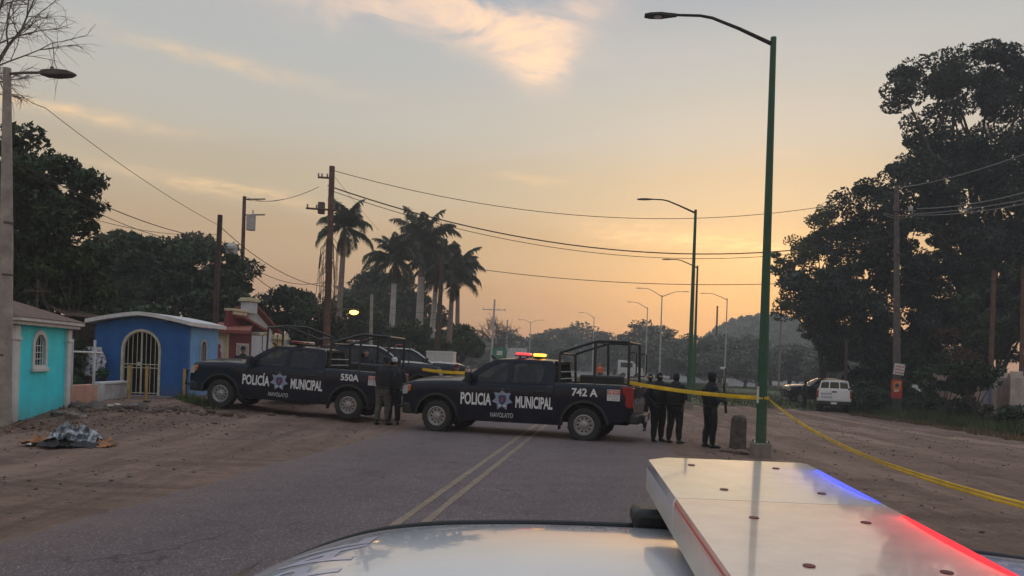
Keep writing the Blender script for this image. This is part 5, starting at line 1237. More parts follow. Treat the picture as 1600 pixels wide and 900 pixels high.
wire('lower line of the cable bundle running left of the short dark pole', [(8, 250, 17.2), (342, 380, 31)], .010, .55)
wire('slack wire under the cable bundle at the left', [(80, 322, 22), (342, 366, 31)], .009, .3)
wire('cable from the short dark pole down toward the tall brown pole', [(342, 352, 31), (508, 448, 41)], .016, .5)
wire('slacker cable from the short dark pole to the tall brown pole', [(342, 372, 31), (508, 470, 41)], .016, .9)
wire('third cable between the short dark pole and the tall brown pole', [(342, 380, 31), (508, 440, 41)], .014, .7)
wire('short wire from the transformer pole to the tall brown pole', [(384, 312, 44), (498, 292, 41)], .014, .35)
wire('second short wire from the transformer pole to the tall brown pole', [(384, 308, 44), (430, 314, 42), (498, 292, 41)], .012, .1)
wire('guy wire from the top of the tall brown pole behind the first palm', [(522, 275, 41), (592, 360, 55)], .010, .05)
wire('upper wire from the concrete pole with signs to the right edge', [(1402, 294, 46), (1640, 226, 34)], .026, .25, 14, 'wire_pale')
wire('middle wire from the concrete pole insulator to the right edge', [(1432, 326, 46), (1640, 290, 34)], .026, .25, 14, 'wire_pale')
wire('lower pair wire from the concrete pole to the right edge, upper of the pair', [(1380, 333, 46), (1430, 334, 46), (1640, 304, 34)], .024, .15, 14, 'wire_pale')
wire('lower pair wire from the concrete pole to the right edge, lower of the pair', [(1380, 335, 46), (1430, 336, 46), (1640, 310, 34)], .024, .22, 14, 'wire_pale')
wire('pale wire on the left of the concrete pole into the dark crown', [(1300, 378, 52), (1402, 368, 46)], .016, .2)
wire('faint sagging wire low between the palm trunks', [(540, 440, 60), (585, 470, 60), (700, 485, 60)], .014, .5)
wire('lowest sagging wire between the palm trunks', [(580, 465, 55), (690, 495, 55)], .014, .9)

# ------------------------------------------------------------------ police tape, stump, sheet
def ribbon(label, P, w, name='police_tape', twist=0.0, n=40, seed=0):
    """narrow plastic band hung through the points P"""
    r_ = random.Random(seed); C = []
    for a, b_ in zip(P[:-1], P[1:]):
        for k in range(n):
            s_ = k/n; C.append(a.lerp(b_, s_))
    C.append(P[-1]); vs = []; 
    for i, c in enumerate(C):
        t_ = (C[min(i+1, len(C)-1)]-C[max(i-1, 0)]).normalized(); s_ = i/(len(C)-1)
        up = Vector((0, 0, 1)); sd = t_.cross(up).normalized(); up = sd.cross(t_).normalized()
        a = twist*(math.sin(s_*9+seed)*.6+.3*math.sin(s_*31)); d = up*math.cos(a)+sd*math.sin(a)
        vs.append((c-d*w/2, c+d*w*.02+sd*.012, c+d*w/2))
    V = [p for q in vs for p in q]; i = np.arange(len(V)).reshape(-1, 3)
    Q = np.concatenate([np.stack([i[:-1, k], i[:-1, k+1], i[1:, k+1], i[1:, k]], -1) for k in (0, 1)])
    o = bpy.data.objects.new(name, np_mesh(name, [tuple(p) for p in V], Q, M['tape'], True)); COL.objects.link(o)
    return tag(o, label, 'tape', 'yellow police tape')
def sagline(a, b_, sag, n): return [a.lerp(b_, k/n)-Vector((0, 0, sag*4*k/n*(1-k/n))) for k in range(n+1)]
tl = at(984, 598, 17.55); lp = at(1192, 622, gnd(1188, 714).y-.10)
ribbon('yellow tape stretched from the pickup tail past the officers to the green lamp', sagline(tl, lp, .05, 8), .085, twist=.25, n=6, seed=1)
lq = at(1203, 625, gnd(1188, 714).y-.10)
for k_, (dz_, lab_) in enumerate(((.014, 'upper strand of the long yellow tape running down to the right foreground'), (-.014, 'lower strand of the long yellow tape running down to the right foreground'))):
    ribbon(lab_, [p_+Vector((0, 0, dz_)) for p_ in sagline(lq, at(1640, 800, 5.0), .22, 14)], .024, twist=.55, n=6, seed=2+k_)
ribbon('short yellow tape drawn behind the bonnet of the 742 A pickup', sagline(at(660, 577, 23.5), at(735, 583, 22.5), .03, 4), .09, twist=.3, n=6, seed=3)
mb = MB(); c = gnd(1188, 714); zz = lp.z-c.z
mb.lathe([(.103, zz-.03), (.106, zz-.0), (.103, zz+.03)], 14, Matrix.Translation((c.x+(zz/9.0)*.26, c.y, c.z))); o = mb.build('tape_knot', M['tape']); tag(o, 'yellow tape wound round the green lamp post', 'tape')
p = gnd(1153, 706); mb = MB(); hs = .80
nn = 18
secs = []
for z, r_ in ((-.1, .195), (.05, .183), (.25, .174), (.5, .170), (.68, .168), (.74, .160), (.785, .135), (.80, .05)):
    secs.append([(r_*(1+.05*math.sin(3*a+z*2)+.04*math.sin(7*a))*math.cos(a), r_*(1+.05*math.sin(3*a+z*2)+.04*math.sin(7*a))*math.sin(a), z+.02*math.sin(2*a)*(z > .6)) for a in np.linspace(0, 2*math.pi, nn, endpoint=False)])
mb.loft(secs, closed=True, caps=True); o = mb.build('wooden_post', M['stump']); o.location = p; tag(o, 'thick weathered wooden stump post left of the green lamp', 'post')
for k, (a, d, s_) in enumerate(((0.3, .30, .13), (1.6, .33, .10), (3.6, .30, .12), (4.6, .35, .14), (5.4, .40, .09))):
    bm = bmesh.new(); bmesh.ops.create_icosphere(bm, subdivisions=2, radius=s_); mb = MB(); mb.add([(v_.co.x*1.3*(1+.2*math.sin(9*v_.co.y+k)), v_.co.y*(1+.2*math.sin(8*v_.co.z)), v_.co.z*.6) for v_ in bm.verts], [[q.index for q in f.verts] for f in bm.faces]); bm.free()
    o = mb.build('rock', M['clod']); o.location = p+Vector((d*math.cos(a), d*math.sin(a), .02)); tag(o, ['largest-lying clod behind the stump post', 'clod hidden behind the stump post', 'clod left of the stump post foot', 'flat clod in front of the stump post', 'small clod right in front of the stump post'][k], 'clod', 'clods round the stump post')

# crumpled sheet lying over a low mound
c = gnd(94, 699); sh = thing('crumpled_sheet', 'crumpled silver and black plastic sheet with orange cloth edges lying on the dirt', 'sheet', (c.x, c.y+.35, c.z), R(-2))
def cloth(name, material, x0, x1, y0, y1, nx, ny, hf, seed, thick=.012, keep=None):
    xs_, ys_ = np.linspace(x0, x1, nx), np.linspace(y0, y1, ny); V = []; r_ = np.random.default_rng(seed)
    ph = r_.random(12)*6.28
    def wr(x, y): return (.035*math.sin(9*x+5*y+ph[0]+1.5*math.sin(4*y+ph[1]))+.022*math.sin(17*x-8*y+ph[2]+1.2*math.sin(9*x+ph[3]))+.018*abs(math.sin(13*y+6*x+ph[4])))
    for y in ys_:
        for x in xs_:
            e = min((x-x0)/(x1-x0), (x1-x)/(x1-x0), (y-y0)/(y1-y0), (y1-y)/(y1-y0)); h = hf(x, y)
            V.append((x+.04*math.sin(7*y+ph[5]), y+.05*math.sin(6*x+ph[6])+.03*math.sin(15*x+ph[7]), max(.004, h+wr(x, y)*min(1, e*6)*min(1, .3+h*4))))
    i = np.arange(nx*ny).reshape(ny, nx); Q = np.stack([i[:-1, :-1], i[:-1, 1:], i[1:, 1:], i[1:, :-1]], -1).reshape(-1, 4)
    o = link_copy(np_mesh(name, V, Q, material, True), name, sh); m_ = o.modifiers.new('thickness', 'SOLIDIFY'); m_.thickness = thick; m_.offset = 1
    return o
def ridge(t): return 1-abs(math.sin(t))
def hump(x, y):
    l = .205*math.exp(-(abs(x+.08)/(.27 if x < -.08 else .36))**2.6-abs(y/.31)**2.4)
    return l+.10*math.exp(-((x-.38)/.22)**2-((y+.02)/.24)**2)+.07*math.exp(-((x-.05)/.50)**4-(y/.36)**4)
def folds(x, y):
    a = x+.25*math.sin(3*y+1)+.1*math.sin(9*x); f = .085*ridge(9*(a*.7+y*.55)+.8*math.sin(5*x))**3+.065*ridge(7*(a*.35-y*.9)+1.3*math.sin(4*a))**3+.025*ridge(23*(a*.5+y*.8)+math.sin(7*y))**2+.018*ridge(31*(a*.8-y*.4)+math.sin(11*x))**2
    return f
cloth('silver_sheet', M['silver'], -.42, .52, -.32, .40, 110, 84, lambda x, y: hump(x, y)+folds(x, y)*min(1, hump(x, y)*6)+.02, 1, .006)
cloth('black_sheet', M['blacksheet'], -.40, .66, -.46, -.20, 60, 18, lambda x, y: .10*math.exp(-((x-.10)/.50)**4)*float(smooth(-.46, -.30, y))+.5*folds(x, y)+.01, 2, .006)
cloth('orange_cloth', M['orangesheet'], -.80, -.34, -.34, .22, 40, 34, lambda x, y: .10*math.exp(-((x+.42)/.16)**2-(y/.3)**2)+.05*math.exp(-((x+.60)/.10)**2)+.5*folds(x, y)+.012, 3, .006)
cloth('orange_cloth', M['orangesheet'], .20, .76, -.18, .32, 40, 34, lambda x, y: .20*math.exp(-((x-.28)/.16)**2-(y/.26)**2)+.05*math.exp(-((x-.55)/.14)**2)+.5*folds(x, y)+.012, 4, .006)
cloth('pale_flap', M['paper'], .04, .26, -.04, .32, 24, 26, lambda x, y: hump(x, y)+.6*folds(x, y)+.045, 5, .006)
cloth('orange_cloth', M['orangesheet'], .62, .84, -.40, -.20, 20, 18, lambda x, y: .03+.4*folds(x, y), 6, .006)
cloth('pale_flap', M['paper'], -.64, -.48, -.42, -.30, 16, 14, lambda x, y: .02+.4*folds(x, y), 7, .006)

c = gnd(1188, 714); a, b_ = at(1189, 604, c.y-.12), at(1189, 630, c.y-.12); mb = MB(); mb.loft([[(a.x-.085+.02*k-(.0), a.y-.01+.012*k, z) for k in range(4)] for z in (b_.z, a.z)]); o = mb.build('paper_sticker', M['sign_white']); tag(o, 'white paper strip stuck on the left of the green lamp post at tape height', 'sticker')
# ------------------------------------------------------------------ trees
def leaf_quads(c, size, r, flat=.0):
    n = len(c); u = r.normal(0, 1, (n, 3)); u[:, 2] *= (1-flat); u /= np.linalg.norm(u, axis=1)[:, None]
    v = np.cross(u, r.normal(0, 1, (n, 3))); v /= np.linalg.norm(v, axis=1)[:, None]
    s_ = size*(.55+.9*r.random((n, 1))); V = np.stack([c-u*s_, c+v*s_*.42, c+u*s_, c-v*s_*.42], 1)
    return V.reshape(-1, 3)
def crown_pts(blobs, nclump, nleaf, cr, r, shell=.55):
    B = np.array([b[0] for b in blobs], float); Rr = np.array([b[1] for b in blobs], float)
    w = (Rr.prod(1))**(2/3); w /= w.sum(); k = r.choice(len(blobs), nclump, p=w)
    d = r.normal(0, 1, (nclump, 3)); d /= np.linalg.norm(d, axis=1)[:, None]
    rad = shell+(1-shell)*r.random((nclump, 1))**.7; cc = B[k]+d*Rr[k]*rad
    sz = cr*(.55+.9*r.random(nclump)); m = nleaf//nclump
    j = np.repeat(np.arange(nclump), m); g_ = r.normal(0, 1, (len(j), 3)); g_ *= np.minimum(1, 1.45/np.linalg.norm(g_, axis=1))[:, None]; g_ = g_*np.array([1.15, 1.15, .65])
    return cc[j]+g_*sz[j, None]*.6, cc
def tree(name, label, base, blobs, n, leaf, cr, lm, r0, seed, nclump=None, limbs=14, bm_='bark', fork=.45, group=None, cat='tree', shell=.55, drop=0.0, trunk=True, lean=0.0):
    r = np.random.default_rng(seed); t = thing(name, label, cat, base, 0, group); bs = np.array(base)
    bl = [(np.array(c)-bs, rr_) for c, rr_ in blobs]; nclump = nclump or max(30, n//160)
    L, cc = crown_pts(bl, nclump, n, cr, r, shell)
    L = L[L[:, 2] > .15]
    V = leaf_quads(L, leaf, r); 
    if drop: V[:, 2] -= 0
    link_copy(np_mesh('crown', V, np.arange(len(V)).reshape(-1, 4), M[lm]), 'crown', t)
    mb = MB(); top = np.average([b[0] for b in bl], axis=0, weights=[np.prod(b[1]) for b in bl]); fz = max(.8, top[2]*fork); fx = top[:2]*.35
    f = Vector((fx[0], fx[1], fz)); wob = lambda s_: Vector((r.normal(0, s_), r.normal(0, s_), 0))
    mb.tube([(0, 0, -.2), Vector((fx[0]*.3, fx[1]*.3, fz*.4))+wob(r0*.4), f], [r0*1.35, r0, r0*.8], 9)
    idx = r.choice(len(cc), min(limbs, len(cc)), replace=False)
    for q in idx:
        e = Vector(cc[q]); m1 = f.lerp(e, .45)+Vector((r.normal(0, .12), r.normal(0, .12), .10))*(e-f).length
        mb.tube([f-Vector((0, 0, .2)), f.lerp(m1, .5), m1, m1.lerp(e, .55), e], [r0*.55, r0*.42, r0*.28, r0*.16, r0*.05], 5, caps=False)
    mb.build('trunk', M[bm_], t); return t
def blob(px, py, D, rpx, rpy, ry=None): s_ = D/F_PX; return (at(px, py, D), (rpx*s_, ry or (rpx+rpy)*.5*s_, rpy*s_))

# big dark trees at the right
b = onground(1520, 53)
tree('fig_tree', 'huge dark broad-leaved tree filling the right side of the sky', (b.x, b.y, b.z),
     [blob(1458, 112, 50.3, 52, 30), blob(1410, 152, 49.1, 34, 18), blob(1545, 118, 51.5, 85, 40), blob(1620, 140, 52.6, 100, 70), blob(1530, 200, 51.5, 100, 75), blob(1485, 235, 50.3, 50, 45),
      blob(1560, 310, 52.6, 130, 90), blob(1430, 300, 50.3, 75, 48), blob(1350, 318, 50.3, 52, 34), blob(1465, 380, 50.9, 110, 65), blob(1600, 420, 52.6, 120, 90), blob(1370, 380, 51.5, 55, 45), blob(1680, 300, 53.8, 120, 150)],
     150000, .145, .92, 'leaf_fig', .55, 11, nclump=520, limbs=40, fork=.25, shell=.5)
b = onground(1420, 53)
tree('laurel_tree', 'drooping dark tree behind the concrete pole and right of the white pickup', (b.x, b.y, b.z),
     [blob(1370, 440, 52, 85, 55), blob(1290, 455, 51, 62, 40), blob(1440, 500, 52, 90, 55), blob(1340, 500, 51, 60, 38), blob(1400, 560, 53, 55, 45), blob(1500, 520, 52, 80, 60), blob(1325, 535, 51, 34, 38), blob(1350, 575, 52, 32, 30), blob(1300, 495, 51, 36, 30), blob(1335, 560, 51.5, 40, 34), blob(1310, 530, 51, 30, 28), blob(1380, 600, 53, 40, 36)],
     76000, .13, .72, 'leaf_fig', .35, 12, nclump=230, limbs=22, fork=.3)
b = onground(1285, 60)
tree('acacia_tree', 'lighter airy tree with sky showing through left of the huge dark tree', (b.x, b.y, b.z),
     [blob(1265, 372, 60, 45, 38), blob(1240, 415, 59, 42, 36), blob(1300, 400, 60, 45, 45), blob(1255, 455, 59, 42, 40), blob(1300, 470, 60, 45, 45), blob(1235, 480, 59, 26, 26), blob(1290, 340, 60, 26, 18), blob(1290, 515, 58, 34, 28)],
     24000, .13, .66, 'leaf_light', .22, 13, nclump=170, limbs=40, fork=.45, shell=.4)
b = onground(1570, 49)
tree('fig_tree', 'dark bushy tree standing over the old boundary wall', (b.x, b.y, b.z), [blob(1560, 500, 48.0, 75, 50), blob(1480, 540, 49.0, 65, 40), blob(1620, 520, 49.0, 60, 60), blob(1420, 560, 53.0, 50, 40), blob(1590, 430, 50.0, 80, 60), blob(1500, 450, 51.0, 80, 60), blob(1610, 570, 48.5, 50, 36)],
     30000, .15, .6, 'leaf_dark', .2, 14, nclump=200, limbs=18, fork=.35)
b = onground(1515, 40.5)
tree('flame_shrub', 'dull rust red branch tuft above the old wall', (b.x, b.y, b.z), [blob(1485, 522, 41.6, 20, 9), blob(1512, 556, 41.8, 22, 10)], 700, .09, .35, 'leaf_rust', .05, 15, limbs=5, fork=.7, cat='shrub')
for k, (px, py, D, rx, ry, n, lab) in enumerate([(1435, 632, 47, 55, 22, 3500, 'low dark bush at the foot of the concrete pole with signs'), (1358, 622, 45.2, 24, 28, 3400, 'dark bush hugging the right side of the white pickup'), (1520, 640, 41, 55, 20, 3200, 'low bush in front of the old wall'), (1590, 655, 35.5, 30, 18, 2200, 'leafy weed clump at the foot of the pale wall end'), (1390, 590, 52, 40, 45, 3600, 'tall dark bush left of the concrete pole with signs'), (1478, 592, 38.6, 52, 24, 4200, 'drooping dark branches hiding the middle of the old wall'), (1525, 582, 37.0, 30, 18, 2200, 'drooping dark branches above the blue and white post'), (1446, 604, 49, 45, 30, 3600, 'dark bush just right of the concrete pole with signs')]):
    b = onground(px, D); tree('bush', lab, (b.x, b.y, b.z), [blob(px, py, D, rx, ry), blob(px+rx*.5, py+ry*.2, D+.5, rx*.6, ry*.7)], n, .12, .4, 'leaf_dark', .06, 30+k, limbs=6, fork=.3, group='bushes under the right trees', cat='bush')
# left trees
b = onground(60, 27.5)
tree('ficus_tree', 'dark leafy tree behind the turquoise chapel', (b.x, b.y, b.z),
     [blob(70, 300, 27, 70, 62), blob(25, 275, 27, 50, 45), blob(120, 285, 27, 38, 36), blob(100, 370, 27, 62, 60), blob(30, 400, 27, 70, 80), blob(75, 450, 27.5, 70, 50), blob(-30, 350, 28, 60, 90), blob(55, 205, 27, 12, 30), blob(20, 205, 27, 12, 32), blob(80, 238, 27, 22, 14), blob(130, 440, 28, 40, 55)],
     36000, .115, .42, 'leaf_dark', .22, 16, nclump=330, limbs=26, fork=.35)
b = onground(110, 26.3)
tree('citrus_tree', 'mid green leafy tree between the turquoise and blue chapels', (b.x, b.y, b.z), [blob(100, 430, 26.6, 50, 50), blob(60, 440, 26.8, 36, 40), blob(140, 470, 27.5, 30, 40), blob(60, 360, 26.5, 30, 34)], 5200, .11, .40, 'leaf_mid', .10, 17, limbs=14, fork=.4)
b = onground(275, 43)
tree('mango_tree', 'broad rounded dark tree behind the blue chapel', (b.x, b.y, b.z),
     [blob(230, 420, 43, 75, 50), blob(310, 425, 43, 80, 48), blob(370, 450, 43, 48, 36), blob(260, 480, 42, 110, 50), blob(180, 450, 44, 42, 50), blob(360, 495, 43, 60, 30)],
     40000, .17, .65, 'leaf_dark', .35, 18, nclump=260, limbs=20, fork=.3)
b = onground(190, 62)
tree('hazy_tree', 'paler hazy tree rising behind the broad dark tree', (b.x, b.y, b.z), [blob(185, 385, 62, 38, 28), blob(225, 395, 62, 40, 22), blob(305, 385, 64, 28, 16), blob(200, 440, 62, 60, 45)], 9000, .22, .8, 'leaf_light', .3, 19, limbs=12)
for k, (px, py, D, rx, ry, n, m_, lab) in enumerate([(440, 480, 46, 42, 34, 7000, 'leaf_dark', 'dark tree right of the pale tiled chapel'), (495, 510, 43, 42, 34, 7000, 'leaf_dark', 'leafy bush at the foot of the tall brown pole'), (470, 470, 47, 22, 14, 1600, 'leaf_mid', 'bare-topped shrub tangled with the sagging cables'), (545, 500, 58, 46, 40, 8000, 'leaf_mid', 'olive green tree right of the tall brown pole'), (600, 470, 82, 60, 45, 10000, 'leaf_dark', 'hazy round tree behind the palm trunks'), (650, 500, 84, 44, 40, 6500, 'leaf_dark', 'hazy dark tree behind the middle palms'), (640, 535, 60, 60, 26, 7000, 'leaf_mid', 'green bushes below the palm trunks'), (720, 530, 74, 40, 30, 6000, 'leaf_mid', 'yellowish green tree right of the palms'), (560, 535, 62, 46, 26, 5000, 'leaf_mid', 'green bushes left below the palms')]):
    b = onground(px, D); tree('roadside_tree', lab, (b.x, b.y, b.z), [blob(px, py, D, rx, ry), blob(px-rx*.5, py+ry*.35, D, rx*.55, ry*.6), blob(px+rx*.5, py+ry*.4, D+1, rx*.6, ry*.6)], n, .16*D/50, .6*D/50, m_, .18, 50+k, limbs=10, fork=.35, group='roadside trees on the left')
# bare tree top left
b = onground(-70, 21); t = thing('bare_tree', 'leafless tree with fine twigs reaching in at the top left corner', 'tree', (b.x, b.y, b.z)); bv = Vector(b)
mb = MB(); tw = MB(); rb = random.Random(21)
def grow(p, d, l, r_, dep):
    n = 4; pts = [p]; dd = d.copy()
    for k in range(n):
        dd = (dd+Vector((rb.gauss(0, .14), rb.gauss(0, .14), rb.gauss(.0, .12)-(.05 if dep < 2 else 0)))).normalized(); pts.append(pts[-1]+dd*l/n)
    (mb if dep > 2 else tw).tube(pts, [r_*(1-.13*k) for k in range(n+1)], 5 if dep > 2 else 3, caps=False)
    if dep == 0: return
    for k in range(1, n+1):
        for _ in range(2 if k > 1 else 1):
            if rb.random() < .82:
                nd = (dd+Vector((rb.gauss(0, .6), rb.gauss(0, .6), rb.gauss(.05, .5)))).normalized(); grow(pts[k], nd, l*rb.uniform(.48, .72), r_*.5, dep-1)
zt = at(-60, 130, 21).z-b.z
mb.tube([(0, 0, -.2), (.15, 0, zt*.5), (.05, 0, zt)], [.2, .16, .10], 8)
for q, l in ((at(20, -10, 21), 1.6), (at(40, 60, 21), 1.8), (at(40, 130, 21), 1.9), (at(-40, -60, 21.5), 2.0), (at(0, 20, 20.5), 1.8), (at(60, 20, 21), 1.9)):
    s_ = Vector((.05, 0, zt*(.86+.14*rb.random()))); e = Vector(q)-bv; grow(s_, (e-s_).normalized(), (e-s_).length*.82, .055, 3)
for l_, nm in ((mb, 'trunk'), (tw, 'twigs')): l_.build(nm, M['palebark'], t)
# distant bare tree
def bare(label, px, pyt, D, seed):
    global rb, mb, tw
    rb = random.Random(seed); b = onground(px, D); t = thing('bare_tree', label, 'tree', (b.x, b.y, b.z)); h = at(px, pyt, D).z-b.z; mb = MB(); tw = MB()
    mb.tube([(0, 0, -.2), (0, 0, h*.45)], [.35, .22], 6)
    for k in range(6): grow(Vector((0, 0, h*(.35+.1*rb.random()))), Vector((rb.gauss(0, .45), rb.gauss(0, .3), 1)).normalized(), h*.34, .12, 3)
    mb.build('trunk', M['bark'], t); tw.build('twigs', M['bark'], t); return t
bare('distant thin bare tree behind the far twin poles', 775, 495, 118, 4)

# ------------------------------------------------------------------ palms
def frond_mesh(L, seed, droop, rise=62):
    """an arching rachis with narrow hanging leaflets on both sides"""
    r = np.random.default_rng(seed); N = 36; V = []; Q = []; P = []; a = R(rise); p = np.zeros(3); side = r.normal(0, .10)
    for k in range(N+1):
        P.append(p.copy()); a -= droop*(.35+1.3*k/N)/N; p = p+np.array([math.cos(a), side*(k/N), math.sin(a)])*L/N
    P = np.array(P)
    for k in range(N):
        w = .032*(1-k/N)+.005; i = len(V)
        V += [P[k]+[0, -w, 0], P[k]+[0, w, 0], P[k+1]+[0, w*.95, 0], P[k+1]+[0, -w*.95, 0]]; Q.append([i, i+1, i+2, i+3])
    for k in range(3, N):
        s_ = k/N; l = L*.25*(math.sin(math.pi*min(1, s_*.82+.17))**.7)
        for sg in (-1, 1):
            for h in (0, .33, .66):
                if r.random() < .10: continue
                c = P[k]*(1-h)+P[k+1]*h; t_ = P[min(k+1, N)]-P[k]; t_ /= np.linalg.norm(t_)
                d = np.array([0, sg, 0])*r.uniform(.55, 1.0)+t_*.6+np.array([0, 0, r.uniform(-.75, .25)]); d /= np.linalg.norm(d)
                w = t_*.019; dr = r.uniform(.2, .55); md = c+d*l*.5-np.array([0, 0, .08*l]); tip = c+d*l*r.uniform(.75, 1.1)-np.array([0, 0, dr*l])
                i = len(V); V += [c-w, c+w, md+w*.9, tip]; Q.append([i, i+1, i+2, i+3])
    return np_mesh('frond', V, Q, M['frond'])
FR = [frond_mesh(3.3, k, R(dr), ri) for k, (dr, ri) in enumerate(((70, 82), (95, 72), (120, 60), (135, 45), (125, 22), (95, -5)))]
DEADF = frond_mesh(2.4, 9, R(80), -10); DEADF.materials.clear(); DEADF.materials.append(M['deadfrond'])
def palm(label, px0, px1, pyc, D, scale, seed, tm='whitewash', n=20, r0=.24, wash=.6, dead=3):
    r = random.Random(seed); b = onground(px0, D); c = at(px1, pyc, D); d = c-b
    t = thing('palm_tree', label, 'palm', (b.x, b.y, b.z), 0, 'royal palms along the road')
    mb = MB(); mb.tube([Vector((0, 0, -.2)), d*.25, d*wash], [r0*1.15, r0*1.05, r0*.9], 10); mb.build('trunk', M[tm], t)
    mb = MB(); mb.tube([d*(wash+.001), d*.85, d*.93], [r0*.9, r0*.75, r0*.62], 10); mb.build('upper_trunk', M['palebark'], t)
    mb = MB(); mb.tube([d*.931, d*.96, d*1.0], [r0*.66, r0*.7, r0*.35], 10); mb.build('crownshaft', M['frond'], t)
    for k in range(n):
        a = 2.399*k+r.uniform(-.35, .35); s_ = k/(n-1); o = link_copy(FR[min(5, int((s_**.85)*6))], 'frond', t, d*.985)
        o.rotation_euler = (r.uniform(-.3, .3), r.uniform(-.18, .18), a); o.scale = [scale*r.uniform(.80, 1.12)]*3
    for k in range(dead):
        o = link_copy(DEADF, 'dry_frond', t, d*.95); o.rotation_euler = (0, R(38), r.uniform(0, 6.28)); o.scale = [scale*.8]*3
    return t
palm('palm with ragged crown right behind the tall brown pole', 524, 539, 352, 55, .95, 1, 'palebark', 15, wash=.5)
palm('palm with whitewashed trunk, second from the tall brown pole', 609, 618, 402, 62, .95, 2, wash=.78)
palm('tallest palm of the row with a thick white trunk', 652, 661, 378, 66, 1.15, 3, r0=.33, wash=.74)
palm('palm crown just right of the tallest palm', 670, 684, 412, 68, 1.0, 4, wash=.75)
palm('shorter palm with drooping fronds at the right end of the row', 699, 708, 430, 66, 1.05, 5, 'palebark')
palm('slim palm tucked behind the dark slim pole', 714, 716, 418, 78, .95, 6, 'palebark')
palm('hazy low palm far behind the white trunks', 588, 592, 452, 98, 1.15, 7, 'palebark')
palm('small hazy palm far behind the lit yellow lamp', 552, 554, 470, 98, 1.0, 8, 'palebark')

# ------------------------------------------------------------------ far trees and the wooded hill
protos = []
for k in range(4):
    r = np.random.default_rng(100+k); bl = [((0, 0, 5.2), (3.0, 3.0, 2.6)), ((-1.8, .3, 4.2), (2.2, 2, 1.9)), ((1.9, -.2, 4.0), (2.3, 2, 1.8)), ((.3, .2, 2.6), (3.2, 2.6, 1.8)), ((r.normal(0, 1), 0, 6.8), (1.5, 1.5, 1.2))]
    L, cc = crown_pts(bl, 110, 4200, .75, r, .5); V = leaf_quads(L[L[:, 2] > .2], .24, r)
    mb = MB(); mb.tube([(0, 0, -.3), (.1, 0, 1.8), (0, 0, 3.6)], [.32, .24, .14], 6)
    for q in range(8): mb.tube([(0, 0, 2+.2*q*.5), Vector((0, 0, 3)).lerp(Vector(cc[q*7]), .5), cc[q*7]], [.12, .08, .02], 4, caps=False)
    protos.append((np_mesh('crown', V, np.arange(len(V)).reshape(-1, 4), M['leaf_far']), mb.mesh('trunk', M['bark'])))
spec = [(722, 545, 110, .8), (748, 552, 118, .7), (770, 548, 125, .8), (800, 540, 128, .75), (700, 528, 100, .8), (795, 520, 140, 0), (842, 524, 165, 0), (866, 512, 180, 0), (890, 514, 185, 0), (912, 510, 190, 0), (935, 520, 160, 0), (960, 530, 150, 0), (985, 520, 150, 0),
        (1000, 508, 140, 0), (1028, 512, 135, 0), (1050, 528, 130, 0), (1074, 525, 125, 0), (1098, 532, 120, 0), (1125, 525, 130, 0), (1152, 520, 125, 0), (1180, 530, 118, 0), (1205, 545, 122, 0), (1234, 540, 112, 0), (1262, 535, 110, 0), (1290, 540, 105, 0), (1318, 548, 100, 0), (1345, 545, 105, 0), (880, 540, 130, 0), (1110, 552, 108, 0), (1165, 556, 105, 0)]
lab = ['bushy', 'rounded', 'spreading', 'dense', 'uneven']
def where(px):
    for lim, s_ in ((735, 'right beyond the palms'), (765, 'beside the far poles'), (812, 'behind the green road sign'), (850, 'left of the cage of the middle pickup'), (905, 'above the roof of the middle pickup'), (950, 'seen through the front of the cage'), (1015, 'at the rear of the cage of the middle pickup'), (1065, 'left of the second green lamp'), (1110, 'right of the second green lamp'), (1160, 'below the wooded hill, above the officer with a cap'), (1210, 'below the hill near the tall green lamp'), (1275, 'right of the tall green lamp'), (1400, 'behind the white pickup')):
        if px <= lim: return s_
for k, (px, pyt, D, sc) in enumerate(spec):
    b = onground(px, D); h = at(px, pyt, D).z-b.z; c, tr = protos[k % 4]
    t = thing('hazy_tree', f'{lab[k % 5]} hazy distant tree {where(px)}', 'tree', (b.x, b.y, b.z), rnd.uniform(0, 6.28), 'distant trees in the haze')
    link_copy(c, 'crown', t); link_copy(tr, 'trunk', t); s_ = h/7.6; w_ = max(s_, .9*s_+.25)*1.1; t.scale = (w_, w_, s_)
seen = {}
for o in SC.objects:
    if o.get('group') == 'distant trees in the haze':
        k = o['label']; seen[k] = seen.get(k, 0)+1
        if seen[k] > 1: o['label'] = k.replace('distant tree', 'tree, '+('taller' if seen[k] == 2 else 'lower')+' one of its pair')
# the rest of the wood as one mass, and the hill
r = np.random.default_rng(77); ctr = []; sz = []
for k in range(520):
    px = r.uniform(560, 1500); D = r.uniform(175, 330); b = onground(px, D); hh = r.uniform(5, 9); ctr.append([b.x, b.y, b.z+hh*.5]); sz.append([hh*.55, hh*.55, hh*.5])
ctr = np.array(ctr); sz = np.array(sz); k = r.integers(0, len(ctr), 60000); d = r.normal(0, 1, (60000, 3)); d /= np.linalg.norm(d, axis=1)[:, None]
L = ctr[k]+d*sz[k]*(.7+.4*r.random((60000, 1))); V = leaf_quads(L, .75, r)
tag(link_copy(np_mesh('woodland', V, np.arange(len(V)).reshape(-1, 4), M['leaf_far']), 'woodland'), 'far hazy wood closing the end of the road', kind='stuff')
hb = [(1140, 530, 300, 62, 52), (1185, 525, 300, 62, 58), (1110, 548, 300, 42, 42), (1235, 545, 300, 60, 52), (1160, 500, 300, 30, 20), (1195, 505, 300, 30, 22), (1280, 565, 300, 60, 38)]
bm_b = [blob(*q) for q in hb]; hc = onground(1170, 300)
mb = MB(); nx = 40
Xs = np.linspace(at(1060, 560, 300).x, at(1360, 560, 300).x, nx); Ys = np.linspace(262, 350, 16)
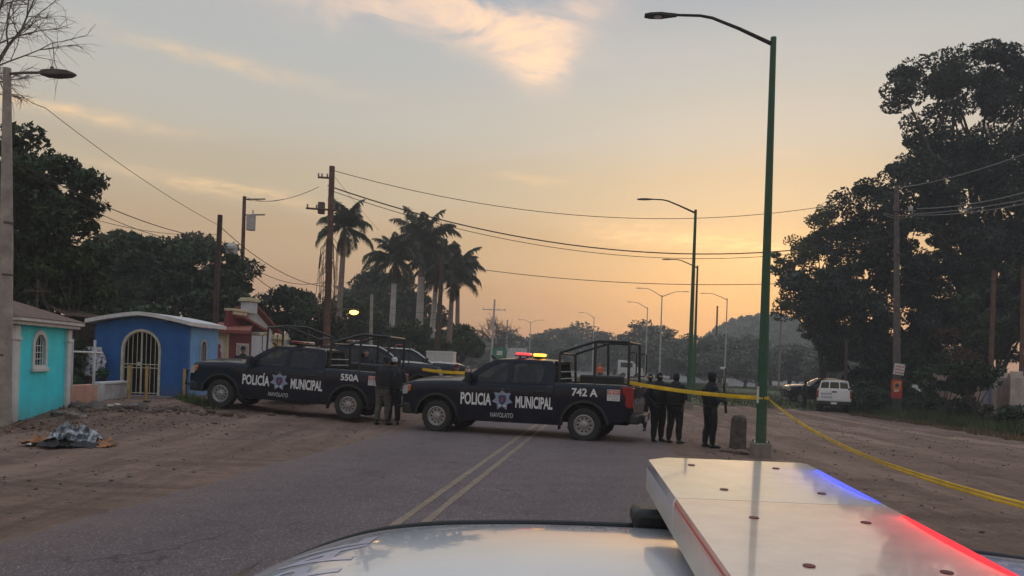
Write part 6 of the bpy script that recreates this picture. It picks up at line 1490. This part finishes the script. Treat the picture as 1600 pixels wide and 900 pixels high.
def hillz(x, y):
    px = 800+x/300*1200; top = float(np.interp(px, [1060, 1095, 1120, 1145, 1185, 1215, 1245, 1285, 1325, 1356], [588, 545, 516, 500, 493, 497, 509, 530, 556, 590])); z = at(px, top, 300).z-1.5
    return max(-1.5, z)*math.exp(-((y-300)/34)**4*.9)-.8
V = [(x, y, hillz(x, y)) for y in Ys for x in Xs]; i = np.arange(len(V)).reshape(16, nx); Q = np.stack([i[:-1, :-1], i[:-1, 1:], i[1:, 1:], i[1:, :-1]], -1).reshape(-1, 4)
tag(link_copy(np_mesh('hill', V, Q, M['grassbase'], True), 'hill'), kind='structure')
n = 26000; x = r.uniform(Xs[0], Xs[-1], n); y = r.uniform(264, 318, n); z = np.array([hillz(a, c) for a, c in zip(x, y)])+.2+1.6*r.random(n)+1.1*np.sin(x*.55+.8*np.sin(x*.21))*np.sin(y*.5)+.6*np.sin(x*1.3)
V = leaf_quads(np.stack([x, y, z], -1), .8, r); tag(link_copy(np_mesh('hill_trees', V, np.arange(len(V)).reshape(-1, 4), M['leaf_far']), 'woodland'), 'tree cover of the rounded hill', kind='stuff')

# ------------------------------------------------------------------ small far things
for k, (px0, px1, py, D, h, lab_) in enumerate(((975, 1004, 583, 125, .8, 'pale low concrete barrier left of the officers heads on the cross road'), (1062, 1106, 585, 118, .7, 'pale low concrete barrier beside the second green lamp'), (1138, 1180, 590, 112, .8, 'pale low concrete barrier left of the tall green lamp'))):
    a, c = at(px0, py, D), at(px1, py, D); z = tz((a.x+c.x)/2, D); t, L = local_root('concrete_barrier', lab_, 'barrier', Vector((a.x, a.y, z)), Vector((c.x, c.y, z)), 'concrete barriers on the cross road')
    mb = MB(); mb.loft([[(x, -.3, 0), (x, -.1, .4), (x, -.08, h+.3), (x, .08, h+.3), (x, .1, .4), (x, .3, 0)] for x in (0, L)], closed=True, caps=True); mb.build('barrier', M['trailer'], t)
p = onground(803, 100); t = thing('trailer', 'pale grey trailer parked far off behind the lit lightbar', 'trailer', (p.x, p.y, p.z), .05); h = at(803, 544, 100).z-p.z
mb = MB(); mb.span((-1.5, -1, .9), (1.6, 1.5, h)); mb.build('box', M['trailer'], t, bevel=.03); mb = MB()
for x in (-1, 1): mb.tube([(x, -.9, .45), (x, 1.3, .45)], .45, 12)
mb.build('wheels', M['rubber'], t)
p = onground(780, 96); t = thing('road_sign', 'green road sign with a white panel left of the far trailer', 'sign', (p.x, p.y, p.z)); z1 = at(780, 543, 96).z-p.z
mb = MB(); mb.span((-.9, -.04, z1-1.5), (.9, .04, z1)); s1 = mb.build('board', M['sign_green'], t); mb = MB(); mb.span((-.35, -.06, z1-.95), (.35, -.042, z1-.4)); mb.build('board_print', M['sign_white'], s1)
for x in (-.7, .7): mb = MB(); mb.tube([(x, 0, -.1), (x, 0, z1-1.4)], .05, 6); mb.build('post', M['grey_pole'], t)
a = onground(686, 47); t = thing('box_trailer', 'plain pale grey box trailer behind the farthest pickup bonnet', 'trailer', (a.x, a.y, a.z)); zt = at(686, 549, 47).z-a.z
mb = MB(); mb.span((-.80, 0, .7), (.85, 2.5, zt)); mb.build('box', M['trailer'], t, bevel=.02); mb = MB(); mb.span((-.82, -.02, zt-.07), (.87, 2.52, zt+.02)); mb.build('roof_edge', M['trim'], t); mb = MB()
for x in (-.5, .5): mb.tube([(x, .2, .4), (x, 2.3, .4)], .4, 12)
mb.build('wheels', M['rubber'], t)
# pale parked bus seen through the cage
p = onground(984, 118); t = thing('parked_van', 'pale long van parked beyond the cross road behind the cage', 'van', (p.x, p.y, p.z)); h = at(984, 563, 118).z-p.z
mb = MB(); mb.loft([[(x, y, z) for x, z in ((-1.7, .5), (-1.7, h*.95), (-1.2, h), (.4, h*.93), (1.1, h*.62), (1.9, h*.55), (1.95, .5))] for y in (-.9, .9)], closed=True, caps=True); mb.build('body', M['trailer'], t, bevel=.06)
mb = MB(); mb.span((-1.5, -.93, h*.6), (.3, -.905, h*.85)); mb.build('window', M['glass_dark'], t); mb = MB()
for x in (-1.1, 1.2): mb.tube([(x, -.92, .4), (x, .9, .4)], .4, 10)
mb.build('wheels', M['rubber'], t)

# ------------------------------------------------------------------ people: overlapping tapered limbs fused into one skin by a voxel remesh
def remesh_obj(mb, voxel, smooth_it=2):
    me = mb.mesh('tmp', M['skin']); o = bpy.data.objects.new('tmp', me); COL.objects.link(o)
    m_ = o.modifiers.new('r', 'REMESH'); m_.mode = 'VOXEL'; m_.voxel_size = voxel; m_.use_smooth_shade = True
    s_ = o.modifiers.new('s', 'SMOOTH'); s_.iterations = smooth_it; s_.factor = .45
    dg = bpy.context.evaluated_depsgraph_get(); res = bpy.data.meshes.new_from_object(o.evaluated_get(dg)); bpy.data.objects.remove(o); bpy.data.meshes.remove(me); return res
def capsule(mb, pts, rads, n=10, ref=(1, 0, 0)):
    """tube with rounded ends"""
    P = [Vector(p) for p in pts]; Rr = [r_ if isinstance(r_, (tuple, list)) else (r_, r_) for r_ in rads]
    d0 = (P[0]-P[1]).normalized(); d1 = (P[-1]-P[-2]).normalized(); a, b_ = min(Rr[0]), min(Rr[-1])
    Q = [P[0]+d0*a*.9, P[0]+d0*a*.6]+P+[P[-1]+d1*b_*.6, P[-1]+d1*b_*.9]
    k = lambda r_, f: (r_[0]*f, r_[1]*f)
    mb.tube(Q, [k(Rr[0], .35), k(Rr[0], .78)]+Rr+[k(Rr[-1], .78), k(Rr[-1], .35)], n, ref=ref)
def person(label, loc, rz, h=1.74, pose='stand', top='uniform', legs='uniform2', mask=True, cap=None, vest=True, seed=0, group='police officers at the scene', bare_arms=False, girth=1.06, helmet=False, voxel=.011, sit=False, turn=0.0):
    r = random.Random(seed); t = thing('person', label, 'person', loc, rz, group); s_ = h/1.75; g_ = girth
    mb = MB(); ex = lambda p: Vector(p)*s_
    step = {'walk': .16, 'stand': .02, 'hold': .03, 'lean': .05, 'akimbo': .02}.get(pose, .03); wide = .105 if pose != 'walk' else .09
    lean = .10 if pose == 'lean' else 0.0
    for sd, st in ((1, step), (-1, -step)):
        x = sd*wide; f = st
        hip, knee, ank = (x*.95, 0, .93), (x*1.08, f*.75+.03, .50), (x*1.18, f*1.25-.01, .095)
        if pose == 'walk' and sd < 0: ank = (x*1.1, f*1.5-.04, .12)
        capsule(mb, [ex(hip), ex(((hip[0]+knee[0])/2, (hip[1]+knee[1])/2+.01, .70)), ex(knee)], [(.098*s_*g_, .105*s_*g_), .088*s_*g_, .070*s_*g_], ref=(1, 0, 0))
        capsule(mb, [ex(knee), ex((knee[0], (knee[1]+ank[1])/2-.015, .36)), ex((ank[0], ank[1], .16)), ex(ank)], [.070*s_*g_, .068*s_*g_, .056*s_*g_, .052*s_])
        capsule(mb, [ex((ank[0], ank[1]-.045, .055)), ex((ank[0]+sd*.01, ank[1]+.06, .05)), ex((ank[0]+sd*.025, ank[1]+.175, .036))], [(.044*s_, .05*s_), (.048*s_, .045*s_), (.042*s_, .030*s_)], ref=(1, 0, 0))
    ly = lambda z: lean*max(0, z-.95)*1.6
    T = [(0, .0, .86, .165, .115), (0, 0, .98, .168, .12), (0, .005, 1.12, .16, .115), (0, .012, 1.28, .185, .125), (0, .008, 1.38, .190, .118), (0, 0, 1.45, .15, .085), (0, .0, 1.50, .075, .065)]
    capsule(mb, [ex((a, b_+ly(c), c)) for a, b_, c, _, _ in T], [(q*s_*g_, w*s_*g_) for _, _, _, q, w in T], 14)
    hy = ly(1.6)+.02
    capsule(mb, [ex((0, ly(1.48), 1.48)), ex((0, hy-.005, 1.58))], [.056*s_, .054*s_])
    mb.ball(ex((0, hy+.005, 1.660)), (.077*s_, .094*s_, .105*s_), 14, 10); mb.ball(ex((0, hy+.035, 1.60)), (.056*s_, .06*s_, .062*s_), 10, 8)
    capsule(mb, [ex((0, hy+.088, 1.668)), ex((0, hy+.112, 1.632))], [.012*s_, .017*s_], 6)
    for sd in (1, -1): mb.ball(ex((sd*.080, hy, 1.645)), (.012*s_, .024*s_, .034*s_), 6, 6)
    hands = []
    for sd in (1, -1):
        sh = Vector((sd*.195, ly(1.42), 1.415))
        if pose == 'hold': elb, wr = ((sd*.275, .03, 1.15), (sd*.02+(.10 if sd > 0 else -.02), .27, 1.14 if sd > 0 else 1.22))
        elif pose == 'lean': elb, wr = ((sd*.27, .10, 1.17), (sd*.10, .36, 1.20))
        elif pose == 'akimbo': elb, wr = ((sd*.33, -.08, 1.16), (sd*.20, .08, 1.01))
        elif pose == 'walk': elb, wr = ((sd*.265, -.05*sd, 1.14), (sd*.255, .10-.16*(sd > 0), .92))
        else: elb, wr = ((sd*.255, -.02, 1.14), (sd*.255, .06, .90))
        elb, wr = Vector(elb), Vector(wr)
        capsule(mb, [ex(sh), ex(sh.lerp(elb, .5)), ex(elb)], [.070*s_*g_, .060*s_*g_, .050*s_*g_], 10)
        capsule(mb, [ex(elb), ex(elb.lerp(wr, .35)), ex(wr)], [.050*s_, .046*s_, .031*s_], 10)
        d = (wr-elb).normalized(); q = Vector((0, 0, 1)).cross(d); q = (q if q.length > .2 else Vector((0, 1, 0))).normalized(); nrm = d.cross(q)
        if pose in ('hold', 'lean'): q, nrm = nrm, q
        pc = wr+d*.06
        capsule(mb, [ex(wr), ex(pc), ex(wr+d*.095)], [(.030*s_, .022*s_), (.042*s_, .020*s_), (.040*s_, .017*s_)], 10, ref=q)
        cl = nrm*(-sd if pose not in ('hold', 'lean') else 1)
        for k, (o_, l_) in enumerate(((-.030, .066), (-.010, .076), (.010, .072), (.030, .056))):
            b0 = wr+d*.095+q*o_; capsule(mb, [ex(b0), ex(b0+d*l_*.5+cl*.012), ex(b0+d*l_*.8+cl*.036)], [.0105*s_, .0098*s_, .0085*s_], 6)
        th0 = wr+d*.035+q*-.034; capsule(mb, [ex(th0), ex(th0+d*.03+q*-.024+cl*.012), ex(th0+d*.06+q*-.026+cl*.03)], [.013*s_, .012*s_, .010*s_], 6)
        hands.append((ex(wr+d*.015), ex(wr+d*.10)))
    me = remesh_obj(mb, voxel)
    mats = [M[top], M[legs], M['boot'], M['skin'], M['hair'], M['uniform2']]
    me.materials.clear(); [me.materials.append(m_) for m_ in mats]
    n = len(me.polygons); cen = np.empty(n*3, np.float32); me.polygons.foreach_get('center', cen); cen = cen.reshape(-1, 3)/s_
    mi = np.zeros(n, np.int32); mi[cen[:, 2] < .96] = 1; mi[cen[:, 2] < .15] = 2
    head = (cen[:, 2] > 1.525); hr = head & ((cen[:, 2] > 1.705) | ((cen[:, 1] < hy-.01) & (cen[:, 2] > 1.60)))
    mi[head] = 5 if mask else 3
    if mask: mi[head & (cen[:, 1] > hy+.055) & (np.abs(cen[:, 2]-1.665) < .022) & (np.abs(cen[:, 0]) < .055)] = 3
    mi[hr] = 5 if mask else 4
    for a, b_ in hands:
        a, b_ = np.array(a)/s_, np.array(b_)/s_; dd = np.linalg.norm(cen-(a+b_)/2, axis=1); ax_ = (b_-a)/np.linalg.norm(b_-a)
        mi[(dd < .15) & (((cen-a)@ax_) > .0) & (np.linalg.norm(np.cross(cen-a, ax_), axis=1) < .075)] = 3 if not mask else 2
    if not mask:
        for sd in (1, -1): mi[(np.linalg.norm(cen-np.array([sd*.031, hy+.083, 1.668]), axis=1) < .013)] = 4
    me.polygons.foreach_set('material_index', mi); me.polygons.foreach_set('use_smooth', np.ones(n, bool)); me.update()
    link_copy(me, 'body', t)
    if vest:
        v = MB(); capsule(v, [ex((a, b_+ly(c), c)) for a, b_, c in ((0, .005, 1.06), (0, .01, 1.20), (0, .016, 1.34), (0, .012, 1.43))], [(.183*s_*g_, .150*s_*g_), (.186*s_*g_, .155*s_*g_), (.185*s_*g_, .155*s_*g_), (.135*s_*g_, .125*s_*g_)], 14)
        for x in (-.09, 0, .09): v.box(ex((x, .165+ly(1.15), 1.14)), Vector((.075, .05, .15))*s_)
        v.box(ex((0, -.155+ly(1.3), 1.28)), Vector((.24, .05, .26))*s_)
        v.build('vest', M['vest'], t, bevel=.012)
        v = MB(); v.tube([ex((.178*g_*math.cos(a), .13*g_*math.sin(a), .985)) for a in np.linspace(0, 2*math.pi, 17)], .026*s_, 6); v.box(ex((.20, .0, .90)), Vector((.06, .10, .20))*s_); v.build('belt', M['boot'], t)
    if vest and group == 'police officers at the scene':
        for sd in (1, -1):
            sh = Vector((sd*.195, ly(1.42), 1.415)); el_ = Vector({'hold': (sd*.275, .03, 1.15), 'lean': (sd*.27, .10, 1.17), 'akimbo': (sd*.33, -.08, 1.16)}.get(pose, (sd*.255, -.02, 1.14)))
            v = MB(); v.ball(ex(sh.lerp(el_, .42)+Vector((sd*.050*g_, 0, .01))), (.022*s_, .036*s_, .045*s_), 10, 6); v.build('sleeve_patch', M['star_dark'], t)
    if cap:
        v = MB(); c = Vector((0, hy+.002, 1.70)); v.loft([[ex(c+Vector((.085*k*math.cos(a), .103*k*math.sin(a), z))) for a in np.linspace(0, 2*math.pi, 17)[:-1]] for k, z in ((1, -.02), (1.01, .02), (.93, .065), (.62, .095), (.1, .105))], closed=True, caps=True)
        br = [ex(c+Vector((.075*math.sin(a), .085+.085*math.cos(a), -.012-.02*math.cos(a)))) for a in np.linspace(-1.5, 1.5, 9)]
        v.add([tuple(p) for p in br]+[tuple(p+Vector((0, 0, .008))) for p in br], [tuple(range(9)), tuple(range(17, 8, -1))]+[(i, i+1, i+10, i+9) for i in range(8)]); v.build('cap', M[cap], t)
    if helmet:
        v = MB(); v.ball(ex((0, hy, 1.685)), (.115*s_, .13*s_, .12*s_), 14, 9); v.build('helmet', M[helmet], t)
    return t
def rifle(label, root_person, p_butt, p_tip, rollv=(0, 1, 0)):
    """long gun laid from butt to muzzle in the person's own frame"""
    mw = Matrix.Translation(root_person.location) @ Matrix.Rotation(root_person.rotation_euler.z, 4, 'Z')
    a, b_ = mw @ Vector(p_butt), mw @ Vector(p_tip); x = (b_-a).normalized(); y = Vector(rollv); y = (y-x*y.dot(x)).normalized(); z = x.cross(y)
    t = thing('rifle', label, 'rifle', a, 0, 'rifles carried by officers'); t.rotation_euler = Matrix((x, y, z)).transposed().to_euler(); L = (b_-a).length
    mb = MB(); mb.span((0, -.02, -.06), (L*.24, .02, .03)); mb.build('stock', M['gun'], t, bevel=.01); mb = MB(); mb.span((L*.24, -.025, -.035), (L*.58, .025, .045)); mb.build('receiver', M['gun'], t, bevel=.006)
    mb = MB(); mb.tube([(L*.56, 0, .01), (L*.80, 0, .01)], .024, 8); mb.tube([(L*.8, 0, .012), (L, 0, .012)], .010, 8); mb.build('barrel', M['gun'], t)
    mb = MB(); mb.loft([[(L*.44, -.012, -.03), (L*.51, -.012, -.03), (L*.51, .012, -.03), (L*.44, .012, -.03)], [(L*.49, -.011, -.20), (L*.55, -.011, -.19), (L*.55, .011, -.19), (L*.49, .011, -.20)]], closed=True, caps=True); mb.box((L*.30, 0, -.08), (.035, .028, .11), Euler((0, .3, 0)).to_matrix()); mb.build('magazine', M['gun'], t)
    return t
def gp(px, py): 
    p = gnd(px, py); return (p.x, p.y, p.z+.0)
p1 = person('officer in dark uniform walking nearest the pickup tail, arms bent outward', (*onground(1031, 18.5),), R(200), 1.66, 'akimbo', seed=1, voxel=.009, girth=1.24)
p2 = person('masked officer between the walking one and the capped one, rifle hanging at the side', (*onground(1057, 18.2),), R(-45), 1.66, 'hold', seed=2, voxel=.009, girth=1.22)
rifle('rifle hanging muzzle down at the chest of the middle masked officer', p2, (.06, .27, 1.34), (-.02, .34, .62))
p3 = person('officer in a dark peaked cap facing right beside the stump post', (*onground(1112, 17.5),), R(-80), 1.68, 'hold', cap='uniform', seed=3, voxel=.009, girth=1.22)
rifle('long rifle held upright by the officer in the peaked cap', p3, (.05, .36, .80), (-.02, .31, 1.62), (1, 0, 0))
q = onground(1017, 21.5); person('officer half hidden behind the walking officer, only the head showing above the pickup tail', (q.x, q.y, q.z), R(170), 1.60, seed=4)
p5 = person('person in dark jacket and grey camouflage trousers seen from behind at the 550A tail', gp(597, 664), R(-25), 1.80, 'lean', legs='greytrousers', mask=False, vest=True, cap='uniform', seed=5, voxel=.010, girth=1.26)
p6 = person('person all in black with a pale-topped cap leaning over beside the camouflage trousers', gp(614, 664), R(15), 1.78, 'lean', mask=False, cap='letter_grey', seed=6, voxel=.010, girth=1.22)
q = at(378, 600, 27); person('officer in a dark cap standing behind the bonnet of the 550A pickup', (q.x, q.y, tz(q.x, q.y)), R(200), 1.78, 'lean', mask=False, cap='uniform', seed=7, group='people behind the pickups')
q = at(571, 600, 25.6); person('person seen through the cage of the 550A pickup', (q.x, q.y, tz(q.x, q.y)+.0), R(190), 1.74, mask=False, seed=8, group='people behind the pickups')
q = at(549, 600, 26.2); person('second person seen through the cage of the 550A pickup, nearer its cab', (q.x, q.y, tz(q.x, q.y)), R(150), 1.74, mask=False, seed=9, group='people behind the pickups', vest=False)
q = at(713, 600, 24.0); person('person with dull red cap behind the bonnet of the 742 A pickup', (q.x, q.y, tz(q.x, q.y)), R(180), 1.58, mask=False, cap='redcap', top='uniform', seed=10, group='people behind the pickups')
q = onground(1259, 47.0); person('dark figure beside the left flank of the white pickup', (q.x, q.y, q.z), R(-90), 1.75, seed=11, group='people near the white pickup', voxel=.014)
q = onground(1334, 46.5); person('dark figure standing at the right side of the white pickup', (q.x, q.y, q.z), R(160), 1.75, seed=12, group='people near the white pickup', voxel=.014)
# rider in orange on a far motorcycle
q = onground(938, 66); rd = person('rider in a bright orange vest on a far motorcycle behind the cage', (q.x, q.y, q.z+.22), R(185), 1.7, mask=False, top='orange_cloth', vest=False, helmet='sign_red', seed=13, group='far riders', voxel=.014)
t = thing('motorcycle', 'dark motorcycle under the rider in orange far down the road', 'motorcycle', (q.x, q.y, q.z), R(5))
for y in (-.65, .65):
    mb = MB(); mb.lathe([(.26, -.05), (.31, 0), (.26, .05)], 16, Matrix.Translation((0, y, .31)) @ Matrix.Rotation(R(90), 4, 'Y')); mb.build('wheel', M['rubber'], t)
mb = MB(); mb.tube([(0, -.65, .31), (0, -.2, .62), (0, .45, .72), (0, .65, .31)], .06, 6); mb.box((0, .15, .80), (.24, .45, .2)); mb.build('frame', M['black'], t, bevel=.03)
mb = MB(); mb.tube([(-.35, -.5, 1.02), (0, -.52, .98), (.35, -.5, 1.02)], .02, 6); mb.build('handlebar', M['black'], t); mb = MB(); mb.ball((0, -.58, .86), (.1, .06, .1), 8, 6); mb.build('headlight', M['clear_lens'], t)

# ------------------------------------------------------------------ morning haze
hz = MB(); hz.span((-420, -40, -3.0), (420, 420, 30)); hm = bpy.data.materials.new('haze_air'); hm.use_nodes = True; ht = hm.node_tree; ht.nodes.clear()
pv = ht.nodes.new('ShaderNodeVolumePrincipled'); pv.inputs['Color'].default_value = (.90, .94, 1.0, 1); pv.inputs['Density'].default_value = .0014; pv.inputs['Anisotropy'].default_value = .2
ho = ht.nodes.new('ShaderNodeOutputMaterial'); ht.links.new(pv.outputs[0], ho.inputs['Volume'])
o = hz.build('haze', hm, sm=False); tag(o, kind='stuff')
